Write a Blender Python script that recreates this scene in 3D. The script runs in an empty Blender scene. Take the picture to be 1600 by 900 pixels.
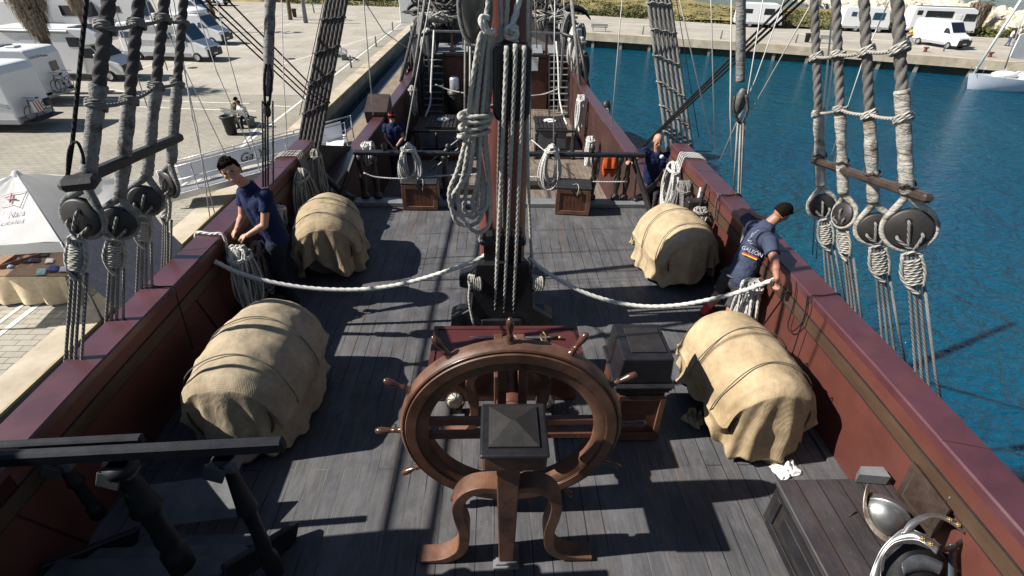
import bpy, math, random
from mathutils import Vector, Matrix, noise as mnoise
V = Vector
R_ = math.radians
PI = math.pi
random.seed(7)
SC = bpy.context.scene
COL = SC.collection

# ---------------------------------------------------------------- camera
CAM = V((0, 0, 3.8))
FPX = 800.0
ROT = Matrix.Rotation(R_(-2.33), 3, 'Z') @ Matrix.Rotation(R_(90-33.3), 3, 'X') @ Matrix.Rotation(R_(1.3), 3, 'Z')
cd = bpy.data.cameras.new('camera'); cam = bpy.data.objects.new('camera', cd); COL.objects.link(cam)
cam.matrix_world = Matrix.Translation(CAM) @ ROT.to_4x4()
cd.sensor_width = 36; cd.lens = 36*FPX/1600; cd.clip_start = .05; cd.clip_end = 6000
SC.camera = cam

def P(px, py, z=None, Y=None, X=None):
    "where the line of sight through a pixel of the 1600x900 photograph meets a plane of the place"
    d = ROT @ V(((px-800)/FPX, -(py-450)/FPX, -1))
    t = (z-CAM.z)/d.z if z is not None else (Y/d.y if Y is not None else X/d.x)
    return CAM + d*t
def J(p):
    q = ROT.transposed() @ (V(p)-CAM)
    return (800+FPX*q.x/-q.z, 450-FPX*q.y/-q.z)

# ---------------------------------------------------------------- light
SUN_EL, SUN_AZ = 41.0, 5.0
sd = bpy.data.lights.new('sun', 'SUN'); sun = bpy.data.objects.new('sun', sd); COL.objects.link(sun)
sd.energy = 5.0; sd.angle = R_(.5); sd.color = (1, .95, .87)
ldir = V((math.cos(R_(SUN_EL))*math.cos(R_(SUN_AZ)), math.cos(R_(SUN_EL))*math.sin(R_(SUN_AZ)), -math.sin(R_(SUN_EL))))
sd.color = (1, .955, .885)
sun.rotation_euler = ldir.to_track_quat('-Z', 'Y').to_euler()
w = bpy.data.worlds.new('World'); SC.world = w; w.use_nodes = True
nt = w.node_tree
sky = nt.nodes.new('ShaderNodeTexSky'); sky.sky_type = 'NISHITA'; sky.sun_disc = False
sky.sun_elevation = R_(SUN_EL); tos = -ldir; sky.sun_rotation = math.atan2(tos.x, tos.y)
sky.air_density = 1.0; sky.dust_density = .25; sky.ozone_density = 1.0
nt.links.new(sky.outputs[0], nt.nodes['Background'].inputs[0]); nt.nodes['Background'].inputs[1].default_value = .05
SC.view_settings.view_transform = 'Standard'; SC.view_settings.look = 'None'; SC.view_settings.gamma = 1
SC.view_settings.exposure = 0.72

# ---------------------------------------------------------------- materials
MATS = {}
class NB:
    def __init__(s, name):
        s.m = bpy.data.materials.new(name); s.m.use_nodes = True; s.t = s.m.node_tree
        s.b = s.t.nodes['Principled BSDF']; s.co = s.t.nodes.new('ShaderNodeTexCoord')
    def n(s, typ, **k):
        o = s.t.nodes.new(typ)
        for a, b in k.items():
            if a in o.inputs.keys(): o.inputs[a].default_value = b
            else: setattr(o, a, b)
        return o
    def l(s, a, b): s.t.links.new(a, b)
    def map(s, scale=(1,1,1), rot=(0,0,0), src='Object'):
        m = s.n('ShaderNodeMapping'); m.inputs['Scale'].default_value = scale; m.inputs['Rotation'].default_value = rot
        s.l(s.co.outputs[src], m.inputs[0]); return m.outputs[0]
    def noise(s, vec, scale, detail=4, rough=.6, dist=0):
        o = s.n('ShaderNodeTexNoise'); o.inputs['Scale'].default_value = scale; o.inputs['Detail'].default_value = detail
        o.inputs['Roughness'].default_value = rough; o.inputs['Distortion'].default_value = dist
        s.l(vec, o.inputs['Vector']); return o.outputs[0]
    def ramp(s, fac, stops):
        o = s.n('ShaderNodeValToRGB'); cr = o.color_ramp
        while len(cr.elements) < len(stops): cr.elements.new(.5)
        for e, (p, c) in zip(cr.elements, stops):
            e.position = p; e.color = (c[0], c[1], c[2], 1) if hasattr(c, '__len__') else (c, c, c, 1)
        s.l(fac, o.inputs[0]); return o.outputs[0]
    def mix(s, fac, a, b, mode='MIX'):
        o = s.n('ShaderNodeMix', data_type='RGBA', blend_type=mode)
        for v, i in ((fac, 0), (a, 6), (b, 7)):
            if hasattr(v, 'is_output') or isinstance(v, bpy.types.NodeSocket): s.l(v, o.inputs[i])
            elif i == 0: o.inputs[0].default_value = v
            else: o.inputs[i].default_value = (v[0], v[1], v[2], 1)
        return o.outputs[2]
    def math(s, op, a, b=0.0):
        o = s.n('ShaderNodeMath', operation=op)
        for v, i in ((a, 0), (b, 1)):
            if isinstance(v, bpy.types.NodeSocket): s.l(v, o.inputs[i])
            else: o.inputs[i].default_value = v
        return o.outputs[0]
    def bump(s, h, strength=.3, dist=.01, prev=None):
        o = s.n('ShaderNodeBump'); o.inputs['Strength'].default_value = strength; o.inputs['Distance'].default_value = dist
        s.l(h, o.inputs['Height'])
        if prev is not None: s.l(prev, o.inputs['Normal'])
        s.l(o.outputs[0], s.b.inputs['Normal']); return o.outputs[0]
    def col(s, c):
        if isinstance(c, bpy.types.NodeSocket): s.l(c, s.b.inputs['Base Color'])
        else: s.b.inputs['Base Color'].default_value = (c[0], c[1], c[2], 1)
    def fin(s, rough=.6, metal=0, spec=.5):
        s.b.inputs['Roughness'].default_value = rough; s.b.inputs['Metallic'].default_value = metal
        s.b.inputs['Specular IOR Level'].default_value = spec
        return s.m

def plain(name, c, rough=.6, metal=0, var=.25, scale=6, bump=.1, bscale=60, spec=.5, stretch=(1,1,1), c2=None, spots=None):
    "one material: base colour broken by blotches, fine grain bump and optional worn spots"
    if name in MATS: return MATS[name]
    b = NB(name); v = b.map(stretch)
    lo = tuple(x*(1-var) for x in c); hi = tuple(min(1, x*(1+var)) for x in (c2 or c))
    f = b.noise(v, scale, 5, .65)
    col = b.ramp(f, [(.3, lo), (.7, hi)])
    if spots:
        f2 = b.noise(v, scale*spots[1], 6, .75)
        col = b.mix(b.ramp(f2, [(spots[2], 0), (spots[2]+.06, 1)]), col, spots[0])
    b.col(col)
    if bump: b.bump(b.noise(v, bscale, 4, .6), bump, .01)
    rr = b.ramp(f, [(.2, rough*.85), (.8, min(1, rough*1.15))]); b.l(rr, b.b.inputs['Roughness'])
    m = b.fin(rough, metal, spec); MATS[name] = m; return m

def planks(name, c, c2, length=2.6, width=.13, axis='Y', seam=(.02,.018,.017), seam2=None, rough=.7, spec=.3, grain=.35):
    if name in MATS: return MATS[name]
    b = NB(name)
    rot = (0, 0, PI/2) if axis == 'Y' else (0, 0, 0)
    if axis == 'Z': rot = (0, PI/2, 0)
    v = b.map((1,1,1), rot)
    br = b.n('ShaderNodeTexBrick'); br.offset = .37; br.squash = 1
    br.inputs['Scale'].default_value = 1; br.inputs['Brick Width'].default_value = length
    br.inputs['Row Height'].default_value = width; br.inputs['Mortar Size'].default_value = .0045
    br.inputs['Mortar Smooth'].default_value = .3; br.inputs['Bias'].default_value = -.2
    br.inputs['Color1'].default_value = (*c, 1); br.inputs['Color2'].default_value = (*c2, 1)
    b.l(v, br.inputs['Vector'])
    st = (14, 1, 14) if axis == 'Y' else ((1, 14, 14) if axis == 'X' else (14, 14, 1))
    g = b.noise(b.map(st), 3, 6, .7, .3)
    big = b.noise(b.map(), 1.4, 4, .6)
    col = b.mix(.8, br.outputs[0], b.ramp(g, [(.25, .55), (.75, 1.35)]), 'MULTIPLY')
    col = b.mix(.8, col, b.ramp(big, [(.3, .6), (.7, 1.3)]), 'MULTIPLY')
    sp = b.noise(b.map((1,1,1)), 22, 6, .8)
    dz = b.noise(b.map((1,.45,1)), 3.6, 6, .75, .2)
    col = b.mix(b.ramp(dz, [(.48, 0), (.70, .5)]), col, tuple(min(1, x*2.2) for x in c))
    col = b.mix(b.ramp(sp, [(.61, 0), (.68, .5)]), col, tuple(min(1, x*3.2) for x in c))
    br2 = b.noise(b.map((6,.35,1)), 1.3, 3, .5)
    col = b.mix(b.ramp(br2, [(.60, 0), (.68, .45)]), col, (c[0]*1.45, c[1]*1.05, c[2]*.80))
    sc = b.noise(b.map((40, 3, 10)), 2.2, 3, .6)
    col = b.mix(b.ramp(sc, [(.70, 0), (.74, .5)]), col, tuple(min(1, x*2.6) for x in c))
    mn = b.noise(b.map(), 1.1, 2, .5)
    mc = b.mix(b.ramp(mn, [(.45, 0), (.6, 1)]), seam, seam2 or seam)
    b.col(b.mix(br.outputs[1], col, mc))
    h = b.math('SUBTRACT', b.math('MULTIPLY', g, grain), b.math('MULTIPLY', br.outputs[1], 1.0))
    b.bump(h, .45, .006)
    b.l(b.ramp(sp, [(.3, rough-.12), (.8, min(1, rough+.12))]), b.b.inputs['Roughness'])
    m = b.fin(rough, 0, spec); MATS[name] = m; return m

def ropemat(name, c, rough=.85, strands=3, pitch=7.0, dark=.35, dirt=.3):
    "twisted strands from the tube's own coordinates: u around, v along in radii"
    if name in MATS: return MATS[name]
    b = NB(name)
    sx = b.n('ShaderNodeSeparateXYZ'); b.l(b.co.outputs['UV'], sx.inputs[0])
    t = b.math('ADD', b.math('MULTIPLY', sx.outputs[0], float(strands)), b.math('DIVIDE', sx.outputs[1], pitch/strands*1.6))
    tri = b.math('PINGPONG', t, .5)
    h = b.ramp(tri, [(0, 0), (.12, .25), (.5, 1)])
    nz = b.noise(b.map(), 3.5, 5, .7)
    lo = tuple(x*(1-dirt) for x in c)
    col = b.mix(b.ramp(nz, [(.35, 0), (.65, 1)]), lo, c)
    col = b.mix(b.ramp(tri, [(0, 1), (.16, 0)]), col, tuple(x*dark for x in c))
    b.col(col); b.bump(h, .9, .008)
    m = b.fin(rough, 0, .25); MATS[name] = m; return m

# ---------------------------------------------------------------- mesh builder
class MB:
    def __init__(s): s.v = []; s.f = []; s.uv = []; s.sm = []; s.mi = []; s.k = 0
    def add(s, vs, fs, smooth=False, uvs=None):
        o = len(s.v); s.v += [tuple(x) for x in vs]
        for i, f in enumerate(fs):
            s.f.append(tuple(o+j for j in f)); s.sm.append(smooth); s.mi.append(s.k)
            s.uv.append(uvs[i] if uvs else [(0, 0)]*len(f))
        return s
    def box(s, c, d, rot=None, ch=0):
        "box centred at c with full sizes d; ch = chamfer"
        x, y, z = d[0]/2, d[1]/2, d[2]/2; c = V(c)
        M = rot if rot is not None else Matrix.Identity(3)
        if ch <= 0:
            vs = [c+M@V((a*x, b*y, e*z)) for a in(-1,1) for b in(-1,1) for e in(-1,1)]
            fs = [(0,1,3,2),(4,6,7,5),(0,4,5,1),(2,3,7,6),(0,2,6,4),(1,5,7,3)]
            return s.add(vs, fs)
        ch = min(ch, x*.9, y*.9, z*.9)
        import itertools
        vs = []; idx = {}
        for a in(-1,1):
            for b_ in(-1,1):
                for e in(-1,1):
                    for k in range(3):
                        q = [a*(x-ch), b_*(y-ch), e*(z-ch)]; q[k] = (a*x, b_*y, e*z)[k]
                        idx[(a,b_,e,k)] = len(vs); vs.append(c+M@V(q))
        fs = []
        def orient(f):
            p = [V(vs[i])-c for i in f]; nrm = (p[1]-p[0]).cross(p[2]-p[0]); ctr = sum(p, V((0,0,0)))
            return f if nrm.dot(ctr) > 0 else tuple(reversed(f))
        for k in range(3):
            o = [i for i in range(3) if i != k]
            for sg in(-1,1):
                q = []
                for u, w_ in((-1,-1),(1,-1),(1,1),(-1,1)):
                    t = [0,0,0]; t[k] = sg; t[o[0]] = u; t[o[1]] = w_; q.append(idx[(*t,k)])
                fs.append(orient(tuple(q)))
        for k in range(3):
            o = [i for i in range(3) if i != k]
            for u in(-1,1):
                for w_ in(-1,1):
                    q = []
                    for sg, kk in((-1,o[0]),(1,o[0]),(1,o[1]),(-1,o[1])):
                        t = [0,0,0]; t[k] = sg; t[o[0]] = u; t[o[1]] = w_; q.append(idx[(*t,kk)])
                    fs.append(orient(tuple(q)))
        for a in(-1,1):
            for b_ in(-1,1):
                for e in(-1,1): fs.append(orient((idx[(a,b_,e,0)], idx[(a,b_,e,1)], idx[(a,b_,e,2)])))
        return s.add(vs, fs)
    def bar(s, a, b, w_, h, up=(0,0,1), ch=0):
        a = V(a); b = V(b); d = b-a; L = d.length; y = d.normalized(); x = y.cross(V(up))
        if x.length < 1e-4: x = y.cross(V((1,0,0)))
        x.normalize(); z = x.cross(y)
        return s.box((a+b)/2, (w_, L, h), Matrix((x, y, z)).transposed(), ch)
    def tube(s, pts, r, n=8, closed=False, lobes=0, pitch=.2, capped=True, smooth=True, sq=1.0):
        pts = [V(p) for p in pts]; N = len(pts)
        if N < 2: return s
        rr = r if hasattr(r, '__len__') else [r]*N
        tan = []
        for i in range(N):
            a = pts[(i-1) % N] if (closed or i > 0) else pts[i]; b = pts[(i+1) % N] if (closed or i < N-1) else pts[i]
            t = b-a; tan.append(t.normalized() if t.length > 1e-9 else V((0,0,1)))
        up = V((0,0,1)) if abs(tan[0].z) < .9 else V((1,0,0))
        nx = tan[0].cross(up).normalized(); fr = []
        for i in range(N):
            if i: nx = nx - tan[i]*nx.dot(tan[i]); nx = nx.normalized() if nx.length > 1e-6 else fr[-1][0]
            fr.append((nx.copy(), tan[i].cross(nx)))
        vs = []; L = 0; Ls = []
        for i in range(N):
            if i: L += (pts[i]-pts[i-1]).length
            Ls.append(L)
            for k in range(n):
                a = 2*PI*k/n; q = rr[i]
                if lobes:
                    ph = (a - 2*PI*L/pitch)*lobes/2
                    q = rr[i]*(.56+.44*abs(math.cos(ph))**.6)
                vs.append(pts[i]+fr[i][0]*math.cos(a)*q+fr[i][1]*math.sin(a)*q*sq)
        fs = []; uv = []; M = N if closed else N-1
        rm = sum(rr)/N
        for i in range(M):
            j = (i+1) % N
            l0 = Ls[i]/rm; l1 = Ls[j]/rm if j else (Ls[i]+(pts[0]-pts[i]).length)/rm
            for k in range(n):
                k2 = (k+1) % n
                fs.append((i*n+k, i*n+k2, j*n+k2, j*n+k)); uv.append([(k/n, l0), ((k+1)/n, l0), ((k+1)/n, l1), (k/n, l1)])
        if capped and not closed:
            fs.append(tuple(range(n-1, -1, -1))); uv.append([(0,0)]*n)
            fs.append(tuple((N-1)*n+k for k in range(n))); uv.append([(0,0)]*n)
        return s.add(vs, fs, smooth, uv)
    def lathe(s, prof, o=(0,0,0), axis=(0,0,1), n=16, ref=None, smooth=True, arc=2*PI):
        "prof: list of (radius, height along axis)"
        o = V(o); ax = V(axis).normalized(); x = V(ref) if ref else (ax.cross(V((0,1,0))) if abs(ax.y) < .9 else ax.cross(V((1,0,0))))
        x = (x-ax*x.dot(ax)).normalized(); y = ax.cross(x); full = abs(arc-2*PI) < 1e-6
        m = n if full else n+1
        vs = [o+ax*h+(x*math.cos(arc*k/n)+y*math.sin(arc*k/n))*max(r, 1e-5) for r, h in prof for k in range(m)]
        fs = [(i*m+k, i*m+(k+1) % m, (i+1)*m+(k+1) % m, (i+1)*m+k) for i in range(len(prof)-1) for k in range(n)]
        return s.add(vs, fs, smooth)
    def cyl(s, a, b, r0, r1=None, n=12, smooth=True):
        r1 = r0 if r1 is None else r1; a = V(a); b = V(b); L = (b-a).length
        return s.lathe([(0, 0), (r0, 0), (r0, 1e-4), (r1, L-1e-4), (r1, L), (0, L)], a, b-a, n, smooth=smooth)
    def ball(s, c, r, n=12, sc=(1,1,1), rot=None):
        c = V(c); M = rot if rot is not None else Matrix.Identity(3); vs = []; fs = []; h = max(4, n*2//3)
        for i in range(h+1):
            for k in range(n):
                th = PI*i/h; a = 2*PI*k/n
                vs.append(c+M@V((r*sc[0]*math.sin(th)*math.cos(a), r*sc[1]*math.sin(th)*math.sin(a), r*sc[2]*math.cos(th))))
        fs = [(i*n+k, (i+1)*n+k, (i+1)*n+(k+1) % n, i*n+(k+1) % n) for i in range(h) for k in range(n)]
        return s.add(vs, fs, True)
    def prism(s, poly, d0, d1, plane='XZ', ox=V((0,0,0)), M=None):
        "extrude a 2D polygon between d0 and d1 along the third axis"
        def q(p, d):
            t = {'XZ': V((p[0], d, p[1])), 'YZ': V((d, p[0], p[1])), 'XY': V((p[0], p[1], d))}[plane]
            return ox+(M@t if M is not None else t)
        n = len(poly); vs = [q(p, d0) for p in poly]+[q(p, d1) for p in poly]
        fs = [tuple(range(n)), tuple(range(2*n-1, n-1, -1))]+[(i, i+n, (i+1) % n+n, (i+1) % n) for i in range(n)]
        return s.add(vs, fs)
    def grid(s, fn, nu, nv, smooth=True, close_u=False):
        vs = [fn(i/nu, j/nv) for i in range(nu+(0 if close_u else 1)) for j in range(nv+1)]
        m = nu if close_u else nu+1
        fs = []; uv = []
        for i in range(nu):
            for j in range(nv):
                a = i*(nv+1)+j; b = ((i+1) % m)*(nv+1)+j
                fs.append((a, b, b+1, a+1)); uv.append([(i/nu, j/nv), ((i+1)/nu, j/nv), ((i+1)/nu, (j+1)/nv), (i/nu, (j+1)/nv)])
        return s.add(vs, fs, smooth, uv)
    def quad(s, a, b, c, d): return s.add([a, b, c, d], [(0,1,2,3)], False, [[(0,0),(1,0),(1,1),(0,1)]])
    def build(s, name, m, parent=None, loc=None, bevel=0, solid=0, sub=0, fixn=True):
        me = bpy.data.meshes.new(name); me.from_pydata(s.v, [], s.f)
        ms = m if isinstance(m, (list, tuple)) else [m]
        for x in ms: me.materials.append(x)
        me.polygons.foreach_set('use_smooth', s.sm)
        if len(ms) > 1: me.polygons.foreach_set('material_index', s.mi)
        uvl = me.uv_layers.new(name='UVMap'); flat = [c for f in s.uv for p in f for c in p]; uvl.data.foreach_set('uv', flat)
        if fixn:
            import bmesh
            bm = bmesh.new(); bm.from_mesh(me); bmesh.ops.recalc_face_normals(bm, faces=bm.faces); bm.to_mesh(me); bm.free()
        me.update()
        o = bpy.data.objects.new(name, me); COL.objects.link(o)
        if parent is not None:
            o.parent = parent
            # meshes are written in world coordinates: cancel the parent's placement
            o.matrix_parent_inverse = world(parent).inverted()
        if bevel:
            b = o.modifiers.new('b', 'BEVEL'); b.width = bevel; b.segments = 2; b.limit_method = 'ANGLE'; b.angle_limit = R_(40)
            b.harden_normals = False
        if solid: q = o.modifiers.new('s', 'SOLIDIFY'); q.thickness = solid; q.offset = 0
        if sub: q = o.modifiers.new('u', 'SUBSURF'); q.levels = sub; q.render_levels = sub
        return o
def world(o):
    m = o.matrix_basis.copy() if o.parent is None else world(o.parent) @ o.matrix_parent_inverse @ o.matrix_basis
    return m
def tag(o, label=None, cat=None, group=None, kind=None):
    if label: o['label'] = label
    if cat: o['category'] = cat
    if group: o['group'] = group
    if kind: o['kind'] = kind
    return o
def thing(name, label, cat, loc=(0,0,0), group=None, rz=0):
    o = bpy.data.objects.new(name, None); COL.objects.link(o); o.location = loc; o.rotation_euler = (0, 0, rz)
    o.empty_display_size = .1
    return tag(o, label, cat, group)
def copy_tree(o, parent=None):
    c = o.copy(); COL.objects.link(c); c.parent = parent
    if parent is not None: c.matrix_parent_inverse = o.matrix_parent_inverse.copy()
    for ch in list(o.children): copy_tree(ch, c)
    return c
def lerp(a, b, t): return a+(b-a)*t
def curve(pts, n=12, closed=False):
    "Catmull-Rom through the given points"
    p = [V(q) for q in pts]; N = len(p); out = []
    for i in range(N if closed else N-1):
        a = p[(i-1) % N] if (closed or i) else p[0]*2-p[1]; b = p[i]; c = p[(i+1) % N]; d = p[(i+2) % N] if (closed or i+2 < N) else p[-1]*2-p[-2]
        for k in range(n):
            t = k/n; out.append(.5*((2*b)+(c-a)*t+(2*a-5*b+4*c-d)*t*t+(3*b-a-3*c+d)*t**3))
    if not closed: out.append(p[-1])
    return out
def resample(pts, step):
    out = [V(pts[0])]; acc = 0
    for a, b in zip(pts, pts[1:]):
        a = V(a); b = V(b); L = (b-a).length
        if L < 1e-9: continue
        d = step-acc
        while d <= L: out.append(a+(b-a)*(d/L)); d += step
        acc = (acc+L) % step
    out.append(V(pts[-1])); return out
def line(a, b, n=2, sag=0):
    a = V(a); b = V(b)
    return [a+(b-a)*(i/n)-V((0,0,sag*4*(i/n)*(1-i/n))) for i in range(n+1)]
def nz(p, s=1.0, seed=0): return mnoise.noise(V(p)*s+V((seed*7.3, seed*3.1, seed*1.7)))
def text_mesh(name, body, size, loc, rot, m, parent, ext=.002, align='CENTER', shear=0):
    c = bpy.data.curves.new(name, 'FONT'); c.body = body; c.size = size; c.extrude = ext; c.align_x = align; c.align_y = 'CENTER'; c.shear = shear
    t = bpy.data.objects.new(name, c); COL.objects.link(t); t.matrix_world = Matrix.Translation(V(loc)) @ rot.to_4x4()
    dg = bpy.context.evaluated_depsgraph_get(); dg.update()
    me = bpy.data.meshes.new_from_object(t.evaluated_get(dg)); mw = Matrix.Translation(V(loc)) @ rot.to_4x4()
    me.transform(mw); bpy.data.objects.remove(t)
    me.materials.clear(); me.materials.append(m)
    o = bpy.data.objects.new(name, me); COL.objects.link(o)
    if parent is not None: o.parent = parent; o.matrix_parent_inverse = world(parent).inverted()
    return o
def remesh(mb, name, m, parent, voxel=.01, smooth=3, fac=.5):
    "melts the overlapping shapes of mb into one continuous skin"
    me = bpy.data.meshes.new(name); me.from_pydata(mb.v, [], mb.f)
    import bmesh
    bm = bmesh.new(); bm.from_mesh(me); bmesh.ops.remove_doubles(bm, verts=bm.verts, dist=1e-5); bmesh.ops.recalc_face_normals(bm, faces=bm.faces); bm.to_mesh(me); bm.free()
    t = bpy.data.objects.new(name, me); COL.objects.link(t)
    r = t.modifiers.new('r', 'REMESH'); r.mode = 'VOXEL'; r.voxel_size = voxel; r.use_smooth_shade = True
    if smooth: q = t.modifiers.new('s', 'SMOOTH'); q.iterations = smooth; q.factor = fac
    dg = bpy.context.evaluated_depsgraph_get(); dg.update()
    out = bpy.data.meshes.new_from_object(t.evaluated_get(dg)); bpy.data.objects.remove(t)
    out.materials.clear(); out.materials.append(m)
    for p_ in out.polygons: p_.use_smooth = True
    o = bpy.data.objects.new(name, out); COL.objects.link(o)
    if parent is not None: o.parent = parent; o.matrix_parent_inverse = world(parent).inverted()
    return o
# ================================================================ materials of the place
deckm = planks('deck planks', (.082,.082,.087), (.100,.094,.095), 2.9, .145, 'Y', (.016,.015,.016), (.14,.13,.115))
waistm = planks('waist planks', (.17,.135,.11), (.20,.165,.135), 2.9, .14, 'Y', (.05,.04,.035))
darkplank = planks('dark planks', (.040,.034,.036), (.047,.040,.041), 3, .165, 'Y', (.006,.005,.005), rough=.5, spec=.5)
capm = plain('cap paint', (.076,.025,.030), .34, 0, .3, 2.2, .05, 30, .6, spots=((.30,.25,.24), 6, .72))
capm.node_tree.nodes['Principled BSDF'].inputs['Coat Weight'].default_value = .5
capm.node_tree.nodes['Principled BSDF'].inputs['Coat Roughness'].default_value = .3
redm = plain('bulwark paint', (.102,.032,.024), .5, 0, .22, 1.6, .08, 25, .5, spots=((.22,.12,.09), 9, .76))
redd = plain('dark seam', (.03,.012,.01), .7, 0, .3)
goldm = plain('varnished strake', (.062,.036,.024), .45, 0, .22, 3, .08, 40, .45, stretch=(1,.3,1), c2=(.085,.05,.03))
blackm = plain('dark wood', (.022,.019,.018), .5, 0, .3, 7, .12, 60, .5)
blackg = plain('black gloss wood', (.015,.0145,.017), .42, 0, .35, 6, .08, 50, .4)
railm = plain('dark stair rail', (.010,.011,.015), .5, 0, .3, 8, .08, 50, .35)
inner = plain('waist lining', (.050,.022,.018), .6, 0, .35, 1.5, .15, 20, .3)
hullm = planks('hull planks', (.030,.022,.018), (.036,.026,.02), 4, .2, 'Y', (.008,.007,.006))
woodm = plain('varnished brown wood', (.070,.034,.022), .52, 0, .6, 3, .16, 26, .4, stretch=(1,1,1), c2=(.125,.060,.037), spots=((.27,.17,.12), 9, .68))
wood2 = plain('reddish brown wood', (.095,.036,.022), .42, 0, .45, 6, .12, 30, .5, spots=((.22,.13,.09), 8, .70))
handlem = plain('polished dark handle', (.07,.03,.018), .25, 0, .4, 18, .03, 40, .6)
redtop = plain('red painted table top', (.072,.018,.018), .42, 0, .2, 3, .06, 40, .5, spots=((.30,.15,.15), 9, .66))
mastm = plain('mast paint', (.135,.044,.038), .5, 0, .3, 3, .08, 20, .4, stretch=(3,3,.5), spots=((.30,.2,.18), 9, .75))
steel = plain('worn steel', (.36,.36,.36), .42, .9, .25, 7, .08, 40, .5, spots=((.35,.17,.07), 6, .78))
rustm = plain('rusty steel', (.42,.28,.17), .5, .55, .5, 12, .15, 60, .5, c2=(.55,.5,.42))
irond = plain('dark iron', (.03,.03,.032), .5, .6, .3, 9, .1, 50)
brass = plain('brass', (.36,.25,.09), .5, .9, .2, 20, .05, 60)
leather = plain('black leather', (.018,.016,.016), .5, 0, .3, 12, .15, 80)
whitep = plain('white paint', (.78,.78,.76), .4, 0, .05, 4, .0, 10)
greyboard = plain('grey painted board', (.17,.175,.18), .5, 0, .25, 5, .1, 40, spots=((.30,.29,.27), 6, .68))
def lobem(name, c, dirt=.35, rough=.9):
    b = NB(name); v = b.map(); n1 = b.noise(v, 4, 5, .7); n2 = b.noise(v, 90, 3, .6)
    col = b.ramp(n1, [(.3, tuple(x*(1-dirt) for x in c)), (.68, c)]); col = b.mix(.5, col, b.ramp(n2, [(.3,.65),(.7,1.25)]), 'MULTIPLY'); b.col(col); b.bump(n2, .5, .004); return b.fin(rough, 0, .15)
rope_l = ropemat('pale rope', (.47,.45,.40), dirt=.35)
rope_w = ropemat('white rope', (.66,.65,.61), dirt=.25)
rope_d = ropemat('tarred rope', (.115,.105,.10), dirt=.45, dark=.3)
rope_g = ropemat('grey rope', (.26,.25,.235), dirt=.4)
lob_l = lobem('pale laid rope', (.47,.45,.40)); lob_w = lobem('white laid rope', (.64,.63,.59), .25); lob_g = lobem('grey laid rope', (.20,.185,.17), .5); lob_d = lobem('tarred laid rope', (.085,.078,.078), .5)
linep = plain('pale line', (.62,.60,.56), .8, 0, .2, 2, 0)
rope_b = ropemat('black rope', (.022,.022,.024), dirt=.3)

def canvas(name, c, c2, weave=260, fold=.5):
    b = NB(name); v = b.map()
    n1 = b.noise(v, 2.2, 5, .65); n2 = b.noise(v, 9, 5, .7)
    col = b.ramp(n1, [(.3, c), (.7, c2)])
    col = b.mix(.6, col, b.ramp(n2, [(.3, .68), (.7, 1.25)]), 'MULTIPLY')
    wv = b.n('ShaderNodeTexWave'); wv.bands_direction = 'X'; wv.inputs['Scale'].default_value = weave*.12; wv.inputs['Distortion'].default_value = 1.5; b.l(v, wv.inputs['Vector'])
    w2 = b.n('ShaderNodeTexWave'); w2.bands_direction = 'Y'; w2.inputs['Scale'].default_value = weave*.12; w2.inputs['Distortion'].default_value = 1.5; b.l(v, w2.inputs['Vector'])
    wz = b.math('ADD', wv.outputs[1], w2.outputs[1])
    col = b.mix(.4, col, b.ramp(wz, [(.2, .72), (1.0, 1.15)]), 'MULTIPLY')
    b.col(col)
    n3 = b.noise(b.map((1,1,.45)), 4.0, 4, .55, .3)
    p1 = b.bump(n3, fold*.55, .05); b.bump(wz, .2, .004, p1)
    return b.fin(.9, 0, .15)
burlap = canvas('burlap canvas', (.33,.245,.145), (.50,.385,.24), 260, .9)
def wrapping(name, c, stain, rust):
    b = NB(name); v = b.map(); st = b.map((1,1,.9)); n1 = b.noise(v, 9, 6, .75, .4); n2 = b.noise(v, 26, 5, .7); n3 = b.noise(v, 3.5, 4, .6)
    col = b.ramp(n1, [(.34, stain), (.5, c), (.75, tuple(min(1, x*1.3) for x in c))]); col = b.mix(b.ramp(n3, [(.62, 0), (.72, .7)]), col, rust)
    col = b.mix(.7, col, b.ramp(n2, [(.3,.6),(.7,1.25)]), 'MULTIPLY'); b.col(col)
    n4 = b.noise(b.map((1,1,3.2),(.35,.2,0)), 11, 4, .6, .6)
    p1 = b.bump(n4, .8, .03); b.bump(n2, .5, .01, p1); return b.fin(.9, 0, .15)
wrapm = wrapping('grey canvas wrapping', (.24,.235,.225), (.07,.062,.055), (.17,.09,.04))
wrapm2 = wrapping('pale canvas wrapping', (.40,.375,.335), (.12,.09,.065), (.27,.17,.09))
greycloth = canvas('grey sailcloth', (.10,.105,.11), (.20,.20,.20))

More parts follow.
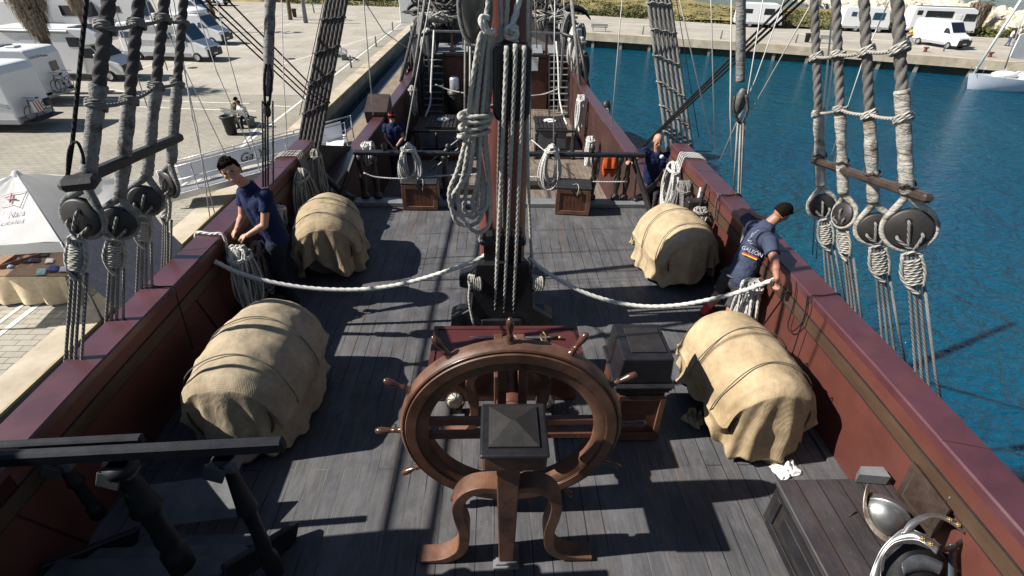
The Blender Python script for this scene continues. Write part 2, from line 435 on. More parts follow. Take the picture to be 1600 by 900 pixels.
# ================================================================ the ship's hull
WZ = -1.75                       # waist deck
YE = 8.45                        # forward end of the quarterdeck
ship = thing('galleon', 'dark wooden galleon with planked decks and dark red bulwarks moored beside the paved quay', 'ship', (0, 5, -5.3))
def hw(Y):                       # half breadth to the inside of the bulwark
    pts = [(-4, 2.75), (0, 2.98), (3, 3.05), (9, 3.05), (12, 3.04), (18, 2.90), (22.2, 2.98), (25.5, 2.3), (29, 1.2), (31, .25)]
    for (a, u), (b_, v) in zip(pts, pts[1:]):
        if Y <= b_: return lerp(u, v, (Y-a)/(b_-a))
    return .2
def loft(mb, side, ys, x0, x1, z0, z1, chf=0):
    "box section running along the ship; x0,x1 are offsets outboard of the bulwark's inside"
    for i in range(len(ys)-1):
        pass
    sec = []
    for Y in ys:
        h = hw(Y); zz0 = z0(Y) if callable(z0) else z0; zz1 = z1(Y) if callable(z1) else z1
        c = chf
        q = [(h+x0, zz0), (h+x0, zz1-c), (h+x0+c, zz1), (h+x1-c, zz1), (h+x1, zz1-c), (h+x1, zz0)]
        sec.append([(side*a, Y, b_) for a, b_ in q])
    n = 6; vs = [p for s_ in sec for p in s_]
    fs = [(i*n+k, i*n+(k+1) % n, (i+1)*n+(k+1) % n, (i+1)*n+k) for i in range(len(sec)-1) for k in range(n)]
    fs += [tuple(range(n)), tuple((len(sec)-1)*n+k for k in range(n-1, -1, -1))]
    mb.add(vs, fs)
QY = [-1.5, 0, 1.5, 3, 4.5, 6, 7.5, 8.62]
def deck(name, m, y0, y1, z, holes=()):
    mb = MB(); ys = [lerp(y0, y1, i/8) for i in range(9)]
    for a, b_ in zip(ys, ys[1:]):
        ha, hb = hw(a)+.03, hw(b_)+.03
        mb.add([(-ha, a, z), (ha, a, z), (hb, b_, z), (-hb, b_, z), (-ha, a, z-.12), (ha, a, z-.12), (hb, b_, z-.12), (-hb, b_, z-.12)],
               [(0,1,2,3), (7,6,5,4), (0,4,5,1), (2,6,7,3)])
    return mb.build(name, m, ship)
deck('quarterdeck', deckm, -1.5, YE, 0)
deck('waist_deck', waistm, YE-1.0, 24, WZ)
mb = MB(); mb.box((0, -1.0, 2.04), (6.0, 3.5, .12)); mb.build('poop_deck', deckm, ship)
# bulkhead under the forward end of the quarterdeck
mb = MB(); mb.box((0, YE-.25, -.93), (6.2, .1, 1.62)); mb.build('bulkhead', wood2, ship)
for side in (-1, 1):
    mb = MB(); loft(mb, side, QY, -.02, .27, 1.03, 1.10, .012); mb.build('cap_rail', capm, ship)
    for y in (2.2, 4.85, 7.3): mb = MB(); mb.box((side*(hw(y)+.125), y, 1.0985), (.285, .006, .006), Matrix.Rotation(R_(-16*side), 3, 'Z')); mb.build('cap_joint', redd, ship)
    mb = MB(); loft(mb, side, QY, 0, .25, .90, 1.028); mb.build('rail_board', redm, ship)
    mb = MB(); loft(mb, side, QY, -.012, .2, .775, .895); mb.build('strake', goldm, ship)
    for za, zb in ((.892, .902), (.766, .777)): mb = MB(); loft(mb, side, QY, -.013, .2, za, zb); mb.build('dark_seam', blackm, ship)
    mb = MB(); loft(mb, side, QY, .02, .2, -.1, .772)
    for y in (3.45, 5.9):      # butt joints of the panelling
        pass
    pn = mb.build('bulwark_panel', redm, ship)
    for y in (.9, 2.15, 4.55, 7.0): mb = MB(); mb.box((side*(hw(y)+.012), y, .34), (.014, .007, .84), Matrix.Rotation(R_(18), 3, 'X')); mb.build('panel_seam', redd, pn)
    mb = MB(); loft(mb, side, QY, -.05, .02, .001, .035); mb.build('waterway', deckm, ship)
    # waist bulwark: a stepped piece beside the ladder, then the long low one
    y1 = [8.9, 9.6, 10.4, 11.2, 12]; y2 = [11.2, 13, 15, 17, 19, 22]
    mb = MB(); loft(mb, side, y2, -.02, .30, -.06, .0, .012); mb.build('cap_rail', capm, ship)
    mb = MB(); loft(mb, side, y2, .02, .26, WZ, -.062); mb.build('bulwark_panel', inner, ship)
    mb = MB(); loft(mb, side, [9.0, 10.3, 11.18], -.02, .30, -.02, .04, .012); mb.build('cap_rail', capm, ship)
    mb = MB(); loft(mb, side, [8.5, 9.5, 10.3, 11.18], .03, .27, WZ, -.022); mb.build('bulwark_panel', inner, ship)
    # forecastle bulwark
    y3 = [22, 23, 25, 27, 29, 30.6]
    mb = MB(); loft(mb, side, y3, .0, .22, -1.8, lambda Y: .80+(Y-21.4)*.05); mb.build('bulwark_panel', blackm, ship)
    mb = MB(); loft(mb, side, y3, -.03, .26, lambda Y: .805+(Y-21.4)*.05, lambda Y: .89+(Y-21.4)*.05); mb.build('cap_rail', blackg, ship)
    if side < 0: mb = MB(); loft(mb, side, [-2.5, 0, 2.12], .0, .25, .9, 2.2, .012); mb.build('poop_bulwark', redm, ship)
    # outside planking
    ys = [-3, 0, 3, 6, 9, 12, 15, 18, 21, 24, 27, 29.5, 31]
    zs = [(.9, .02), (-.6, .12), (-2.2, .30), (-3.6, .30), (-5.6, .0)]
    mb = MB()
    def hs(i, j, side=side):
        Y = ys[int(round(i*(len(ys)-1)))]; z, o = zs[int(round(j*(len(zs)-1)))]
        if z == .9 and Y > 9: z = -.1 if Y < 21 else .1
        return V((side*(hw(Y)+.23+o), Y, z))
    mb.grid(hs, len(ys)-1, len(zs)-1, False); mb.build('hull_side', hullm, ship, fixn=False)
    # channel and wale outside, where the shrouds are made fast
    mb = MB(); mb.box((side*(hw(4)+.42), 4.0, .25), (.35, 3.6, .1), ch=.01); mb.build('channel', blackm, ship)
# forecastle deck, break and ladders
FY = 22.2; FZ = .38
mb = MB(); mb.box((0, FY+2.5, FZ-.06), (5.0, 5, .12)); mb.build('forecastle_deck', deckm, ship)
mb = MB(); mb.box((.07, FY+.06, (WZ+FZ)/2-.07), (4.2, .12, FZ-WZ-.14)); mb.build('forecastle_bulkhead', wood2, ship)
mb = MB(); mb.box((.07, FY-.02, FZ-.05), (4.2, .14, .1)); mb.build('forecastle_beam', blackm, ship)
stepm = plain('sunlit-toned ladder steps', (.17,.165,.15), .8, 0, .4, 6, .1, 30, spots=((.4,.38,.33), 7, .6))  # pale tone and blotches painted in for sunlit tread edges
def ladder(x, yf, yt, z0, z1, wd, n, label=None, name='ladder', side_h=.16):
    t = bpy.data.objects.new(name, None); COL.objects.link(t); t.parent = ship; t.matrix_parent_inverse = world(ship).inverted(); t.matrix_basis = Matrix.Translation((x, yf, z0))
    for i in range(n):
        f = (i+.5)/n; mb = MB(); mb.box((x, lerp(yf, yt, f), lerp(z0, z1, (i+1)/n)-.02), (wd, abs(yt-yf)/n*1.05, .035), ch=.005); mb.build('tread', stepm, t)
    for s in (-1, 1):
        mb = MB(); mb.bar((x+s*(wd/2+.02), yf, z0+.05), (x+s*(wd/2+.02), yt, z1+.02), .04, side_h); mb.build('stringer', blackm, t)
    return t
ladder(-2.42, FY-1.35, FY, WZ, FZ, .72, 10)
ladder(2.56, FY-1.35, FY, WZ, FZ, .72, 10)
# dark posts beside the ladders
def stanchion(mb, x, y, z0, z1, r=.05):
    h = z1-z0
    mb.lathe([(0,0),(r*1.5,0),(r*1.5,h*.08),(r*.8,h*.12),(r*.75,h*.2),(r*1.25,h*.42),(r*1.15,h*.5),(r*.75,h*.56),(r*1.0,h*.6),(r*.7,h*.8),(r*1.3,h*.9),(r*1.3,h),(0,h)], (x, y, z0), n=12)

# ---------------- quarterdeck's forward rail
qr = thing('deck_railing', 'black railing with turned posts across the forward end of the quarterdeck', 'railing', (0, 8.55, 0))
a = P(552, 236, Y=8.6); b_ = P(1008, 246, Y=8.6); zr = .9
mb = MB(); mb.box(((a.x+b_.x)/2, 8.6, zr), (b_.x-a.x, .11, .07), ch=.015); mb.build('handrail', blackg, qr)
mb = MB(); mb.box(((a.x+b_.x)/2, 8.5, .04), (5.2, .24, .08), ch=.01); mb.build('sill', greyboard, qr)
for px in (570, 590, 697, 762, 925, 962, 976):
    x = P(px, 300, Y=8.6).x; mb = MB(); stanchion(mb, x, 8.6, .08, zr-.035, .05); mb.build('post', blackm, qr)
for px, x2 in ((556, -2.85), (990, 2.85)):
    x = P(px, 240, Y=8.6).x; mb = MB(); mb.bar((x, 8.6, zr-.05), (x2*.96, 8.2, .02), .05, .09); mb.build('brace', blackm, qr)
for px in (600, 700, 926):
    x = P(px, 230, Y=8.6).x; mb = MB(); mb.lathe([(0,0),(.035,0),(.03,.03),(.05,.07),(.045,.11),(0,.14)], (x, 8.6, zr+.035), n=10); mb.build('finial', blackm, qr)

# ---------------- the mast with its bitts
MX, MY = .09, 5.4
mast = thing('mast', 'thick dark red mast rising through the quarterdeck, a black rope-worn coat on its shaded side', 'mast', (MX, MY, 0))
mb = MB(); mb.lathe([(.27, 0), (.265, 2), (.25, 6)], (MX, MY, 0), n=32); mb.build('mast_pole', mastm, mast)
mb = MB(); mb.tube([(MX+.18*math.cos(t), MY-.02+.19*math.sin(t), z) for t, z in [(-1.3, .3), (-1.3, 3), (-1.3, 8)]], .035, 8); mb.build('conductor_pipe', blackm, mast)
for z in (.95, 2.55, 3.9): mb = MB(); mb.tube([(MX+.275*math.cos(t/24*2*PI), MY+.275*math.sin(t/24*2*PI), z+.012*math.sin(t)) for t in range(24)], .014, 6, True); mb.build('mast_band', rope_g, mast)
# carved step: two big knees each side and the front block
mb = MB()
kn = [(0,0),(.62,0),(.62,.10),(.52,.16),(.40,.16),(.33,.24),(.33,.42),(.42,.50),(.50,.52),(.50,.66),(.36,.70),(.26,.82),(.16,.95),(0,1.0)]
for s in (-1, 1):
    mb.prism([(s*x, z) for x, z in kn], MY-.40, MY-.20, 'XZ', V((MX, 0, 0)))
mb.build('step_knee', blackg, mast, bevel=.018)
mb = MB(); mb.prism([(-.62,.0),(.62,.0),(.6,.14),(.48,.22),(.36,.3),(.3,.9),(-.3,.9),(-.36,.3),(-.48,.22),(-.6,.14)], MY-.52, MY-.42, 'XZ', V((MX,0,0)))
mb.box((MX, MY-.30, .08), (.5, .52, .16)); mb.build('step_block', blackg, mast, bevel=.015)
mb = MB(); mb.box((MX, MY-.36, 1.16), (.5, .30, .08), ch=.02); mb.box((MX, MY-.33, 1.0), (.42,.2,.2)); mb.build('belaying_shelf', blackg, mast)
for i in range(5):
    mb = MB(); mb.lathe([(0,0),(.012,.0),(.013,.14),(.022,.15),(.022,.17),(.014,.2),(.02,.27),(0,.3)], (MX-.2+.1*i, MY-.44, 1.02), n=8); mb.build('belaying_pin', handlem, mast)

# ---------------- stern stair at the lower left corner
st = thing('stern_stair', 'black stair with thick turned balusters and two handrails coming down to the quarterdeck', 'stair', (-2.0, 1.6, 0))
A = P(-40, 719, Y=1.75); B = P(445, 694, Y=1.80)
mb = MB(); mb.bar(A, B, .06, .085, ch=.014); mb.build('handrail', railm, st)
A2 = P(-40, 700, Y=2.25); B2 = P(224, 686, Y=2.32)
mb = MB(); mb.bar(A2, B2, .06, .07, ch=.012); mb.build('handrail', railm, st)
stairm = plain('stair boards', (.075,.075,.078), .55, 0, .4, 5, .15, 40, spots=((.13,.12,.11), 7, .66))
def baluster(top, bot, r, par):
    top = V(top); bot = V(bot); d = (bot-top); L = d.length
    mb = MB(); mb.lathe([(0,0),(r*1.25,0),(r*1.25,L*.06),(r*.7,L*.09),(r*.8,L*.16),(r*1.15,L*.36),(r*1.3,L*.40),(r*1.0,L*.43),(r*.92,L*.46),(r*.85,L*.60),(r*1.0,L*.72),(r*.8,L*.8),(r*1.2,L*.84),(r*1.2,L),(0,L)], top, d, 18)
    return mb.build('baluster', railm, par)
def vert(px, py, Y, z0): p = P(px, py, Y=Y); return p, V((p.x, p.y, z0))
for px, py, Y, z0, r in ((185, 722, 1.80, .52, .064), (350, 712, 1.84, .34, .046), (92, 716, 2.3, .3, .042)):
    p, q = vert(px, py, Y, z0); bo = baluster(p, q, r, st)
    mb = MB(); mb.box(p+V((-.055, -.05, -.085)), (.11, .02, .12), Matrix.Rotation(.45, 3, 'Y'), .004); mb.box(p+V((.0, .0, -.05)), (.14, .11, .10), ch=.02); mb.build('bracket', stairm, bo)
for q_, z in ((((92,874),(350,869),(356,884),(338,899),(55,912)), .40), (((155,856),(380,850),(391,858),(372,876),(120,882)), .24), (((230,838),(400,833),(410,842),(395,852),(200,858)), .10)):
    vs = [P(x, y, z=z) for x, y in q_]; n_ = len(vs); lo = [v_-V((0,0,.04)) for v_ in vs]
    mb = MB(); mb.add(vs+lo, [tuple(range(n_)), tuple(range(2*n_-1, n_-1, -1))]+[(i, i+n_, (i+1) % n_+n_, (i+1) % n_) for i in range(n_)]); mb.build('tread', stairm, st, bevel=.004)
mb = MB(); mb.bar(P(345,905,z=.34), P(462,832,z=.05), .05, .20, ch=.01); mb.build('stringer', railm, st)
mb = MB(); mb.bar(P(60,900,z=.34), P(215,838,z=.05), .05, .16, ch=.01); mb.build('stringer', railm, st)
# grey board leaning beside the stair
c = [P(215,760,Y=2.52), P(352,742,Y=2.56), P(378,806,Y=2.36), P(262,821,Y=2.32)]
mb = MB(); n_ = (c[1]-c[0]).cross(c[3]-c[0]).normalized()*.012; mb.add(c+[p-n_ for p in c], [(0,1,2,3),(7,6,5,4),(0,4,5,1),(1,5,6,2),(2,6,7,3),(3,7,4,0)])
o = mb.build('sloping_board', greyboard); tag(o, 'grey board lying at a slant behind the stern stair, lit in stripes', 'board')
# ================================================================ the wheel
WC = V((.12, 2.52, .95)); WK = 1.065; WR = .79
wh = thing('ship_wheel', 'big varnished wooden steering wheel with turned handles on its two-legged stand', 'ship wheel', (WC.x, 2.5, 0))
prof = [(.55,-.04),(.575,-.055),(.625,-.055),(.632,-.066),(.695,-.066),(.702,-.052),(.722,-.05),(.735,-.034),(.738,.0),(.735,.034),(.70,.055),(.60,.055),(.55,.04)]
mb = MB()
mb.grid(lambda u, v: (lambda r_, h: V((WC.x+r_*WK*math.cos(2*PI*u), WC.y+h*1.15, WC.z+r_*WK*math.sin(2*PI*u))))(*prof[int(round(v*len(prof))) % len(prof)]), 96, len(prof), True, True)
rim = mb.build('rim', woodm, wh)
m_ = rim.modifiers.new('e', 'EDGE_SPLIT'); m_.split_angle = R_(35)
mb = MB()
for rr, yy, tr in ((.712*WK,-.058,.009),(.628*WK,-.067,.006)):
    mb.tube([(WC.x+rr*math.cos(t/80*2*PI), WC.y+yy, WC.z+rr*math.sin(t/80*2*PI)) for t in range(80)], tr, 6, True)
mb.build('rim_moulding', handlem, rim)
for k in range(12):
    a = PI/2+2*PI*k/12+R_(1.5); d = V((math.cos(a), 0, math.sin(a)))
    mb = MB(); mb.lathe([(0,-.01),(.028,-.01),(.028,.012),(.018,.018),(.024,.030),(.016,.042),(.023,.054),(.014,.062),(.017,.085),(.025,.13),(.025,.16),(.017,.185),(0,.193)], WC+d*.735*WK, d, 14)
    mb.build('handle', handlem, wh)
for (ax, s) in (('h', .07), ('h', -.07), ('v', .07), ('v', -.07)):
    mb = MB()
    if ax == 'h': mb.box((WC.x, WC.y, WC.z+s), (1.23, .05, .06), ch=.008)
    else: mb.box((WC.x+s, WC.y+.002, WC.z), (.06, .046, 1.23), ch=.008)
    mb.build('spoke', wood2, wh)
mb = MB(); mb.lathe([(0,-.1),(.09,-.1),(.12,-.07),(.14,-.03),(.14,.05),(.1,.1),(.08,.3),(.08,.95),(0,.95)], WC, (0,1,0), 24); mb.build('hub', woodm, wh)
# near stand: post, box with pyramid lid, curved legs
sx = P(790, 893, z=0).x+.005; sy = 2.10
def scroll_leg(s, y, mb, wd=.10, ox=sx, k=1.0):
    path = [(s*.05, .86), (s*.17, .87), (s*.27, .82), (s*.33, .70), (s*.325, .55), (s*.30, .38), (s*.315, .20), (s*.37, .10), (s*.47, .04), (s*.64, .03)]
    path = [(x*k, z*k) for x, z in path]
    pts = curve([V((ox+x, y, z)) for x, z in path], 6); N = len(pts); vs = []; fs = []
    for i, p in enumerate(pts):
        t = (pts[min(i+1, N-1)]-pts[max(i-1, 0)]).normalized(); n_ = V((t.z, 0, -t.x)); f = i/(N-1)
        th = (.045+.02*math.sin(f*PI))*k; 
        if f > .85: th *= lerp(1, .5, (f-.85)/.15)
        ww = wd/2
        for a_, b_ in ((-1,-1),(1,-1),(1,1),(-1,1)): vs.append(p+n_*a_*th*.6+V((0, b_*ww, 0)))
    fs = [(i*4+q, i*4+(q+1)%4, i*4+4+(q+1)%4, i*4+4+q) for i in range(N-1) for q in range(4)]+[(0,1,2,3), tuple((N-1)*4+q for q in (3,2,1,0))]
    mb.add(vs, fs)
for s in (-1, 1):
    mb = MB(); scroll_leg(s, sy+.02, mb, .13); mb.build('leg', woodm, wh, bevel=.006)
mb = MB(); mb.prism([(-.055,.05),(.055,.05),(.075,1.12),(-.075,1.12)], sy-.06, sy+.06, 'XZ', V((sx,0,0))); mb.build('post', woodm, wh, bevel=.008)
mb = MB(); mb.box((sx, sy, .012), (.19, .19, .024)); mb.box((sx, sy, .036), (.155, .155, .024)); mb.build('plinth', greyboard, wh, bevel=.004)
mb = MB(); mb.prism([(-.2,-.19),(.2,-.19),(.2,.19),(-.2,.19)], 1.12, 1.27, 'XY', V((sx+.035, sy+.1, 0))); mb.build('stand_box', woodm, wh, bevel=.02)
bx, by = sx+.035, sy+.1
mb = MB(); mb.prism([(-.21,-.215),(.21,-.215),(.21,.215),(-.21,.215)], 1.272, 1.30, 'XY', V((bx, by, 0))); lid = mb.build('box_lid', blackg, wh, bevel=.02)
def pyramid(mb, c, a, b_, z0, h1, h2, top=.05):
    x, y = c
    mb.box((x, y, z0+h1/2), (2*a, 2*b_, h1))
    mb.add([(x-a*.97,y-b_*.97,z0+h1+.0005),(x+a*.97,y-b_*.97,z0+h1+.0005),(x+a*.97,y+b_*.97,z0+h1+.0005),(x-a*.97,y+b_*.97,z0+h1+.0005),(x-top,y,z0+h1+h2),(x+top,y,z0+h1+h2)],
           [(0,1,5,4),(1,2,5),(2,3,4,5),(3,0,4)])
mb = MB(); pyramid(mb, (bx-.005, by+.01), .155, .165, 1.301, .014, .05, .01); mb.build('pyramid_top', blackm, lid)
# far stand under the axle
for s in (-1, 1):
    mb = MB(); scroll_leg(s, 3.28, mb, .12, WC.x, 1.0); mb.build('leg', woodm, wh, bevel=.006)
mb = MB(); mb.box((WC.x, 3.28, .48), (.14, .14, .9), ch=.01); mb.build('post', woodm, wh)
mb = MB(); mb.lathe([(.10,-.30),(.11,-.27),(.11,.27),(.10,.30)], (WC.x, 2.98, WC.z), (0,1,0), 24); mb.build('rope_drum', wood2, wh)
for s_ in (-1, 1):
    mb = MB(); mb.box((WC.x+s_*.09, 3.0, WC.z-.1), (.07, .5, .75), ch=.008); mb.build('upright', woodm, wh)
# ---------------- binnacle right of the wheel
bn = thing('binnacle', 'tall wooden binnacle with dark boxed lid and panelled front standing right of the wheel', 'binnacle', (1.33, 3.45, 0))
x, y = 1.285, 3.44
mb = MB(); mb.prism([(-.25,.0),(.25,.0),(.205,.62),(-.205,.62)], y-.25, y+.25, 'XZ', V((x,0,0))); mb.build('cabinet_body', wood2, bn, bevel=.01)
fr = MB()
for c_, d_ in (((x,y-.26,.56),(.40,.02,.06)), ((x,y-.262,.07),(.46,.022,.1)), ((x-.195,y-.262,.31),(.05,.02,.48)), ((x+.195,y-.262,.31),(.05,.02,.48))): fr.box(c_, d_, ch=.004)
fr.build('door_frame', woodm, bn)
mb = MB(); mb.box((x, y, .66), (.50, .54, .035), ch=.01); mb.box((x, y, .695), (.53, .57, .03), ch=.01); mb.box((x, y, .63), (.46, .52, .02)); mb.build('moulding', blackg, bn)
mb = MB(); mb.prism([(-.235,.715),(.235,.715),(.215,.99),(-.215,.99)], y-.245, y+.245, 'XZ', V((x,0,0))); hd = mb.build('binnacle_hood', blackg, bn, bevel=.014)
mb = MB(); mb.box((x+.02, y, .998), (.30, .33, .014), ch=.003); mb.build('hood_panel', blackm, hd)

# ---------------- red locker with sword and helmet
lk = thing('low_locker', 'low locker with dark red painted top between the mast and the wheel', 'locker', (.12, 3.94, 0))
x0, x1, y0, y1 = -.63, .87, 3.66, 4.28
mb = MB(); mb.box(((x0+x1)/2, (y0+y1)/2, .23), (x1-x0-.1, y1-y0-.08, .44)); mb.build('locker_body', wood2, lk, bevel=.008)
mb = MB(); mb.box(((x0+x1)/2, (y0+y1)/2, .475), (x1-x0, y1-y0, .05), ch=.008); tp = mb.build('locker_top', redtop, lk)
mb = MB()
for c_, d_ in ((((x0+x1)/2, y0+.025, .505),(x1-x0,.05,.014)), (((x0+x1)/2, y1-.025, .505),(x1-x0,.05,.014)), ((x0+.025,(y0+y1)/2,.506),(.05,y1-y0-.1,.014)), ((x1-.025,(y0+y1)/2,.506),(.05,y1-y0-.1,.014))): mb.box(c_, d_, ch=.003)
mb.build('raised_edge', redtop, tp)
def sword(label, h, t, L=.9, name='sword'):
    h = V(h); t = V(t); d = (t-h).normalized(); sd_ = d.cross(V((0,0,1))).normalized(); up = V((0,0,1))
    o = thing(name, label, 'sword', h)
    mb = MB(); a = h+d*.14; e = h+d*L
    mb.add([a+sd_*.018, a+up*.004, a-sd_*.018, a-up*.004, e+sd_*.010, e+up*.003, e-sd_*.010, e-up*.003, e+d*.05], [(0,1,5,4),(1,2,6,5),(2,3,7,6),(3,0,4,7),(4,5,8),(5,6,8),(6,7,8),(7,4,8)]); mb.build('blade', steel, o)
    mb = MB(); mb.tube([h+d*.02, h+d*.08, h+d*.135], [.012,.015,.012], 8); mb.build('grip', leather, o)
    mb = MB(); mb.ball(h, .022, 10, (1,1,.8)); mb.build('pommel', brass, o)
    mb = MB(); mb.tube(curve([h+d*.17+sd_*.09, h+d*.15+sd_*.05, h+d*.14, h+d*.15-sd_*.05, h+d*.17-sd_*.09], 4), .008, 6)
    mb.tube([h+d*.14+sd_*.045+up*.0+sd_*0, h+d*.19+sd_*.05, h+d*.2, h+d*.19-sd_*.05, h+d*.14-sd_*.045], .006, 6); mb.build('guard', brass, o)
    return o
zt = .532
sword('long sword with curled guard lying along the far edge of the red locker', P(875,527,z=zt), P(700,526,z=zt), .88)
sword('short sword with crossed hilt lying at the near corner of the red locker', P(713,549,z=zt), P(790,550,z=zt), .50)
def morion(label, c, r, yaw, tilt, name='morion_helmet', m=None, MM=None):
    "combed helmet: bowl, comb, and a brim sweeping up to a point fore and aft"
    M = Matrix.Rotation(yaw, 3, 'Z') @ Matrix.Rotation(tilt[0], 3, 'X') @ Matrix.Rotation(tilt[1], 3, 'Y'); c = V(c)
    if MM is not None: M = MM
    o = thing(name, label, 'helmet', c); m = m or steel
    mb = MB()
    mb.grid(lambda u, v: c+M@V((r*math.cos(2*PI*u)*math.sin(v*PI/2)*1.12, r*.97*math.sin(2*PI*u)*math.sin(v*PI/2), r*1.15*math.cos(v*PI/2)+.0)), 32, 12, True, True)
    mb.build('bowl', m, o, solid=.004)
    mb = MB(); n = 20; vs = []
    for i in range(n+1):
        a = lerp(R_(8), R_(172), i/n); q = V((r*1.12*math.cos(a), 0, r*1.15*math.sin(a))); k = 1+.22*math.sin(a)
        for y_, s_ in ((-.008, 1.0), (-.003, k), (.003, k), (.008, 1.0)): vs.append(c+M@V((q.x*s_ if s_ > 1 else q.x*.99, y_, q.z*(s_ if s_ > 1 else .99))))
    mb.add(vs, [(i*4+k, i*4+k+1, i*4+5+k, i*4+4+k) for i in range(n) for k in range(3)], True); mb.build('comb', m, o)
    mb = MB()
    def br(u, v):
        a = 2*PI*u; w_ = .034+.035*abs(math.cos(a))**3
        return c+M@V(((r*1.12+v*w_*1.3)*math.cos(a), (r*.97+v*w_)*math.sin(a), v*(.065*abs(math.cos(a))**4-.018)))
    mb.grid(br, 40, 4, True, True); mb.build('brim', rustm, o, solid=.004)
    mb = MB()
    for k in range(12):
        a = 2*PI*k/12; mb.ball(c+M@V((r*1.14*math.cos(a), r*.9*math.sin(a), .02)), .006, 6)
    mb.build('rivet', brass, o)
    return o
hp = P(797, 545, z=.62)
morion('combed steel helmet standing upright on the red locker behind the wheel', (hp.x, 3.80, .56), .115, R_(80), (0, 0))

# small lit instruments seen through the wheel: the locker's lamps
for px, lab in ((711, 'round caged lamp with a pale glass at the locker, beside the wheel rim'), (852, 'round caged lamp in shade behind the wheel, nearer the binnacle')):
    p = P(px, 627, Y=3.5); o = thing('caged_lamp', lab, 'lamp', (p.x, 3.5, 0))
    zc = max(.12, p.z)
    mb = MB(); mb.lathe([(0,.0),(.07,.0),(.075,.03),(.06,.07),(.03,.09),(0,.095)], (p.x, 3.52, zc-.02), (0,-.5,.85), 18); mb.build('lamp_glass', plain('pale glass', (.55,.5,.36), .15, 0, .1), o)
    mb = MB(); mb.lathe([(.09,-.03),(.095,.0),(.08,.01)], (p.x, 3.52, zc-.02), (0,-.5,.85), 18)
    mb.box((p.x, 3.56, zc/2-.02), (.12, .06, zc)); mb.build('lamp_base', blackm, o)
    mb = MB()
    ax = V((0,-.5,.85)).normalized(); e1 = V((1,0,0)); e2 = ax.cross(e1)
    for k in range(6):
        a = PI*k/6; dd = e1*math.cos(a)+e2*math.sin(a); c0 = V((p.x, 3.52, zc-.02))
        mb.tube([c0+dd*.09*math.cos(q)+ax*.11*math.sin(q) for q in [PI*i/10 for i in range(11)]], .003, 5)
    mb.build('cage', steel, o)

# ---------------- the bench cabinet at the lower right with armour on it
cb = thing('bench_cabinet', 'dark planked bench cabinet with panelled side against the red bulwark', 'cabinet', (2.6, 1.5, 0))
bx0, bx1, by0, by1, bz = 2.17, 3.03, .75, 2.42, .45
mb = MB(); mb.box(((bx0+bx1)/2, (by0+by1)/2, bz-.02), (bx1-bx0+.02, by1-by0, .04), ch=.008); mb.build('bench_top', darkplank, cb)
mb = MB(); mb.box(((bx0+bx1)/2+.0, (by0+by1)/2, .205), (bx1-bx0-.03, by1-by0-.03, .41)); mb.build('cabinet_body', blackm, cb)
for y0_, y1_ in ((1.62, 2.34), (.85, 1.55)):
    f = MB(); xx = bx0+.008
    for c_, d_ in (((xx, (y0_+y1_)/2, .38), (.03, y1_-y0_, .05)), ((xx, (y0_+y1_)/2, .05), (.03, y1_-y0_, .07)), ((xx, y0_+.03, .215), (.03, .06, .27)), ((xx, y1_-.03, .215), (.03, .06, .27))): f.box(c_, d_, ch=.004)
    pf = f.build('panel_frame', blackg, cb)
    f = MB(); f.box((xx+.006, (y0_+y1_)/2, .215), (.02, y1_-y0_-.26, .14), ch=.006); f.build('raised_panel', blackg, pf)
hd_ = thing('hatch_door', 'small dark panelled door hanging against the red bulwark behind the helmet', 'door', (2.98, 1.9, .45))
q = [P(1429,721,X=2.98), P(1487,797,X=2.98), P(1458,842,X=2.94), P(1402,772,X=2.90)]
n_ = (q[1]-q[0]).cross(q[3]-q[0]).normalized()*.02
def slab(mb, q, n_): mb.add([p for p in q]+[p+n_ for p in q], [(0,1,2,3),(7,6,5,4),(0,4,5,1),(1,5,6,2),(2,6,7,3),(3,7,4,0)])
if n_.x > 0: n_ = -n_
mb = MB(); slab(mb, q, n_); mb.build('door_leaf', plain('worn door', (.035,.022,.016), .4, 0, .5, 8, .1, 40, spots=((.10,.08,.07), 7, .66)), hd_)
cq = sum(q, V((0,0,0)))/4; qi = [cq+(p-cq)*.72+n_ for p in q]
mb = MB()
for i in range(4): mb.bar(qi[i], qi[(i+1) % 4], .012, .012)
mb.build('door_moulding', plain('worn edge', (.045,.036,.031), .4, 0, .5), hd_)
mb = MB(); slab(mb, [P(1338,740,z=.46), P(1372,741,z=.46), P(1384,757,z=.46), P(1336,753,z=.46)], V((0,0,.09))); o = mb.build('wooden_chock', greyboard); tag(o, 'small grey wooden block at the far edge of the bench cabinet', 'block')
# hook on the bulwark
p = P(1493, 775, X=3.05); o = thing('iron_hook', 'pale iron hook screwed in the red bulwark by the hatch door', 'hook', p)
mb = MB(); mb.tube([p+V((0,0,.0)), p+V((-.03,0,.0)), p+V((-.035,0,-.03)), p+V((-.03,-.01,-.075))], .006, 6); mb.lathe([(0,0),(.022,0),(.02,.008),(0,.01)], p, (-1,0,0), 10); mb.build('hook_body', steel, o)
c_ = P(1388, 802, z=.53)
cr_, cu_, cb_ = ROT@V((1,0,0)), ROT@V((0,1,0)), ROT@V((0,0,1))
hz = ((cr_*.72+cu_*.62)*.62+cb_*.78).normalized(); hx = (cr_*.62-cu_*.75); hx = (hx-hz*hx.dot(hz)).normalized(); hy = hz.cross(hx)
c_ = P(1374, 806, z=.52)
morion('steel helmet with rusty brim lying tilted on the bench cabinet', (c_.x, c_.y, .54), .128, 0, (0, 0), MM=Matrix((hx, hy, hz)).transposed())
mb = MB(); a_ = P(1327,806,z=.456); mb.tube([a_, a_+V((.07,.03,.002))], .005, 6); o = mb.build('wooden_peg', blackm); tag(o, 'thin dark peg lying on the bench top under the helmet', 'peg')

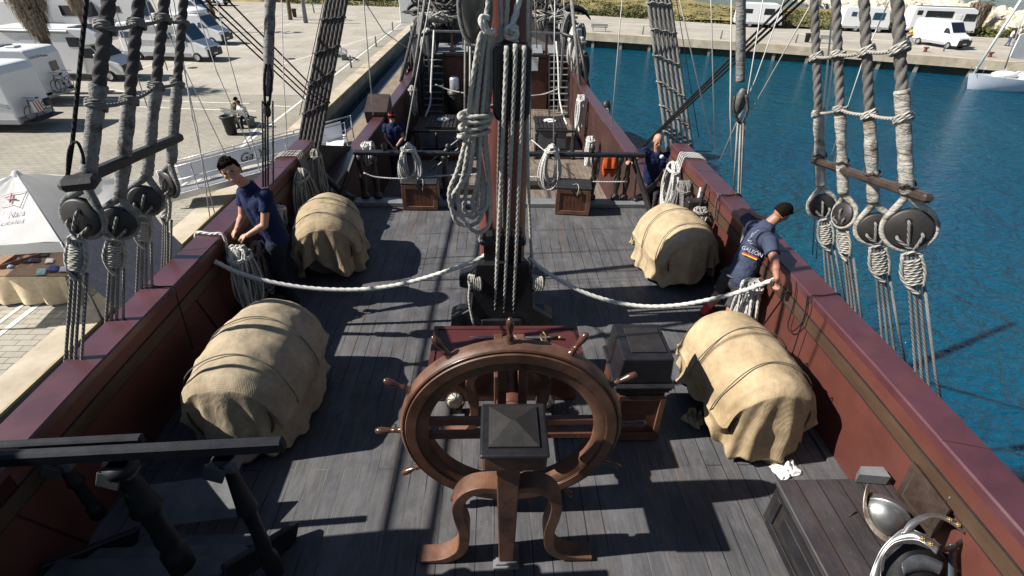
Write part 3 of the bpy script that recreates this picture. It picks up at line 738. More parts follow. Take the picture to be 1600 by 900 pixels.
# cuirass: front plate and shoulder straps standing open toward the camera
cu = thing('cuirass', 'polished steel breastplate with brass studded straps standing open on the bench', 'armour', (2.7, 1.45, .45))
def ribbon(rows, m, name='plate', par=None, th=.004, sub=8):
    "rows: (px,py,z, px,py,z) edge to edge; a bent plate"
    A_ = curve([P(r[0], r[1], z=r[2]) for r in rows], sub); B_ = curve([P(r[3], r[4], z=r[5]) for r in rows], sub); n = len(A_)
    mid = [(a_+b_)/2+(CAM-(a_+b_)/2).normalized()*(a_-b_).length*.12 for a_, b_ in zip(A_, B_)]
    mb = MB(); vs = [p for tr in zip(A_, mid, B_) for p in tr]; mb.add(vs, [(i*3+k, i*3+k+1, i*3+k+4, i*3+k+3) for i in range(n-1) for k in range(2)], True)
    o = mb.build(name, m, par or cu, solid=th); return A_, B_
def edge(pts, r=.004): mb = MB(); mb.tube(pts, r, 6); mb.build('rolled_edge', steel, cu)
A_, B_ = ribbon([(1352,925,.46,1378,930,.46),(1362,893,.52,1376,897,.52),(1375,862,.62,1380,868,.62),(1392,842,.70,1398,848,.70),(1415,826,.76,1428,843,.76),(1440,834,.78,1446,850,.78),(1470,852,.76,1463,866,.76)], steel, 'breastplate'); edge(B_); edge(A_)
A_, B_ = ribbon([(1408,834,.76,1424,832,.77),(1420,816,.80,1432,822,.80),(1440,805,.82,1446,813,.82),(1465,803,.80,1464,810,.80),(1490,812,.76,1486,819,.76),(1511,827,.72,1506,834,.72)], steel, 'shoulder_plate'); edge(A_, .003)
def stud(px, py, z):
    p = P(px, py, z=z); d = (CAM-p).normalized(); p = p+d*.014; mb = MB(); e1 = d.cross(V((0,0,1))).normalized(); e2 = d.cross(e1)
    mb.lathe([(0,.008),(.005,.007),(.009,.004),(.012,.0)], p, d, 12)
    for k in range(6): mb.ball(p+e1*.011*math.cos(k*PI/3)+e2*.011*math.sin(k*PI/3)+d*.001, .005, 6)
    mb.build('stud', brass, cu)
for q in ((1441,842,.785),(1454,850,.775),(1484,812,.77),(1497,820,.745)): stud(*q)
dk = plain('dark inside of armour', (.012,.012,.013), .5, .4, .2)
ribbon([(1380,905,.47,1470,930,.46),(1384,872,.52,1478,893,.50),(1400,852,.58,1474,872,.56),(1430,850,.62,1466,864,.62)], dk, 'backplate')
ribbon([(1408,880,.56,1412,900,.52),(1425,868,.58,1435,893,.53),(1448,868,.58,1455,893,.53),(1476,880,.55,1468,898,.52)], plain('scuffed leather', (.05,.055,.065), .3, 0, .5, 8, .2, 40, spots=((.35,.35,.35),9,.64)), 'belly_strap')
ribbon([(1462,856,.70,1468,864,.68),(1485,852,.66,1490,860,.64),(1508,838,.66,1512,845,.64)], leather, 'leather_strap')
ribbon([(1484,850,.66,1497,848,.66),(1482,875,.58,1495,873,.58),(1481,910,.48,1494,910,.48)], plain('blue grey leather', (.05,.06,.075), .35, 0, .3), 'leather_strap')

# ---------------- two slatted chests at the forward end
def chest(label, x, y, rz, w_=.60, d_=.44, h_=.46):
    M = Matrix.Rotation(rz, 3, 'Z'); c = V((x, y, 0)); o = thing('deck_chest', label, 'chest', c, 'slatted chests by the forward railing')
    T = lambda p: c+M@V(p)
    mb = MB(); mb.box(T((0,0,h_/2+.01)), (w_*.94, d_*.94, h_), M); mb.build('chest_body', wood2, o)
    mb = MB(); yf = -d_*.47-.006
    for p, d in (((0,yf,h_-.03),(w_*.96,.03,.07)), ((0,yf,.05),(w_*.96,.03,.07)), ((-w_*.43,yf,h_/2),(.075,.03,h_-.12)), ((w_*.43,yf,h_/2),(.075,.03,h_-.12))): mb.box(T(p), d, M, .005)
    mb.build('front_frame', woodm, o)
    mb = MB()
    for i in range(7): mb.box(T((-w_*.33+i*w_*.11, yf+.004, h_/2+.0)), (w_*.098, .012, h_-.15), M, .003)
    mb.build('slatted_panel', wood2, o)
    mb = MB(); mb.box(T((0,-.005,h_+.03)), (w_, d_*1.02, .045), M, .012); lid = mb.build('lid', blackm, o)
    mb = MB(); mb.box(T((0, yf-.012, h_+.0)), (.10, .012, .05), M, .004); mb.box(T((0.0, yf-.014, h_-.05)), (.03, .012, .08), M, .004); mb.build('hasp', irond, lid)
    mb = MB()
    for a_ in (-1, 1):
        for b_ in (-1, 1): mb.box(T((a_*w_*.43, b_*d_*.40, .012)), (.07,.07,.024), M)
    mb.build('foot_block', blackm, o)
    mb = MB(); mb.tube(curve([T((-.02,-.12,h_+.062)), T((.05,-.1,h_+.07)), T((.08,yf-.02,h_+.05)), T((.06,yf-.03,h_-.08))], 5), .008, 6); mb.build('lanyard', rope_l, o)
    return o
chest('slatted brown chest under the rope coil on the quay side of the mast', -1.28, 8.44-.0, R_(-1), .62, .42)
chest('slatted brown chest under the rope coil on the water side of the mast', 1.36, 8.28, R_(-7), .60, .42)
for o in (ob for ob in bpy.data.objects if ob.name.startswith('deck_chest')): pass

# ---------------- casks under canvas
bur1 = canvas('golden burlap', (.30,.22,.125), (.49,.375,.235), 260, .9); bur2 = canvas('greyish burlap', (.27,.215,.145), (.44,.36,.25), 230, .9); bur3 = canvas('sandy burlap', (.33,.25,.15), (.50,.39,.25), 300, .8); bur4 = canvas('weathered burlap', (.28,.22,.14), (.46,.36,.23), 210, 1.0)
def cask(label, x, y0, y1, R, rz=0, seed=0, hemz=.03, end_open=0.25, lift=None, tone=None, fa=1.0):
    L = y1-y0; c = V((x, (y0+y1)/2, 0)); M = Matrix.Rotation(rz, 3, 'Z')
    o = thing('covered_cask', label, 'cask', c, 'casks under canvas covers')
    mb = MB(); r = R*.84
    mb.lathe([(0,-L/2+.05),(r*.84,-L/2+.05),(r*.86,-L/2+.01),(r*.90,-L/2+.01),(r*.98,-L/4),(r,0),(r*.98,L/4),(r*.9,L/2-.01),(r*.84,L/2-.03),(0,L/2-.03)], c+V((0,0,R)), M@V((0,1,0)), 28)
    mb.build('barrel', goldm, o)
    mb = MB()
    for f in (-.45, .45): mb = MB(); mb.lathe([(r*(1-.32*f*f)+.004, f*L-.02),(r*(1-.32*f*f)+.006, f*L+.02)], c+V((0,0,R)), M@V((0,1,0)), 28); mb.build('hoop', irond, o)
    for s_ in (-1, 1):
        mb = MB(); mb.box(c+M@V((0, s_*L*.28, .05)), (R*1.3, .1, .1), M); mb.build('chock', blackm, o)
    rnd = random.Random(seed); ph = [rnd.uniform(0, 6.28) for _ in range(6)]
    NU, NV = 150, 60
    def sp(x, e): return math.copysign(abs(x)**e, x)
    def surf(u, v):
        th = 2*PI*u; cs, sn = math.cos(th), math.sin(th)
        m = max(abs(cs), abs(sn)); bx_, by_ = cs/m, sn/m                      # a rectangle's outline ...
        bx_ = lerp(bx_, cs, .16); by_ = lerp(by_, sn, .16)                      # ... with its corners eased
        t = v*2.1; Rb = R+.012
        if t <= 1:
            g = math.sin(t*PI/2)**.8; xx, yy = Rb*bx_*g, (L/2+.02)*by_*g
            bul = 1-.16*(yy/(L/2))**2
            zz = R+math.sqrt(max(0, (Rb*bul)**2-min(Rb*bul, abs(xx))**2)); zz -= .055*g**14
            dn = 0
        else:
            f = min(1, (t-1)/1.1); bul = 1-.16*by_**2; xe = Rb*bx_
            ze = R+math.sqrt(max(0, (Rb*bul)**2-min(Rb*bul, abs(xe))**2))-.055
            hem = hemz+.09*max(0, math.sin(3*th+ph[0])*math.sin(5*th+ph[1]))+.04*math.sin(9*th+ph[2])**2
            if lift:
                for (la, lw, lz) in lift:
                    d = abs((th-la+PI) % (2*PI)-PI); hem += lz*math.exp(-(d/lw)**2)
            zz = lerp(ze, hem, f); dn = f
            k = min(1, f*1.6); cx, cy = lerp(bx_, sp(cs, .72), k), lerp(by_, sp(sn, .72), k)
            fold = math.sin(11*th+ph[3]+1.5*math.sin(2*th))*.5+math.sin(19*th+ph[4])*.35+math.sin(7*th+ph[5])*.4
            e_ = abs(sn)**2; off = (.02+.060*fa*fold*(.35+.65*e_)+.06*e_)*f**.8-.03*math.sin(f*PI)*(1-e_)
            l_ = math.hypot(cx, cy); xx = Rb*cx+off*cx/l_; yy = (L/2+.02)*cy+off*cy/l_
        q = V((xx, yy, zz+.012))
        w_ = nz(q, 3.2, seed)*.018+nz(q, 8.0, seed+3)*.009+nz((xx*3, yy*14, zz*3), 1, seed+1)*.006
        w_ += .030*dn*nz(V((xx*10, yy*10, zz*1.6)), 1, seed+9)
        hb = sum(math.exp(-((yy-q_*L)/.022)**2) for q_ in (-.44,-.22,.2,.42)); w_ += .009*hb*(1-dn*.7)
        nrm = V((xx*1.2, yy*.6*dn, (zz-R) if zz > R else 0)); nrm = nrm.normalized() if nrm.length > 1e-6 else V((0,0,1))
        return c+M@(q+nrm*w_)
    mb = MB(); mb.grid(surf, NU, NV, True, True)
    cv = mb.build('canvas_cover', tone or burlap, o, fixn=True, solid=.004)
    for f in (.30, -.10):
        yy = -f*L; pts = []
        for i in range(41):
            a = lerp(R_(-8), R_(188), i/40); bu = (R*(1-.16*(yy/(L/2))**2)+.034); pts.append(c+M@V((bu*math.cos(a), yy+.03*math.sin(a*3+seed)+.02*math.cos(a), R+.01+bu*math.sin(a))))
        mb = MB(); mb.tube(pts, .0055, 6); mb.build('lashing', rope_g, o)
    return o
cask('burlap covered cask beside the bench cabinet, a white cloth at its near foot', 2.36, 2.98, 4.12, .45, R_(3), 3, .02, lift=((PI*1.08,.5,.28),), tone=bur1, fa=1.35)
cask('burlap covered cask behind the stern stair, in front of the man coiling rope', -2.20, 3.05, 4.28, .47, R_(-2), 10, .05, tone=bur2, fa=1.1)
cask('burlap covered cask between the bending man and the forward railing', 2.52, 5.75, 6.75, .44, R_(9), 14, .03, lift=((PI*1.62,.35,.25),), tone=bur3, fa=.8)
cask('burlap covered cask behind the man coiling rope, nearest the quay side chest', -2.32, 5.95, 7.0, .45, R_(10), 21, .03, lift=((PI*1.45,.3,.22),), tone=bur4, fa=1.5)
# loose canvas ends and the white cloth
def cloth_patch(name, label, cat, c, w_, d_, m, seed, h=.05, rz=0, out=None):
    c = V(c); M = Matrix.Rotation(rz, 3, 'Z'); mb = MB()
    def f(u, v):
        x, y = (u-.5)*w_, (v-.5)*d_; k = 1+.35*nz((u*2.2, v*2.2, seed)); e = min(u, 1-u, v, 1-v)
        return c+M@V((x*k, y*k, .006+h*abs(nz((u*4, v*4, seed+5)))*2*min(1, e*6+.15)))
    mb.grid(f, 26, 26); o = mb.build(name, m, solid=.003); return tag(o, label, cat)
cloth_patch('white_cloth', 'crumpled white cloth on the deck between the bench cabinet and the near cask', 'cloth', P(1228,735,z=0), .24, .15, whitep, 5, .05, .3)
cloth_patch('canvas_end', 'loose corner of burlap on the deck under the white cloth side of the cask', 'canvas', P(1195,712,z=0), .34, .16, burlap, 9, .07, -.3)
cloth_patch('canvas_end', 'dark frayed burlap corner in the shade beside the binnacle', 'canvas', P(1085,655,z=0), .2, .2, burlap, 12, .06, .8)
cloth_patch('canvas_end', 'twisted burlap corner poking toward the mast from the forward water side cask', 'canvas', P(994,380,z=0), .2, .1, burlap, 15, .12, .1)
cloth_patch('canvas_end', 'small burlap twist on the deck between binnacle and near cask', 'canvas', P(1063,552,z=0), .12, .07, burlap, 18, .12, .1)
# ================================================================ near shrouds with deadeyes
def shroud(side, label, grp, base_px, de_px, top_px, de_r, turn, Yd, wrap_y, r=.034, topdY=.35, m_rope=lob_g, m_wrap=wrapm2, dr=(0,)):
    B = P(*base_px, z=1.1)
    D = P(*de_px, Y=Yd); T0 = P(*top_px, Y=Yd+topdY); d = (T0-D).normalized()
    o = thing('shroud', label, 'shroud', V((B.x, B.y, .3)), grp)
    top = T0+d*3.2
    # where wrapping ends
    W = None
    for i in range(400):
        q = D+d*(i*.01)
        if J(q)[1] <= wrap_y: W = q; break
    neck = D+d*(de_r*1.75)
    mb = MB(); mb.tube(resample([W, top], .012), r, 18, lobes=3, pitch=.26, capped=True); mb.build('laid_rope', m_rope, o)
    mb = MB(); ps = resample([neck, W+d*.03], .015)
    mb.tube(ps, [r*(1.20+.30*nz((i*.12, B.x*5, B.y*7))+.12*nz((i*.9, B.y*3, 1))) for i in range(len(ps))], 14); mb.build('canvas_wrap', m_wrap, o)
    # deadeye disc faces the camera, turned
    ax = (CAM-D); ax.z *= .4; ax.normalize(); ax = Matrix.Rotation(turn, 3, 'Z') @ ax
    up = (d-ax*d.dot(ax)).normalized(); sx_ = up.cross(ax).normalized()
    R = de_r
    mb = MB(); mb.lathe([(0,-.035),(R*.86,-.035),(R*.95,-.026),(R*.97,-.012),(R*.90,0),(R*.97,.012),(R*.95,.026),(R*.86,.035),(0,.035)], D, ax, 36); de = mb.build('deadeye', blackm, o)
    holes = [up*R*.42, -up*R*.26+sx_*R*.48, -up*R*.26-sx_*R*.48]
    for h in holes: mb = MB(); mb.lathe([(R*.15,.036),(R*.12,.0375),(0,.0372)], D+h, ax, 14); mb.build('deadeye_hole', plain('deep hole', (.004,.004,.004), .9, bump=0), de)
    # collar of the shroud round the deadeye
    col = []; rr = []
    for i in range(41):
        a = lerp(R_(-262), R_(82), i/40); q = D+(sx_*math.cos(a)+up*math.sin(a))*R*1.05
        f = abs(i/40-.5)*2
        if f > .78: q = q.lerp(neck, ((f-.78)/.22)**1.3)
        col.append(q+ax*.0); rr.append(r*((.48 if f < .6 else lerp(.48, .80, (f-.6)/.4))+.14*nz((i*.5, B.y*3, 2))))
    mb = MB(); mb.tube(col, rr, 10); mb.build('collar', m_wrap, o)
    # lanyards to the rail, with the frapping turns under the deadeye
    B1 = V((B.x, B.y, .2)); low = B+(B-D).normalized()*.5
    dd = (B-D).normalized(); S0 = D+dd*(R*1.35); S1 = D+dd*(R*1.35+.26)
    for k, h in enumerate(holes):
        off = sx_*(k-1)*.028; mb = MB()
        mb.tube(resample([D+h+ax*.030, D+h-up*.01+ax*.052]+curve([D+h-up*.02+ax*.055, (D+h)*.45+S0*.55+off*.4+ax*.055, S0+off*.8+ax*.035, S1+off+ax*.02, B+off*1.3, low+off*1.6], 8), .03), .0115, 8); mb.build('lanyard', rope_g, o)
    off = sx_*.06; mb = MB(); mb.tube([S1+off, B+off*1.4, low+off*2.0], .011, 7); mb.build('lanyard', rope_g, o)
    mb = MB(); n = 9
    hel = []
    for i in range(n*12):
        a = 2*PI*i/12; q = S0.lerp(S1, .15+.8*i/(n*12)); hel.append(q+sx_*.048*math.cos(a)+ax*(.03*math.sin(a)+.02))
    mb.tube(hel, .0118, 6)
    mb.tube(curve([S0+sx_*.05+ax*.03, S0.lerp(S1,.5)+sx_*.068+ax*.03, S1+sx_*.05+ax*.03], 6), .014, 6)
    mb.tube(curve([S0-sx_*.05+ax*.03, S0.lerp(S1,.6)-sx_*.068+ax*.03, S1-sx_*.03+ax*.04, S1+dd*.06+sx_*.02+ax*.04], 6), .014, 6)
    mb.tube(curve([S0-sx_*.055+ax*.02, S0-dd*.03+ax*.05, S0+sx_*.055+ax*.02], 6), .014, 6)
    mb.build('lanyard_hitch', rope_l, o)
    return dict(o=o, D=D, d=d, r=r, top=top, ax=ax)
def at_y(s, y):
    for i in range(500):
        q = s['D']+s['d']*(i*.01)
        if J(q)[1] <= y: return q
    return q
GR = 'shrouds set up with deadeyes outside the water side rail'; GL = 'shrouds set up with deadeyes outside the quay side rail'
RS = [shroud(1, 'thick shroud nearest the viewer over the water, with the biggest round deadeye', GR, (1440,583), (1420,357), (1402,0), .148, R_(10), 3.15, 150, .036),
      shroud(1, 'second shroud from the viewer over the water, its deadeye half behind the nearest one', GR, (1385,515), (1367,356), (1350,0), .128, R_(14), 3.65, 188, .036),
      shroud(1, 'third shroud from the viewer over the water, its deadeye small and edge-turned', GR, (1330,465), (1319,335), (1306,0), .112, R_(-42), 4.1, 188, .036),
      shroud(1, 'farthest of the four deadeye shrouds over the water, above the bending man', GR, (1296,425), (1284,321), (1272,0), .118, R_(16), 4.6, 178, .036)]
LS = [shroud(-1, 'thickest dark shroud nearest the viewer on the quay side, deadeye over the white tent', GL, (110,560), (130,339), (170,0), .135, R_(-46), 3.2, 140, .040, .35, lob_d, wrapm),
      shroud(-1, 'second dark shroud on the quay side, its round deadeye over the tent wall', GL, (174,500), (184,347), (217,0), .125, R_(-18), 3.65, 155, .038, .35, lob_d, wrapm),
      shroud(-1, 'third dark shroud on the quay side, deadeye above the tent corner', GL, (221,450), (226,312), (257,0), .125, R_(-14), 4.1, 140, .038, .35, lob_d, wrapm),
      shroud(-1, 'fourth dark shroud on the quay side, thin rusty wrap and edge-on deadeye', GL, (258,400), (265,287), (287,0), .115, R_(-62), 4.6, 130, .036, .35, lob_d, wrapm)]
def ratline(label, grp, pts_s, y_list, mr, ext=0):
    P_ = [at_y(s, y) for s, y in zip(pts_s, y_list)]; o = thing('ratline', label, 'ratline', P_[0], grp)
    for a, b in zip(P_, P_[1:]):
        mb = MB(); ln = [q+(CAM-q).normalized()*.03 for q in line(a, b, 8, .015)]; mb.tube(ln, .013, 8); mb.build('cross_line', mr, o)
    for s, q in zip(pts_s, P_):
        d = s['d']; e1 = d.cross(s['ax']).normalized(); e2 = d.cross(e1); hel = []
        for i in range(36):
            a = 2*PI*i/12; hel.append(q+d*(-.022+.045*i/36+.012*math.cos(a+1))+(e1*math.cos(a)+e2*math.sin(a))*(s['r']+.012))
        mb = MB(); mb.tube(hel, .0125, 8); mb.build('clove_hitch', mr, o)
g1 = 'ratlines across the water side shrouds'; g2 = 'ratlines across the quay side shrouds'
ratline('upper pale ratline knotted across the four shrouds over the water', g1, RS[::-1], (90,87,82,77), rope_l)
ratline('lower pale ratline knotted across the four shrouds over the water', g1, RS[::-1], (177,173,181,186), rope_l)
ratline('upper grey ratline knotted across the four shrouds before the parked vans', g2, LS, (44,39,30,34), rope_g)
ratline('lower grey ratline knotted across the four shrouds, above the dark spreader bar', g2, LS, (165,157,135,130), rope_g)
# spreader bars
def spreader(label, pts, w_, h, m):
    o = thing('spreader_bar', label, 'bar', pts[0]); mb = MB(); a, b = V(pts[0]), V(pts[1]); mb.bar(a, b, w_, h, ch=.018); mb.build('bar', m, o); return o
spb = plain('spreader wood', (.05,.035,.028), .35, 0, .4, 8, .08, 40, spots=((.2,.12,.05), 6, .78))
a = P(1272,250,Y=4.75); b = P(1452,311,Y=3.02)
o = spreader('brown square wooden bar lashed across the water side shrouds above the deadeyes', (a, b), .075, .062, spb)
for s in RS:
    y = 250+(J(s['D'])[0]-1272)/(1452-1272)*62-12; q = at_y(s, y); mb = MB(); hel = [q+s['d']*(.02*math.cos(i*2.1))+V((math.cos(i*.7)*.06, math.sin(i*.7)*.06, 0)) for i in range(18)]
    mb.tube(hel, .007, 6, True); mb.build('seizing', rope_d, o)
a = P(280,214,Y=4.75); b = P(103,290,Y=3.02)
o = spreader('blackish thick wooden bar with a knobbed end lashed across the quay side shrouds', (a, b), .085, .07, blackm)
e = P(125,285,Y=3.05); mb = MB(); mb.box(e, (.20,.14,.075), Matrix.Rotation(R_(20),3,'Z'), .025); mb.build('end_knob', blackm, o)

# ================================================================ single lines of rigging
def rline(label, pts, r, m, name='rigging_line', cat='line', grp=None, rs=None, n=7, par=None):
    mb = MB(); mb.tube(pts, rs or r, n); o = mb.build(name, m, par); 
    if par is None: tag(o, label, cat, grp)
    return o
def pl(label, seq, r, m, grp='thin running lines of the rigging', ext=1.6, **k):
    "seq: (px,py,Y) ; last point may run on out of the frame"
    q = [P(x, y, Y=Y) for x, y, Y in seq]
    if ext: q[0] = q[0]+(q[0]-q[1]).normalized()*ext
    return rline(label, q, r, m, grp=grp, **k)
pl('black cable hanging from above the caravans to the knob of the spreader bar', [(135,0,3.2),(113,225,3.15),(105,280,3.1)], .012, rope_b)
rline('short black rope loop hooked over the spreader bar end', curve([P(105,285,Y=3.1), P(108,235,Y=3.1), P(120,222,Y=3.1), P(129,240,Y=3.1), P(131,256,Y=3.1)], 6), .009, rope_b, 'rope_loop', 'rope')
L = [
 ('pale line slanting past the second caravan down behind the fourth shroud', (178,8,5.5),(246,215,5.5), .007),
 ('pale line crossing the silver camper van', (228,0,5.6),(262,110,5.6), .007),
 ('pale line left of two close ones, falling to the rail behind the shrouds', (262,0,5.8),(308,200,5.8),(328,340,5.8), .008),
 ('pale line falling beside its twin to the rail by the man coiling rope', (271,0,5.8),(300,180,5.8),(335,332,5.8), .008),
 ('pale line passing the rubbish bin toward the gangway', (303,0,6.4),(338,110,6.4),(392,235,6.4), .007),
 ('pale line falling past the bench with two people', (338,0,6.4),(358,90,6.4),(404,255,6.4), .007),
 ('thin pale line falling from the van windscreen to the gangway banner', (285,100,6.2),(352,240,6.2), .006),
 ('pale line dropping straight in front of the parking lines, left of the rope bundle', (440,0,7.2),(443,120,7.2),(449,225,7.2), .007),
 ('white line dropping past the small quay bollards to the pontoon', (568,0,9.3),(583,180,9.3), .012),
 ('white line from the anchor down to the coil on the forward railing', (672,0,9.0),(633,220,8.62), .012),
 ('pale line right of the red mast down to the coil on the railing', (867,0,8.9),(865,222,8.62), .012),
 ('white line hanging over the harbour water left of the rope ladder', (972,0,9.4),(955,205,9.4), .011),
 ('pale line crossing the rope ladder over the water, slanting down to the rail', (1062,0,7.6),(1112,225,7.6), .010),
 ('pale line straight down right of the rope ladder to the rail tackle', (1111,0,7.5),(1117,235,7.5), .010),
 ('light line left beside the dark wrapped stay', (1143,0,6.5),(1141,170,6.5),(1143,245,6.5), .011),
 ('pale line rising right of the wrapped stay past the white camper', (1192,0,7.0),(1166,160,7.0),(1130,240,7.3), .009),
 ('pale line slanting from upper sky side to the foot of the wrapped block', (1268,5,6.2),(1170,180,6.6), .009),
 ('long pale line slanting across the far quay toward the stay', (1225,0,6.4),(1180,125,6.5),(1125,250,7.0), .008),
 ('pale line behind the first water side shroud, falling to the rail', (1303,0,5.6),(1278,250,5.6),(1270,398,5.6), .011),
 ('pale line doubled behind the shrouds over the water', (1312,0,5.6),(1284,240,5.6),(1276,404,5.6), .010),
 ('thin line slanting between the third and second shroud down to the rail', (1390,0,5.2),(1350,90,5.2),(1300,240,5.2), .007),
 ('thin dark line along the quay edge of the rope bundle', (506,0,8.9),(468,180,8.9), .008),
 ('thin dark line on the water edge of the rope ladder', (1057,0,8.9),(1092,215,8.9), .008),
]
for t in L:
    lab, pts, r = t[0], [p for p in t[1:-1]], t[-1]
    pl(lab, pts, r*.8, rope_d if 'dark line' in lab else linep)
for i, (lab, a, b) in enumerate((('uppermost of the dark stays slanting from the parked vans to the rope bundle', (333,0,8.5), (482,142,9.5)), ('middle dark stay slanting across the paving to the rope bundle', (322,0,8.5), (481,150,9.5)),
        ('lowest dark stay slanting across the paving behind the wrapped stay', (356,0,8.6), (484,131,9.6)), ('dark stay farther out over the bench toward the rope bundle', (310,0,8.4), (476,155,9.4)))):
    pl(lab, [a, b], .013, rope_b, 'dark stays slanting over the quay')
for lab, a, b in (('upper dark stay slanting over the harbour from the far camper down to the railing', (1232,0,7.2), (1010,222,9.6)), ('middle dark stay slanting over the harbour behind the rope ladder', (1240,4,7.2), (1004,228,9.6)),
        ('lowest dark stay slanting over the harbour behind the bald man', (1247,8,7.2), (998,236,9.6))):
    pl(lab, [a, b], .017, rope_b, 'dark stays slanting over the harbour')
pl('slack white rope curving from the quay bollards to the ship side', [(568,0,14),(600,50,15),(640,78,18.5)], .012, rope_w, ext=0)
# wrapped stays with their tackles
st_ = thing('wrapped_stay', 'grey wrapped stay with a dark tackle hanging over the gangway left of the rope bundle', 'stay', P(420,285,Y=5.8))
ps = resample([P(424,-60,Y=6.0), P(418,150,Y=5.8)], .05); mb = MB(); mb.tube(ps, [.052*(1+.18*nz((i*.5,3,1))-(.3 if i > len(ps)-3 else 0)) for i in range(len(ps))], 12); mb.build('canvas_wrap', wrapm, st_)
for dx in (-5, 6):
    mb = MB(); mb.tube(curve([P(418+dx*.4,100,Y=5.75), P(418+dx,125,Y=5.75), P(417+dx*.6,165,Y=5.78)], 6), .014, 7); mb.build('strop', rope_b, st_)
for dx, y in ((-7, 292), (-3, 292), (1, 290), (9, 288)):
    mb = MB(); mb.tube([P(417+dx,158,Y=5.8), P(418+dx,y,Y=5.82)], .011, 7); mb.build('fall_rope', rope_d if dx < 5 else rope_g, st_)
mb = MB(); mb.ball(P(417,172,Y=5.8), .06, 12, (.7,.6,1.3)); mb.build('block', blackm, st_)
sr = thing('wrapped_stay', 'dark wrapped stay ending in a worn block over the harbour rail, pale tackle below it', 'stay', P(1155,290,Y=6.6))
ps = resample([P(1158,-60,Y=6.7), P(1157,128,Y=6.6)], .05); mb = MB(); mb.tube(ps, [.056*(1+.12*nz((i*.5,7,1))) for i in range(len(ps))], 12); mb.build('canvas_wrap', wrapm, sr)
mb = MB(); mb.ball(P(1157,158,Y=6.58), .085, 14, (.85,.7,1.95)); mb.build('block', plain('worn block', (.09,.085,.08), .5, 0, .5, 12, .1, spots=((.4,.38,.35),9,.62)), sr)
mb = MB(); mb.tube(curve([P(1148,150,Y=6.5), P(1146,170,Y=6.5), P(1157,192,Y=6.5), P(1168,170,Y=6.5), P(1166,148,Y=6.5)], 6), .02, 8); mb.build('strop', rope_d, sr)
for dx, a_, b_ in ((-4,190,300),(0,190,320),(4,190,320),(7,190,300)):
    mb = MB(); mb.tube([P(1157+dx,a_,Y=6.6), P(1153+dx*.8,b_,Y=6.55), P(1170+dx,410,Y=6.2)] if dx in (0,4) else [P(1157+dx,a_,Y=6.6), P(1150+dx,b_,Y=6.6)], .012, 7); mb.build('fall_rope', rope_l, sr)
# ================================================================ main shrouds further forward with ratlines
def far_shrouds(side, bots, tops, Yb, Yt, rows, grp, labs, rm, rl):
    SS = []
    for i, (b, t) in enumerate(zip(bots, tops)):
        B = P(b[0], b[1], Y=Yb+i*.0); T = P(t[0], t[1], Y=Yt); d = (T-B).normalized()
        o = rline(labs[i], resample([B-d*.5, T+d*4], .05), .033, rm, 'laid_shroud', 'shroud', grp, n=10); SS.append((B, T))
    for k, (ya, yb, lab) in enumerate(rows):
        pts = []
        for i, (B, T) in enumerate(SS):
            y = lerp(ya, yb, i/(len(SS)-1)); lo, hi = B, T+(T-B)
            for _ in range(30):
                m_ = (lo+hi)/2
                if J(m_)[1] > y: lo = m_
                else: hi = m_
            pts.append(lo)
        o = thing('ratline', lab, 'ratline', pts[0], grp+' ratlines')
        mb = MB()
        ln = []
        for i, q in enumerate(pts):
            ln.append(q+V((0,-.045,.02*(i % 2))))
        mb.tube(curve(ln, 4), .013, 6); mb.build('cross_line', rl, o)
        for q in pts:
            mb = MB(); mb.tube([q+V((.045*math.cos(a*PI/3), .045*math.sin(a*PI/3), .012*math.sin(a)-.0)) for a in range(12)], .012, 5, False); mb.build('clove_hitch', rl, o)
ord_ = ['first', 'second', 'third', 'fourth', 'fifth', 'sixth', 'seventh']
far_shrouds(-1, [(468+i*6.6, 220-i*1.0) for i in range(6)], [(511+i*6.0, 0) for i in range(6)], 9.1, 9.7, [(31,27,'topmost dark batten line across the rope bundle over the paving'),(84,72,'second ratline down across the rope bundle over the paving'),(133,112,'third ratline down across the rope bundle over the paving'),(178,160,'lowest ratline across the rope bundle, by the gangway')],
            'bundle of dark shrouds over the paving', [f'{ord_[i]} laid rope, counted from the parked vans, of the dark bundle over the paving' for i in range(6)], rope_d, rope_d)
far_shrouds(1, [(1042+i*7.6, 225) for i in range(6)], [(1013+i*6.6, 0) for i in range(6)], 9.1, 9.7, [(4,7,'topmost ratline of the rope ladder over the harbour'),(45,52,'dark batten across the rope ladder over the harbour'),(86,101,'pale ratline of the rope ladder, level with the far quay wall'),(127,151,'pale ratline of the rope ladder over the open water'),(164,197,'pale ratline of the rope ladder just above the bald man'),(204,240,'lowest ratline of the rope ladder beside the bald man')],
            'rope ladder of shrouds over the harbour', [f'{ord_[i]} laid rope, counted from the mast, of the rope ladder over the harbour' for i in range(6)], rope_g, rope_l)

# ================================================================ ropes on the mast
LOB = {'pale rope': lob_l, 'white rope': lob_w, 'grey rope': lob_g, 'tarred rope': lob_d}
def rp(label, pts, r, m, name='rope', cat='rope', n=12, twist=True, k=10, cl=False):
    m = LOB.get(m.name, m)
    ps = resample(curve(pts, k, cl), max(.012, r*.55)); mb = MB()
    if twist: mb.tube(ps, r, n, lobes=3, pitch=r*9)
    else: mb.tube(ps, r, n)
    return tag(mb.build(name, m), label, cat)
Yf = MY-.42
tb = thing('tackle_block', 'big black triple block hanging on the face of the mast with three falls', 'block', P(803,120,Y=Yf))
c1 = P(800,129,Y=Yf)
bw = .42
mb = MB(); mb.prism([(-.14,.33),(-.175,.29),(-.175,-.26),(-.14,-.33),(.14,-.33),(.17,-.26),(.17,.29),(.14,.33)], -.10, .10, 'XZ', V((c1.x, c1.y, c1.z))); mb.build('block_shell', blackg, tb, bevel=.03)
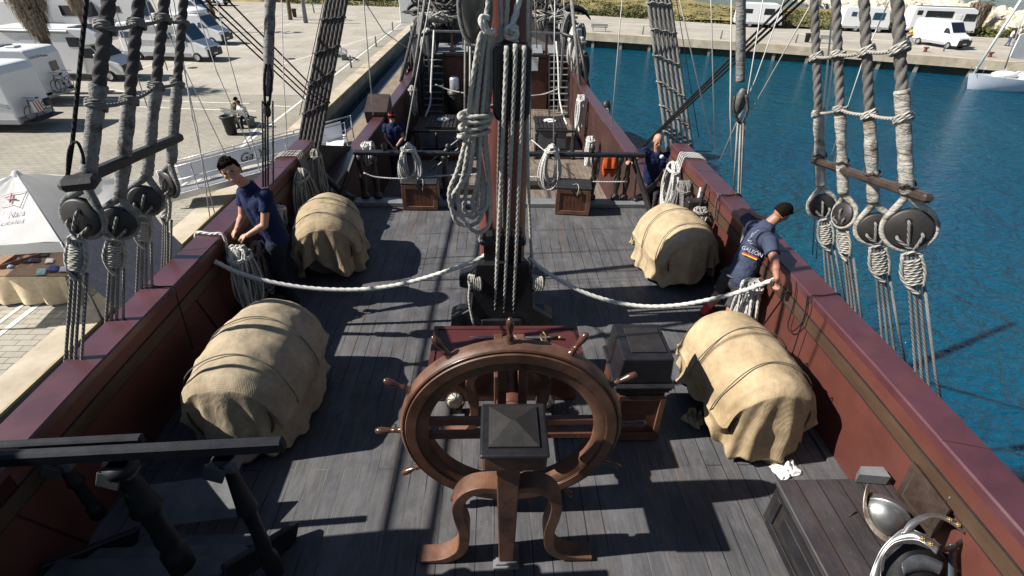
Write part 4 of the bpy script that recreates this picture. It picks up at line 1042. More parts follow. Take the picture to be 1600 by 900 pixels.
for dx in (-.088, .0, .088):
    mb = MB(); mb.box((c1.x+dx, c1.y-.101, c1.z-.02), (.045,.012,.56)); mb.build('sheave_slot', plain('deep hole', (.004,.004,.004), .9), tb)
for (xa, ya), (xb, yb) in (((789,95),(773,486)), ((803,92),(787,487)), ((817,95),(802,488))):
    a = P(xa, ya, Y=Yf-.11); a2 = P(xa+1, ya+22, Y=Yf-.14); b = P(xb, yb, Y=MY-.5)
    rp('laid rope from the triple block to the mast foot, %s' % ('the one nearest the coil' if xa < 800 else ('the middle one' if xa < 810 else 'the one nearest the water')), [a, a2, b], .022, rope_l, 'fall_rope', k=14)
b2 = thing('wooden_block', 'long dark wooden block strapped to the mast at the upper edge of the picture', 'block', P(742,20,Y=Yf))
c2 = P(742,10,Y=Yf+.05)
mb = MB(); mb.ball(c2, .16, 20, (.8,.6,1.9)); mb.build('block_shell', plain('worn block shell', (.06,.055,.05), .35, 0, .4, 6, .08, 30), b2)
mb = MB(); mb.tube([c2+V((.135*math.cos(t/24*2*PI), -.02, .31*math.sin(t/24*2*PI))) for t in range(24)], .022, 8, True); mb.build('strop', rope_g, b2)
# ropes over and beside the mast
Ya = MY-.36
rp('laid rope with a crown knot hanging over the top of the triple block', [P(815,-20,Y=Ya), P(806,22,Y=Ya), P(799,46,Y=Ya-.02), P(808,72,Y=Ya+.02)], .030, rope_w)
mb = MB(); kc = P(799,48,Y=Ya-.03)
for i in range(3): mb.tube([kc+V((.05*math.cos(t/12*2*PI+i*2), .04*math.sin(t/12*2*PI), .02*i-.03+.03*math.sin(t/12*2*PI+i*2))) for t in range(12)], .022, 8, True)
tag(mb.build('crown_knot', rope_w), 'bulky white knot above the triple block', 'knot')
rp('rope running up the mast between knot and coil', [P(793,-20,Y=Ya), P(792,20,Y=Ya), P(788,50,Y=Ya), P(768,85,Y=Ya-.03)], .024, rope_l)
rp('second rope up the mast, crossing to the hanging coil', [P(781,-20,Y=Ya), P(783,40,Y=Ya), P(774,70,Y=Ya), P(757,120,Y=Ya-.05)], .024, rope_l)
rp('rope from the upper block down into the top of the coil', [P(766,-20,Y=Ya-.1), P(760,20,Y=Ya-.1), P(756,30,Y=Ya-.1), P(771,62,Y=Ya-.1)], .022, rope_l)
for i, x in enumerate((781, 788, 796)):
    rp('grey laid rope running down the mast face behind the falls, %s' % ('on the coil side', 'in the middle', 'on the water side')[i], [P(x,175,Y=MY-.31), P(x-3+i,300,Y=MY-.32), P(x-3+i*2,430,Y=MY-.36)], .018, rope_g)
rp('laid rope hanging from above past the water side of the mast to its foot', [P(826,-20,Y=Ya), P(824,150,Y=Ya), P(826,300,Y=Ya), P(833,452,Y=MY-.3)], .018, rope_l)
# big hanging coil
hc = thing('rope_coil', 'large bundle of thick laid rope hanging bound on the quay side of the mast', 'rope coil', P(742,200,Y=Ya-.12), 'large rope bundle on the mast')
del hc['group']
def hangloop(px, seed, Y, m, r, name='rope_loop', par=None):
    pts = [P(x, y, Y=Y+dy) for x, y, dy in px]; ps = resample(curve(pts, 8, True), r*.6); mb = MB(); mb.tube(ps, r, 12, True, lobes=3, pitch=r*9); return mb.build(name, LOB.get(m.name, m), par)
Yc = Ya-.14
loops = [
 [(757,48,0),(740,130,0),(733,215,0),(722,280,0),(706,310,.02),(712,345,.02),(735,352,.04),(752,338,.05),(757,290,.06),(746,215,.08),(757,130,.08)],
 [(760,45,-.03),(748,130,-.03),(741,210,-.03),(733,270,-.03),(716,300,-.03),(722,340,-.02),(745,363,0),(764,350,.02),(766,300,.03),(756,215,.04),(763,130,.04)],
 [(752,52,-.05),(736,140,-.05),(730,205,-.05),(716,262,-.05),(702,300,-.04),(708,330,-.03),(728,336,0),(744,322,.02),(748,260,.03),(742,200,.04),(750,130,.04)],
 [(765,50,.0),(757,140,0),(751,210,0),(747,280,0),(738,318,0),(748,332,.02),(762,318,.03),(763,260,.05),(759,205,.06),(768,120,.06)],
 [(748,60,.02),(742,150,.02),(737,215,.02),(728,300,.02),(724,325,.02),(738,340,.04),(752,322,.05),(752,270,.06),(747,215,.06),(754,140,.06)]]
for i, lp in enumerate(loops): hangloop(lp, i, Yc, rope_l, .0235, par=hc)
for i, (cx, cy, w_) in enumerate(((743,181,24),(742,196,22),(741,212,23),(744,188,20))):
    ctr = P(cx, cy, Y=Yc); rx = w_/800*5.1
    mb = MB(); mb.tube(resample([ctr+V((rx*math.cos(t/30*2*PI), .10*math.sin(t/30*2*PI)-.02, .03*math.sin(t/30*2*PI+i)+.012*i)) for t in range(31)], .013), .022, 12, lobes=3, pitch=.2); mb.build('binding_turn', lob_l, hc)
mb = MB(); mb.tube(resample(curve([P(764,28,Y=Yc), P(753,26,Y=Yc-.03), P(752,38,Y=Yc-.05), P(765,52,Y=Yc-.04), P(772,46,Y=Yc)], 8), .013), .024, 12, lobes=3, pitch=.2); mb.build('knot', lob_w, hc)
# swagged white ropes between mast and bulwarks
yA = MY-.32
A = P(770,392,Y=yA); E_ = P(335,408,X=-3.02)
def swag(label, pxs, A, E_, r, m):
    n = len(pxs); pts = [A]
    for i, (x, y) in enumerate(pxs):
        f = (i+1)/(n+1); pts.append(P(x, y, Y=lerp(A.y, E_.y, f)))
    pts.append(E_); return rp(label, pts, r, m, 'swagged_rope', 'rope', 14)
swag('thick white rope swagged across the deck from the mast to the quay side bulwark', [(740,408),(700,423),(640,441),(590,450),(540,453),(480,450),(420,440),(370,425)], A, E_, .027, rope_w)
A = P(826,402,Y=yA); E_ = P(1212,436,X=3.02)
swag('thick white rope swagged across the deck from the mast to the water side bulwark', [(845,419),(880,441),(920,460),(965,473),(1010,479),(1060,477),(1110,468),(1160,455)], A, E_, .027, rope_w)
for px, lab in ((742, 'grey rope turns belayed on the mast knee, quay side'), (838, 'grey rope turns belayed on the mast knee, water side')):
    o = thing('belayed_rope', lab, 'rope', P(px,470,Y=MY-.45))
    for i in range(5):
        c = P(px, 440, Y=MY-.47)+V((-.05+.025*i, -.02*i*.5, 0)); mb = MB(); mb.tube(resample([c+V((.022*math.cos(t/20*2*PI), -.03*math.cos(t/20*2*PI), -.09*math.sin(t/20*2*PI)-(.0))) for t in range(20)], .014), .015, 10, True, lobes=3, pitch=.14); mb.build('turn', lob_l, o)
    if px < 800: mb = MB(); mb.tube(resample(curve([P(735,440,Y=MY-.5), P(733,470,Y=MY-.52), P(741,512,Y=MY-.56)], 8), .012), .017, 12, lobes=3, pitch=.15); mb.build('tail', lob_l, o)

# ================================================================ rope hanks
def hank(label, top, w_, h, n, r, m, seed, ax=V((1,0,0)), depth=.05, grp=None, name='rope_coil', bind=True):
    "loops of one rope hanging from a pin at top"
    rnd = random.Random(seed); top = V(top); out = ax.cross(V((0,0,1))).normalized(); pts = []
    for k in range(n):
        a0 = w_/2*rnd.uniform(.55, 1.05); h0 = h*rnd.uniform(.82, 1.06); dx = rnd.uniform(-.2,.2)*w_; dp = rnd.uniform(-1,1)*depth; t0 = rnd.uniform(0,.03)
        for i in range(16):
            t = 2*PI*i/16; s_ = math.sin(t); lat = a0*s_*(.35+.65*(1-math.cos(t))/2)**.6+dx*(1-math.cos(t))/2
            pts.append(top+ax*lat+V((0,0,-t0-h0*(1-math.cos(t))/2))+out*(dp+.02*math.sin(t*2+k)))
    ps = curve(pts, 2); mb = MB(); mb.tube(ps, r, 7)
    o = thing(name, label, 'rope coil', top, grp); mb.build('hanging_loops', m, o)
    if bind:
        mb = MB(); mb.tube([top+V((0,0,-h*.16))+ax*(w_*.30*math.cos(i/10*2*PI))+out*((depth+.03)*math.sin(i/10*2*PI))+V((0,0,.01*i/10)) for i in range(31)], r*1.05, 7); mb.build('binding_turn', m, o)
    return o
hank('white rope coil hung on the black railing above the quay side chest', P(637,224,Y=8.48), .40, .70, 20, .014, rope_w, 1, depth=.06, grp='white coils on the forward railing')
hank('white rope coil hung on the black railing above the water side chest', P(863,226,Y=8.48), .40, .74, 20, .014, rope_w, 2, depth=.06, grp='white coils on the forward railing')
yv = V((0,1,0))
hank('grey rope hank hanging inside the quay side bulwark behind the man coiling rope', V((-2.92, 7.5, 1.02)), .8, .95, 16, .014, rope_l, 3, yv, .06)
hank('grey rope hank draped over the quay side cap rail at the forward end', V((-2.88, 8.15, 1.1)), .35, .8, 8, .014, rope_l, 4, yv, .05)
hank('white rope hank hanging inside the water side bulwark near the bald man', V((2.93, 8.0, 1.0)), .7, .92, 16, .014, rope_w, 5, yv, .06)
hank('darker rope hank hanging beside the white one inside the water side bulwark', V((2.90, 7.35, .92)), .6, .88, 14, .015, rope_g, 6, yv, .06)
hank('rope hank on a wooden cleat in front of the wrapped stay', V((2.88, 6.5, .88)), .3, .5, 9, .013, rope_l, 7, yv, .06)
hank('tangled rope hank held against the bulwark by the man coiling rope', V((-2.86, 5.08, 1.02)), .5, .92, 13, .0135, rope_w, 8, yv, .09)
hank('rope coil hanging behind the legs of the man coiling rope', V((-2.9, 5.6, .8)), .6, .75, 9, .013, rope_l, 18, yv, .07)
hank('white rope coil hanging on the bulwark below the bending man elbow', V((2.9, 4.75, .80)), .42, .78, 12, .016, rope_w, 9, yv, .08)
hank('small knotted rope hank on the quay side bulwark beside the wrapped stay', V((-2.93, 6.5, .86)), .2, .3, 7, .013, rope_w, 10, yv, .05)
for yy, sgn, lab in ((8.05, 1, 'white rope turns passed over the water side cap rail at its forward end'), (7.95, -1, 'grey rope turns passed over the quay side cap rail at its forward end')):
    o = thing('rail_turns', lab, 'rope', (sgn*3.1, yy, 1.1))
    for k in range(4):
        y = yy-k*.07; mb = MB(); mb.tube(curve([V((sgn*2.97, y, .75)), V((sgn*3.0, y, 1.10)), V((sgn*3.08, y+.01, 1.125)), V((sgn*3.28, y-.03, 1.125)), V((sgn*3.36, y-.03, 1.05)), V((sgn*3.36, y, .8))], 5), .0135, 7); mb.build('rope_turn', rope_w if sgn > 0 else rope_l, o)
for (yy, sgn, m, lab) in ((5.45, 1, rope_w, 'white rope thrown once over the water side cap rail beside the bending man'), (5.15, -1, rope_w, 'white rope thrown once over the quay side cap rail by the man coiling rope'), (6.35, 1, rope_d, 'dark rope over the water side cap rail by the wrapped stay'),
        (3.95, 1, rope_b, 'thin black cord over the water side cap rail near the bending man'), (4.1, -1, rope_b, 'thin black cord over the quay side cap rail')):
    r = .018 if m is rope_w else (.014 if m is rope_d else .006)
    rline(lab, curve([V((sgn*2.99, yy-.1, .45 if m is rope_b else .8)), V((sgn*2.985, yy-.05, .95)), V((sgn*3.01, yy, 1.10+r)), V((sgn*3.15, yy+.02, 1.10+r)), V((sgn*3.31, yy+.05, 1.10+r)), V((sgn*3.36, yy+.06, 1.0)), V((sgn*3.38, yy+.1, .7))], 6), r, m, 'rail_rope', 'rope')
# black cord loop and hose on the bulwark, pieces of gear near the cleat
rline('black cord bending down the red bulwark in front of the bending man', curve([P(1245,440,X=3.03), P(1240,475,X=3.02), P(1231,508,X=3.02), P(1238,518,X=3.02), P(1255,500,X=3.02), P(1262,462,X=3.02)], 6), .006, rope_b, 'thin_line', 'line')
rline('thick white rope hanging in a bow inside the water side bulwark by the cleat', curve([V((2.98,6.9,1.0)), V((2.9,6.7,.7)), V((2.86,6.5,.3)), V((2.85,6.1,.1)), V((2.88,5.9,.5))], 8), .02, rope_w, 'hanging_rope', 'rope')
rline('dark rope hanging in a bow beside the white one by the cleat', curve([V((2.98,6.75,1.12)), V((2.9,6.6,.8)), V((2.84,6.3,.4)), V((2.82,6.1,.02))], 8), .018, rope_b, 'hanging_rope', 'rope')
rline('thin grey line leading out from the water side rail over the harbour', [V((3.0,6.4,1.12)), P(1200,355,Y=6.6), P(1262,320,Y=7.4)], .008, rope_g, 'thin_line', 'line')
cl = thing('rail_cleat', 'dark square wooden timberhead with rope turns on the water side bulwark', 'cleat', (2.85, 6.5, .8))
mb = MB(); mb.box((2.88, 6.72, .83), (.28,.16,.13), ch=.015); mb.build('timberhead', blackm, cl)
mb = MB(); mb.box((2.85, 6.3, .72), (.24,.14,.16), ch=.02); mb.build('timberhead', blackm, cl)
for k in range(5):
    mb = MB(); mb.tube([V((2.80+.0*k, 6.3, .72))+V((.10*math.cos(t/16*2*PI)*.5+.03*k-.05, .10*math.cos(t/16*2*PI+.6), .11*math.sin(t/16*2*PI))) for t in range(16)], .013, 7, True); mb.build('rope_turn', rope_d if k % 2 else rope_l, cl)
for sgn in (-1, 1):
    mb = MB(); ps = curve([V((sgn*3.03, 8.66, .62)), V((sgn*2.95, 8.72, .38)), V((sgn*2.72, 8.66, .15)), V((sgn*2.5, 8.55, .07))], 6); mb.tube(ps, [lerp(.05, .085, i/(len(ps)-1)) for i in range(len(ps))], 8, sq=.7); mb.build('hull_knee', blackm, ship)

# braces running fore and aft high over the quay side, seen here by their shadows on the deck
for (x, z, dx, lab) in ((-5.9, 4.3, .1, 'higher brace rope running fore and aft above the quay side of the deck'), (-5.5, 4.15, .35, 'lower brace rope running fore and aft above the quay side of the deck')):
    rline(lab, [V((x, -3, z)), V((x+dx, 6, z+.1)), V((x+dx*2, 15, z+.3))], .03, rope_g, 'brace_rope', 'rope')
darkcloth = canvas('dark stowed canvas', (.03,.033,.038), (.06,.065,.07))
# ================================================================ the waist and the forecastle
def hatchbox(label, pl_, w_, d_, h, lidlab):
    x, y = pl_; o = thing('companion_hatch', label, 'hatch', (x, y, WZ), 'companion hatches in the waist')
    mb = MB(); mb.box((x, y, WZ+h/2), (w_, d_, h)); mb.build('coaming', greyboard, o, bevel=.01)
    mb = MB(); n = 8
    for i in range(n): mb.box((x-w_/2+w_*(i+.5)/n, y, WZ+h+.02), (w_/n*.72, d_*1.02, .04))
    mb.box((x, y, WZ+h+.006), (w_*1.04, d_*1.04, .012)); mb.build('slatted_top', blackm, o)
    mb = MB(); mb.lathe([(0,.0),(.22,0),(.22,.02),(.19,.03),(0,.032)], (x+.02, y+.12, WZ+h+.042), n=24); q = mb.build('float_ring', whitep); tag(q, lidlab, 'disc')
    return o
p = P(700,187,z=WZ+.45); xl = p.x+.05; yl = P(700,200,z=WZ).y
hatchbox('slatted companion hatch in the waist on the quay side, aft of the ladder', (P(697,178,z=WZ+.6).x, 17.6), 1.0, 1.5, .7, 'white round lid lying on the quay side hatch')
hatchbox('slatted companion hatch in the waist on the water side, aft of the ladder', (P(854,182,z=WZ+.6).x, 17.6), 1.0, 1.5, .7, 'white round lid lying on the water side hatch')
def railbox(label, x0, x1, y0, y1, h):
    o = thing('hatch_railing', label, 'railing', ((x0+x1)/2, y0, WZ), 'railings round the waist hatches')
    z = WZ+h
    mb = MB(); mb.box(((x0+x1)/2, y0, z), (x1-x0+.08, .09, .06)); mb.box((x0, (y0+y1)/2, z), (.08, y1-y0, .06)); mb.box((x1, (y0+y1)/2, z+.001), (.08, y1-y0, .06)); mb.build('handrail', blackm, o)
    for x in (x0, (x0+x1)/2, x1): mb = MB(); stanchion(mb, x, y0, WZ, z-.03, .045); mb.build('post', blackm, o)
    for i in range(4): mb = MB(); stanchion(mb, x0, lerp(y0, y1, (i+1)/4), WZ, z-.03, .035); mb.build('post', blackm, o)
    for i in range(4): mb = MB(); stanchion(mb, x1, lerp(y0, y1, (i+1)/4), WZ, z-.03, .035); mb.build('post', blackm, o)
    mb = MB(); mb.box(((x0+x1)/2, y0+.0, WZ+.1), (x1-x0, .05, .2)); mb.box(((x0+x1)/2, (y0+y1)/2, WZ+.02), (x1-x0-.1, y1-y0, .04)); mb.build('coaming', wood2, o)
    for i in range(3): mb = MB(); mb.box(((x0+x1)/2, y0+.25+i*.3, WZ+.06), (x1-x0-.2, .10, .06)); mb.build('grating_bar', blackm, o)
a = P(648,205,z=WZ+.9); b = P(716,205,z=WZ+.9); railbox('railing of turned posts round the quay side hatch in the waist', a.x, b.x, a.y, 16.4, .9)
a = P(839,205,z=WZ+.9); b = P(898,205,z=WZ+.9); railbox('railing of turned posts round the water side hatch in the waist', a.x, b.x, b.y, 16.4, .9)
# a long low ledge across the waist and pin rails
for (x, y, w_, d_, h, lab) in ((-.95, 13.2, 1.7, .3, .18, 'low dark ledge on the waist deck, quay side'), (1.5, 13.6, 1.2, .3, .15, 'low dark ledge on the waist deck, water side')):
    mb = MB(); mb.box((x, y, WZ+h/2), (w_, d_, h), ch=.02); tag(mb.build('deck_ledge', blackm), lab, 'ledge')
# barrel with white top by the bulkhead
br_ = thing('upright_barrel', 'upright dark barrel with a pale metal top against the forward bulkhead', 'barrel', (P(711,160,Y=21.4).x, 21.4, WZ))
x = br_.location.x
mb = MB(); mb.lathe([(0,0),(.26,0),(.31,.25),(.33,.5),(.31,.75),(.27,.95),(0,.95)], (x, 21.4, WZ), n=24); mb.build('staves', blackm, br_)
for z in (.2,.75): mb = MB(); mb.lathe([(.31,z),(.325,z+.03),(.31,z+.06)], (x, 21.4, WZ), n=24); mb.build('hoop', irond, br_)
mb = MB(); mb.lathe([(.2,.95),(.2,1.35),(.16,1.4),(0,1.4)], (x, 21.4, WZ), n=20); mb.build('metal_drum', plain('tin', (.7,.7,.7), .3, .7), br_)
o = thing('white_notice', 'white board on the forward bulkhead right of the mast', 'notice', (P(833,98,Y=22.1).x, 21.3, .3))
mb = MB(); c = P(833,100,Y=22.0); mb.box(c, (.4,.03,.5)); mb.build('board', whitep, o)
# forecastle rails and light panels
for (xa, xb, lab) in ((615, 735, 'grey forecastle railing with lit panels on the quay side of the mast'), (829, 880, 'grey forecastle railing with lit panels on the water side of the mast')):
    o = thing('forecastle_railing', lab, 'railing', (P((xa+xb)/2,80,Y=FY).x, FY, FZ))
    x0, x1 = P(max(xa, 677),60,Y=FY).x, P(xb,60,Y=FY).x
    if xa == 829: x0, x1 = P(829,60,Y=FY).x, P(880,60,Y=FY).x
    h = .78
    mb = MB(); mb.box(((x0+x1)/2, FY, FZ+h), (x1-x0+.1, .1, .07)); mb.build('handrail', greyboard, o)
    for i in range(3):
        mb = MB(); mb.box((lerp(x0, x1, i/2), FY, FZ+h/2), (.09, .08, h)); mb.build('post', wood2, o)
    for i in range(2):
        mb = MB(); mb.box((lerp(x0, x1, (i+.5)/2), FY+.55, FZ+.12), ((x1-x0)/2-.25, .9, .02), Matrix.Rotation(R_(12),3,'X')); mb.build('panel', plain('grey blue panel', (.23,.24,.26), .5, 0, .15), o)
for px, lab in ((653, 'grey ladder post beside the quay side ladder'), (671, 'grey ladder post inboard of the quay side ladder'), (877, 'grey ladder post inboard of the water side ladder'), (907, 'grey post outboard of the water side ladder')):
    x = P(px,110,Y=FY-.6).x; mb = MB(); mb.box((x, FY-.65, (WZ+1.1)/2), (.09,.09, 1.1-WZ), ch=.01); tag(mb.build('ladder_post', greyboard), lab, 'post')
for pts, lab in (([(678,48),(677,70),(674,120),(672,160),(664,183)], 'white guide rope of the quay side ladder'), ([(869,65),(872,100),(874,150),(880,180),(886,195)], 'white guide rope of the water side ladder')):
    rline(lab, curve([P(x, y, Y=lerp(21.2, 18.5, i/4)) for i, (x, y) in enumerate(pts)], 6), .035, rope_w, 'guide_rope', 'rope')
rline('thin rope sagging across the bulkhead on the quay side', curve([P(680,132,Y=20.5), P(700,140,Y=20.5), P(727,146,Y=20)], 5), .025, rope_l, 'sagging_rope', 'rope')
rline('thin rope sagging across the bulkhead on the water side', curve([P(826,150,Y=20.5), P(850,147,Y=20.5), P(874,138,Y=20)], 5), .025, rope_l, 'sagging_rope', 'rope')
for (x0,y0),(x1,y1),lab in (((716,218),(660,262),'upper pale rope slanting over the waist deck by the quay side coil'), ((716,232),(672,268),'lower pale rope slanting over the waist deck by the quay side coil'), ((830,218),(898,275),'pale rope slanting over the waist deck by the water side coil')):
    rline(lab, [P(x0,y0,z=-.6), P(x1,y1,z=-1.5)], .016, rope_w, 'slanting_rope', 'rope')
rline('white line sagging between the railing posts near the quay side chest', curve([P(568,270,Y=8.5), P(590,277,Y=8.5), P(640,279,Y=8.5), P(700,274,Y=8.5), P(760,272,Y=8.5)], 6), .013, rope_w, 'sagging_line', 'line')
rline('white line sagging between the railing posts near the water side chest', curve([P(826,276,Y=8.5), P(880,280,Y=8.5), P(930,284,Y=8.5), P(980,284,Y=8.5)], 6), .013, rope_w, 'sagging_line', 'line')
# box and gear by the red-capped man
pp = P(588,190,z=.3)
mb = MB(); mb.box((-3.2, 14.6, .12), (.6,.8,.36), Matrix.Rotation(R_(22),3,'X')); tag(mb.build('deck_box', plain('brown box', (.05,.032,.026), .5, 0, .2)), 'small dark brown tilted box on the rail beside the man in the red cap', 'box')
hank('white rope heaped on the quay side rail by the man in the red cap', V((-2.92, 11.7, .10)), .6, .5, 9, .02, rope_w, 31, yv, .1)
hank('pale rope hank with dark blocks hanging on the water side waist bulwark', V((2.72, 16.6, .1)), .5, 1.1, 8, .03, rope_w, 32, yv, .1)
hank('white net-like rope hank low on the water side waist bulwark', V((2.72, 14.3, -.5)), .5, .8, 10, .022, rope_w, 33, yv, .1)
hank('rope hank on the quay side bulwark behind the man in the red cap', V((-2.68, 17.6, .1)), .5, .9, 9, .025, rope_l, 34, yv, .1)
lj = thing('life_jacket', 'orange life jacket hanging behind the black railing beside the bald man', 'life jacket', P(953,258,Y=9.2))
orange = plain('orange fabric', (.75,.11,.02), .7, 0, .2, 8, .3, 20)
c = P(953,258,Y=9.3); mb = MB(); 
for s_ in (-1, 1): mb.ball(c+V((s_*.07,0,-.02)), .1, 12, (.75,.6,2.3))
mb.ball(c+V((0,.03,.14)), .1, 12, (1.1,.6,.8)); remesh(mb, 'padding', orange, lj, .02, 2)
mb = MB(); mb.box(c+V((0,-.06,-.06)), (.24,.02,.03)); mb.build('strap', blackm, lj)
for px, py, lab in ((640,20,'black curved anchor arm on the bow, quay side'), (916,18,'black curved anchor arm on the bow, water side')):
    s = -1 if px < 800 else 1; Y = 27
    if s < 0: q = [(634,22),(641,10),(655,3),(670,3),(688,12)]
    else: q = [(923,31),(915,20),(905,14),(890,13),(872,20)]
    ps = curve([P(x, y, Y=Y) for x, y in q], 6); N = len(ps); mb = MB(); mb.tube(ps, [.02+.14*math.sin(min(1, i/N*1.3)*PI/2) for i in range(N)], 8); tag(mb.build('anchor_arm', irond), lab, 'anchor')
# gathered sails and rope heaps on both sides of the bow
def heap(label, c, s, seed, m, name='furled_sail', cat='sail'):
    mb = MB(); c = V(c)
    def f(u, v):
        th = 2*PI*u; ph = PI*v; d = V((math.cos(th)*math.sin(ph), math.sin(th)*math.sin(ph), math.cos(ph)))
        k = 1+.22*nz(d*1.6, 1, seed)+(.10*math.sin(th*13+3*nz(d*2, 1, seed+2))+.07*math.sin(th*23+v*5+seed)+.06*nz(d*8, 1, seed+4))*math.sin(ph)**.6
        z = d.z*(1+.12*nz((th*2, seed, 0)))-(.25*math.sin(ph)**2 if s[2] > .8 else .1)
        return c+V((d.x*s[0]*k, d.y*s[1]*k, z*s[2]))
    mb.grid(f, 120, 30, True, True); return tag(mb.build(name, m), label, cat)
def tangle(label, c, s, seed, r, m, n=90, name='rope_tangle', cat='rope'):
    rn = random.Random(seed); c = V(c); pts = [c+V((rn.gauss(0,.5)*s[0], rn.gauss(0,.5)*s[1], abs(rn.gauss(0,.55))*s[2])) for _ in range(n)]
    mb = MB(); mb.tube(curve(pts, 4), r, 6); return tag(mb.build(name, m), label, cat)
heap('grey furled sail gathered over the bow on the quay side of the mast', P(702,0,Y=26), (.5,.6,1.3), 1, greycloth)
tangle('dark tangle of tackle stowed on the forecastle behind the quay side railing', P(692,28,Y=24.2), (1.1,.9,.7), 2, .05, rope_d)
tangle('pale rope ends heaped on the forecastle, quay side', P(684,34,Y=23.6), (.8,.7,.4), 6, .03, rope_l)
heap('grey furled sail gathered over the bow on the water side of the mast', P(856,0,Y=26), (.55,.6,1.3), 3, greycloth)
tangle('dark tangle of tackle stowed on the forecastle behind the water side railing', P(850,28,Y=24.2), (1.0,.9,.7), 4, .05, rope_d)
tangle('pale rope ends heaped on the forecastle, water side', P(862,34,Y=23.6), (.7,.7,.4), 7, .03, rope_l)
rnd = random.Random(5)
for side, x0, x1, lab in ((-1, 655, 678, 'quay side'), (1, 884, 905, 'water side')):
    for k in range(3):
        c = P(lerp(x0, x1, k/2), 40+k*4, Y=23.5+k*.8)
        hank('%s rope hank of three on the forecastle bulwark, %s' % (('aft-most','middle','forward-most')[k], lab), c+V((0,0,.3)), .7, .9, 10, .03, (rope_d, rope_g, rope_l)[k], 50+k+side*5, V((.7,.7,0)), .2)
for k, (px, top, Y) in enumerate(((655,-10,23),(690,-10,25),(727,-20,22),(733,-20,21.8),(741,-20,21),(834,-20,22),(851,-10,24),(868,-10,24.5),(880,-15,23),(893,-10,24),(775-50,-10,26))):
    a = P(px, top, Y=Y); b = P(px-4 if px < 800 else px+5, 60+ (k % 3)*8, Y=Y-.3)
    rline(['faint grey line standing over the forecastle on the quay side', 'faint grey line standing over the forecastle on the water side'][px > 800], [a, b], .022, rope_g if k % 2 else rope_l, 'standing_line', 'line', ['thin lines over the forecastle, quay side', 'thin lines over the forecastle, water side'][px > 800], n=6)
# big shaped side ropes along the waist bulwark edges (shrouds of the fore mast)
for px0, px1, Y0, Y1, lab, m in ((672,655,15,21,'dark laid shroud of the fore mast by the quay side ladder', rope_d), (662,640,16,22,'rope covered fore shroud beside the quay side bulwark', rope_g), (890,908,16,22,'rope wound fore shroud beside the water side ladder', rope_g), (898,909,15,21,'second fore shroud beside the water side ladder', rope_l)):
    pass
for (xa,ya,xb,yb,Y,r,m,lab) in ((664,0,646,120,18.5,.05,rope_g,'thick grey fore shroud rising by the quay side ladder'), (648,40,626,128,19,.06,rope_d,'dark knotted fore shroud outside the quay side bulwark'), (893,0,908,148,18.5,.06,rope_g,'thick grey fore shroud rising by the water side ladder'), (904,60,922,150,19,.06,blackm,'black fender rope outside the water side bulwark')):
    rline(lab, [P(xa,ya,Y=Y+.8), P(xb,yb,Y=Y)], r, m, 'fore_shroud', 'shroud', n=8)
for k, (px, py) in enumerate(((727,118),(735,150),(829,110))):
    a = P(px, 20, Y=19); b = P(px-1, 215, Y=17)
    rline(['pale standing rope beside the mast over the barrel', 'pale standing rope close to the mast on the coil side', 'pale standing rope close to the water side of the mast'][k], [a, b], .035, rope_l if k else rope_g, 'standing_rope', 'rope', n=7)

# tackle crowding both sides of the forecastle
for k, (px, py, Y, hh, m, lab) in enumerate(((646,70,21.6,1.0,rope_d,'dark rope hank at the head of the quay side ladder'), (660,20,22.5,1.3,rope_g,'grey rope hank above the quay side ladder'), (668,45,21.8,.9,rope_l,'pale rope hank inboard of the quay side ladder head'),
        (899,40,21.6,1.3,rope_w,'white rope wound thickly on the forecastle post, water side'), (909,58,21.2,1.2,rope_l,'pale rope hank just outboard of the water side ladder head'), (888,20,22.5,1.2,rope_g,'grey rope hank above the water side ladder'), (912,80,20.6,1.1,rope_d,'dark rope hank on the bulwark below the water side anchor'), (636,95,20.8,1.1,rope_d,'dark rope hank on the bulwark below the quay side anchor'))):
    hank(lab, P(px, py, Y=Y), .55, hh, 12, .04, m, 80+k, V((.9,.4,0)), .14, bind=k % 2 == 0)
for (xa,ya,xb,yb,Y,r,lab) in ((645,40,650,92,21.3,.10,'square grey timber at the quay side ladder head'), (905,45,906,100,21.3,.10,'square grey timber at the water side ladder head')):
    mb = MB(); mb.bar(P(xa,ya,Y=Y), P(xb,yb,Y=Y), r*2, r*2, (0,1,0), .02); tag(mb.build('timber_post', greyboard), lab, 'post')
for (x0,y0,x1,y1,lab) in ((676,50,640,60,'dark slanting spar over the quay side ladder'), (878,52,915,66,'dark slanting spar over the water side ladder')):
    rline(lab, [P(x0,y0,Y=21.4), P(x1,y1,Y=21.2)], .06, blackm, 'spar', 'spar')
o = thing('black_pulley', 'black pulley block with a white sling on the water side waist bulwark', 'block', P(947,172,Y=16.5))
c = P(947,170,Y=16.5); mb = MB(); mb.ball(c, .22, 12, (.7,.6,1.2)); mb.build('block_shell', blackm, o); c2_ = P(953,215,Y=15.2); mb = MB(); mb.ball(c2_, .13, 12, (.8,.6,1.2)); mb.build('lower_block', blackm, o)
mb = MB(); mb.tube(curve([c, c.lerp(c2_, .4)+V((-.06,0,0)), c2_], 6), [.10]*7+[.06]*6, 8); mb.build('white_sling', whitep, o)
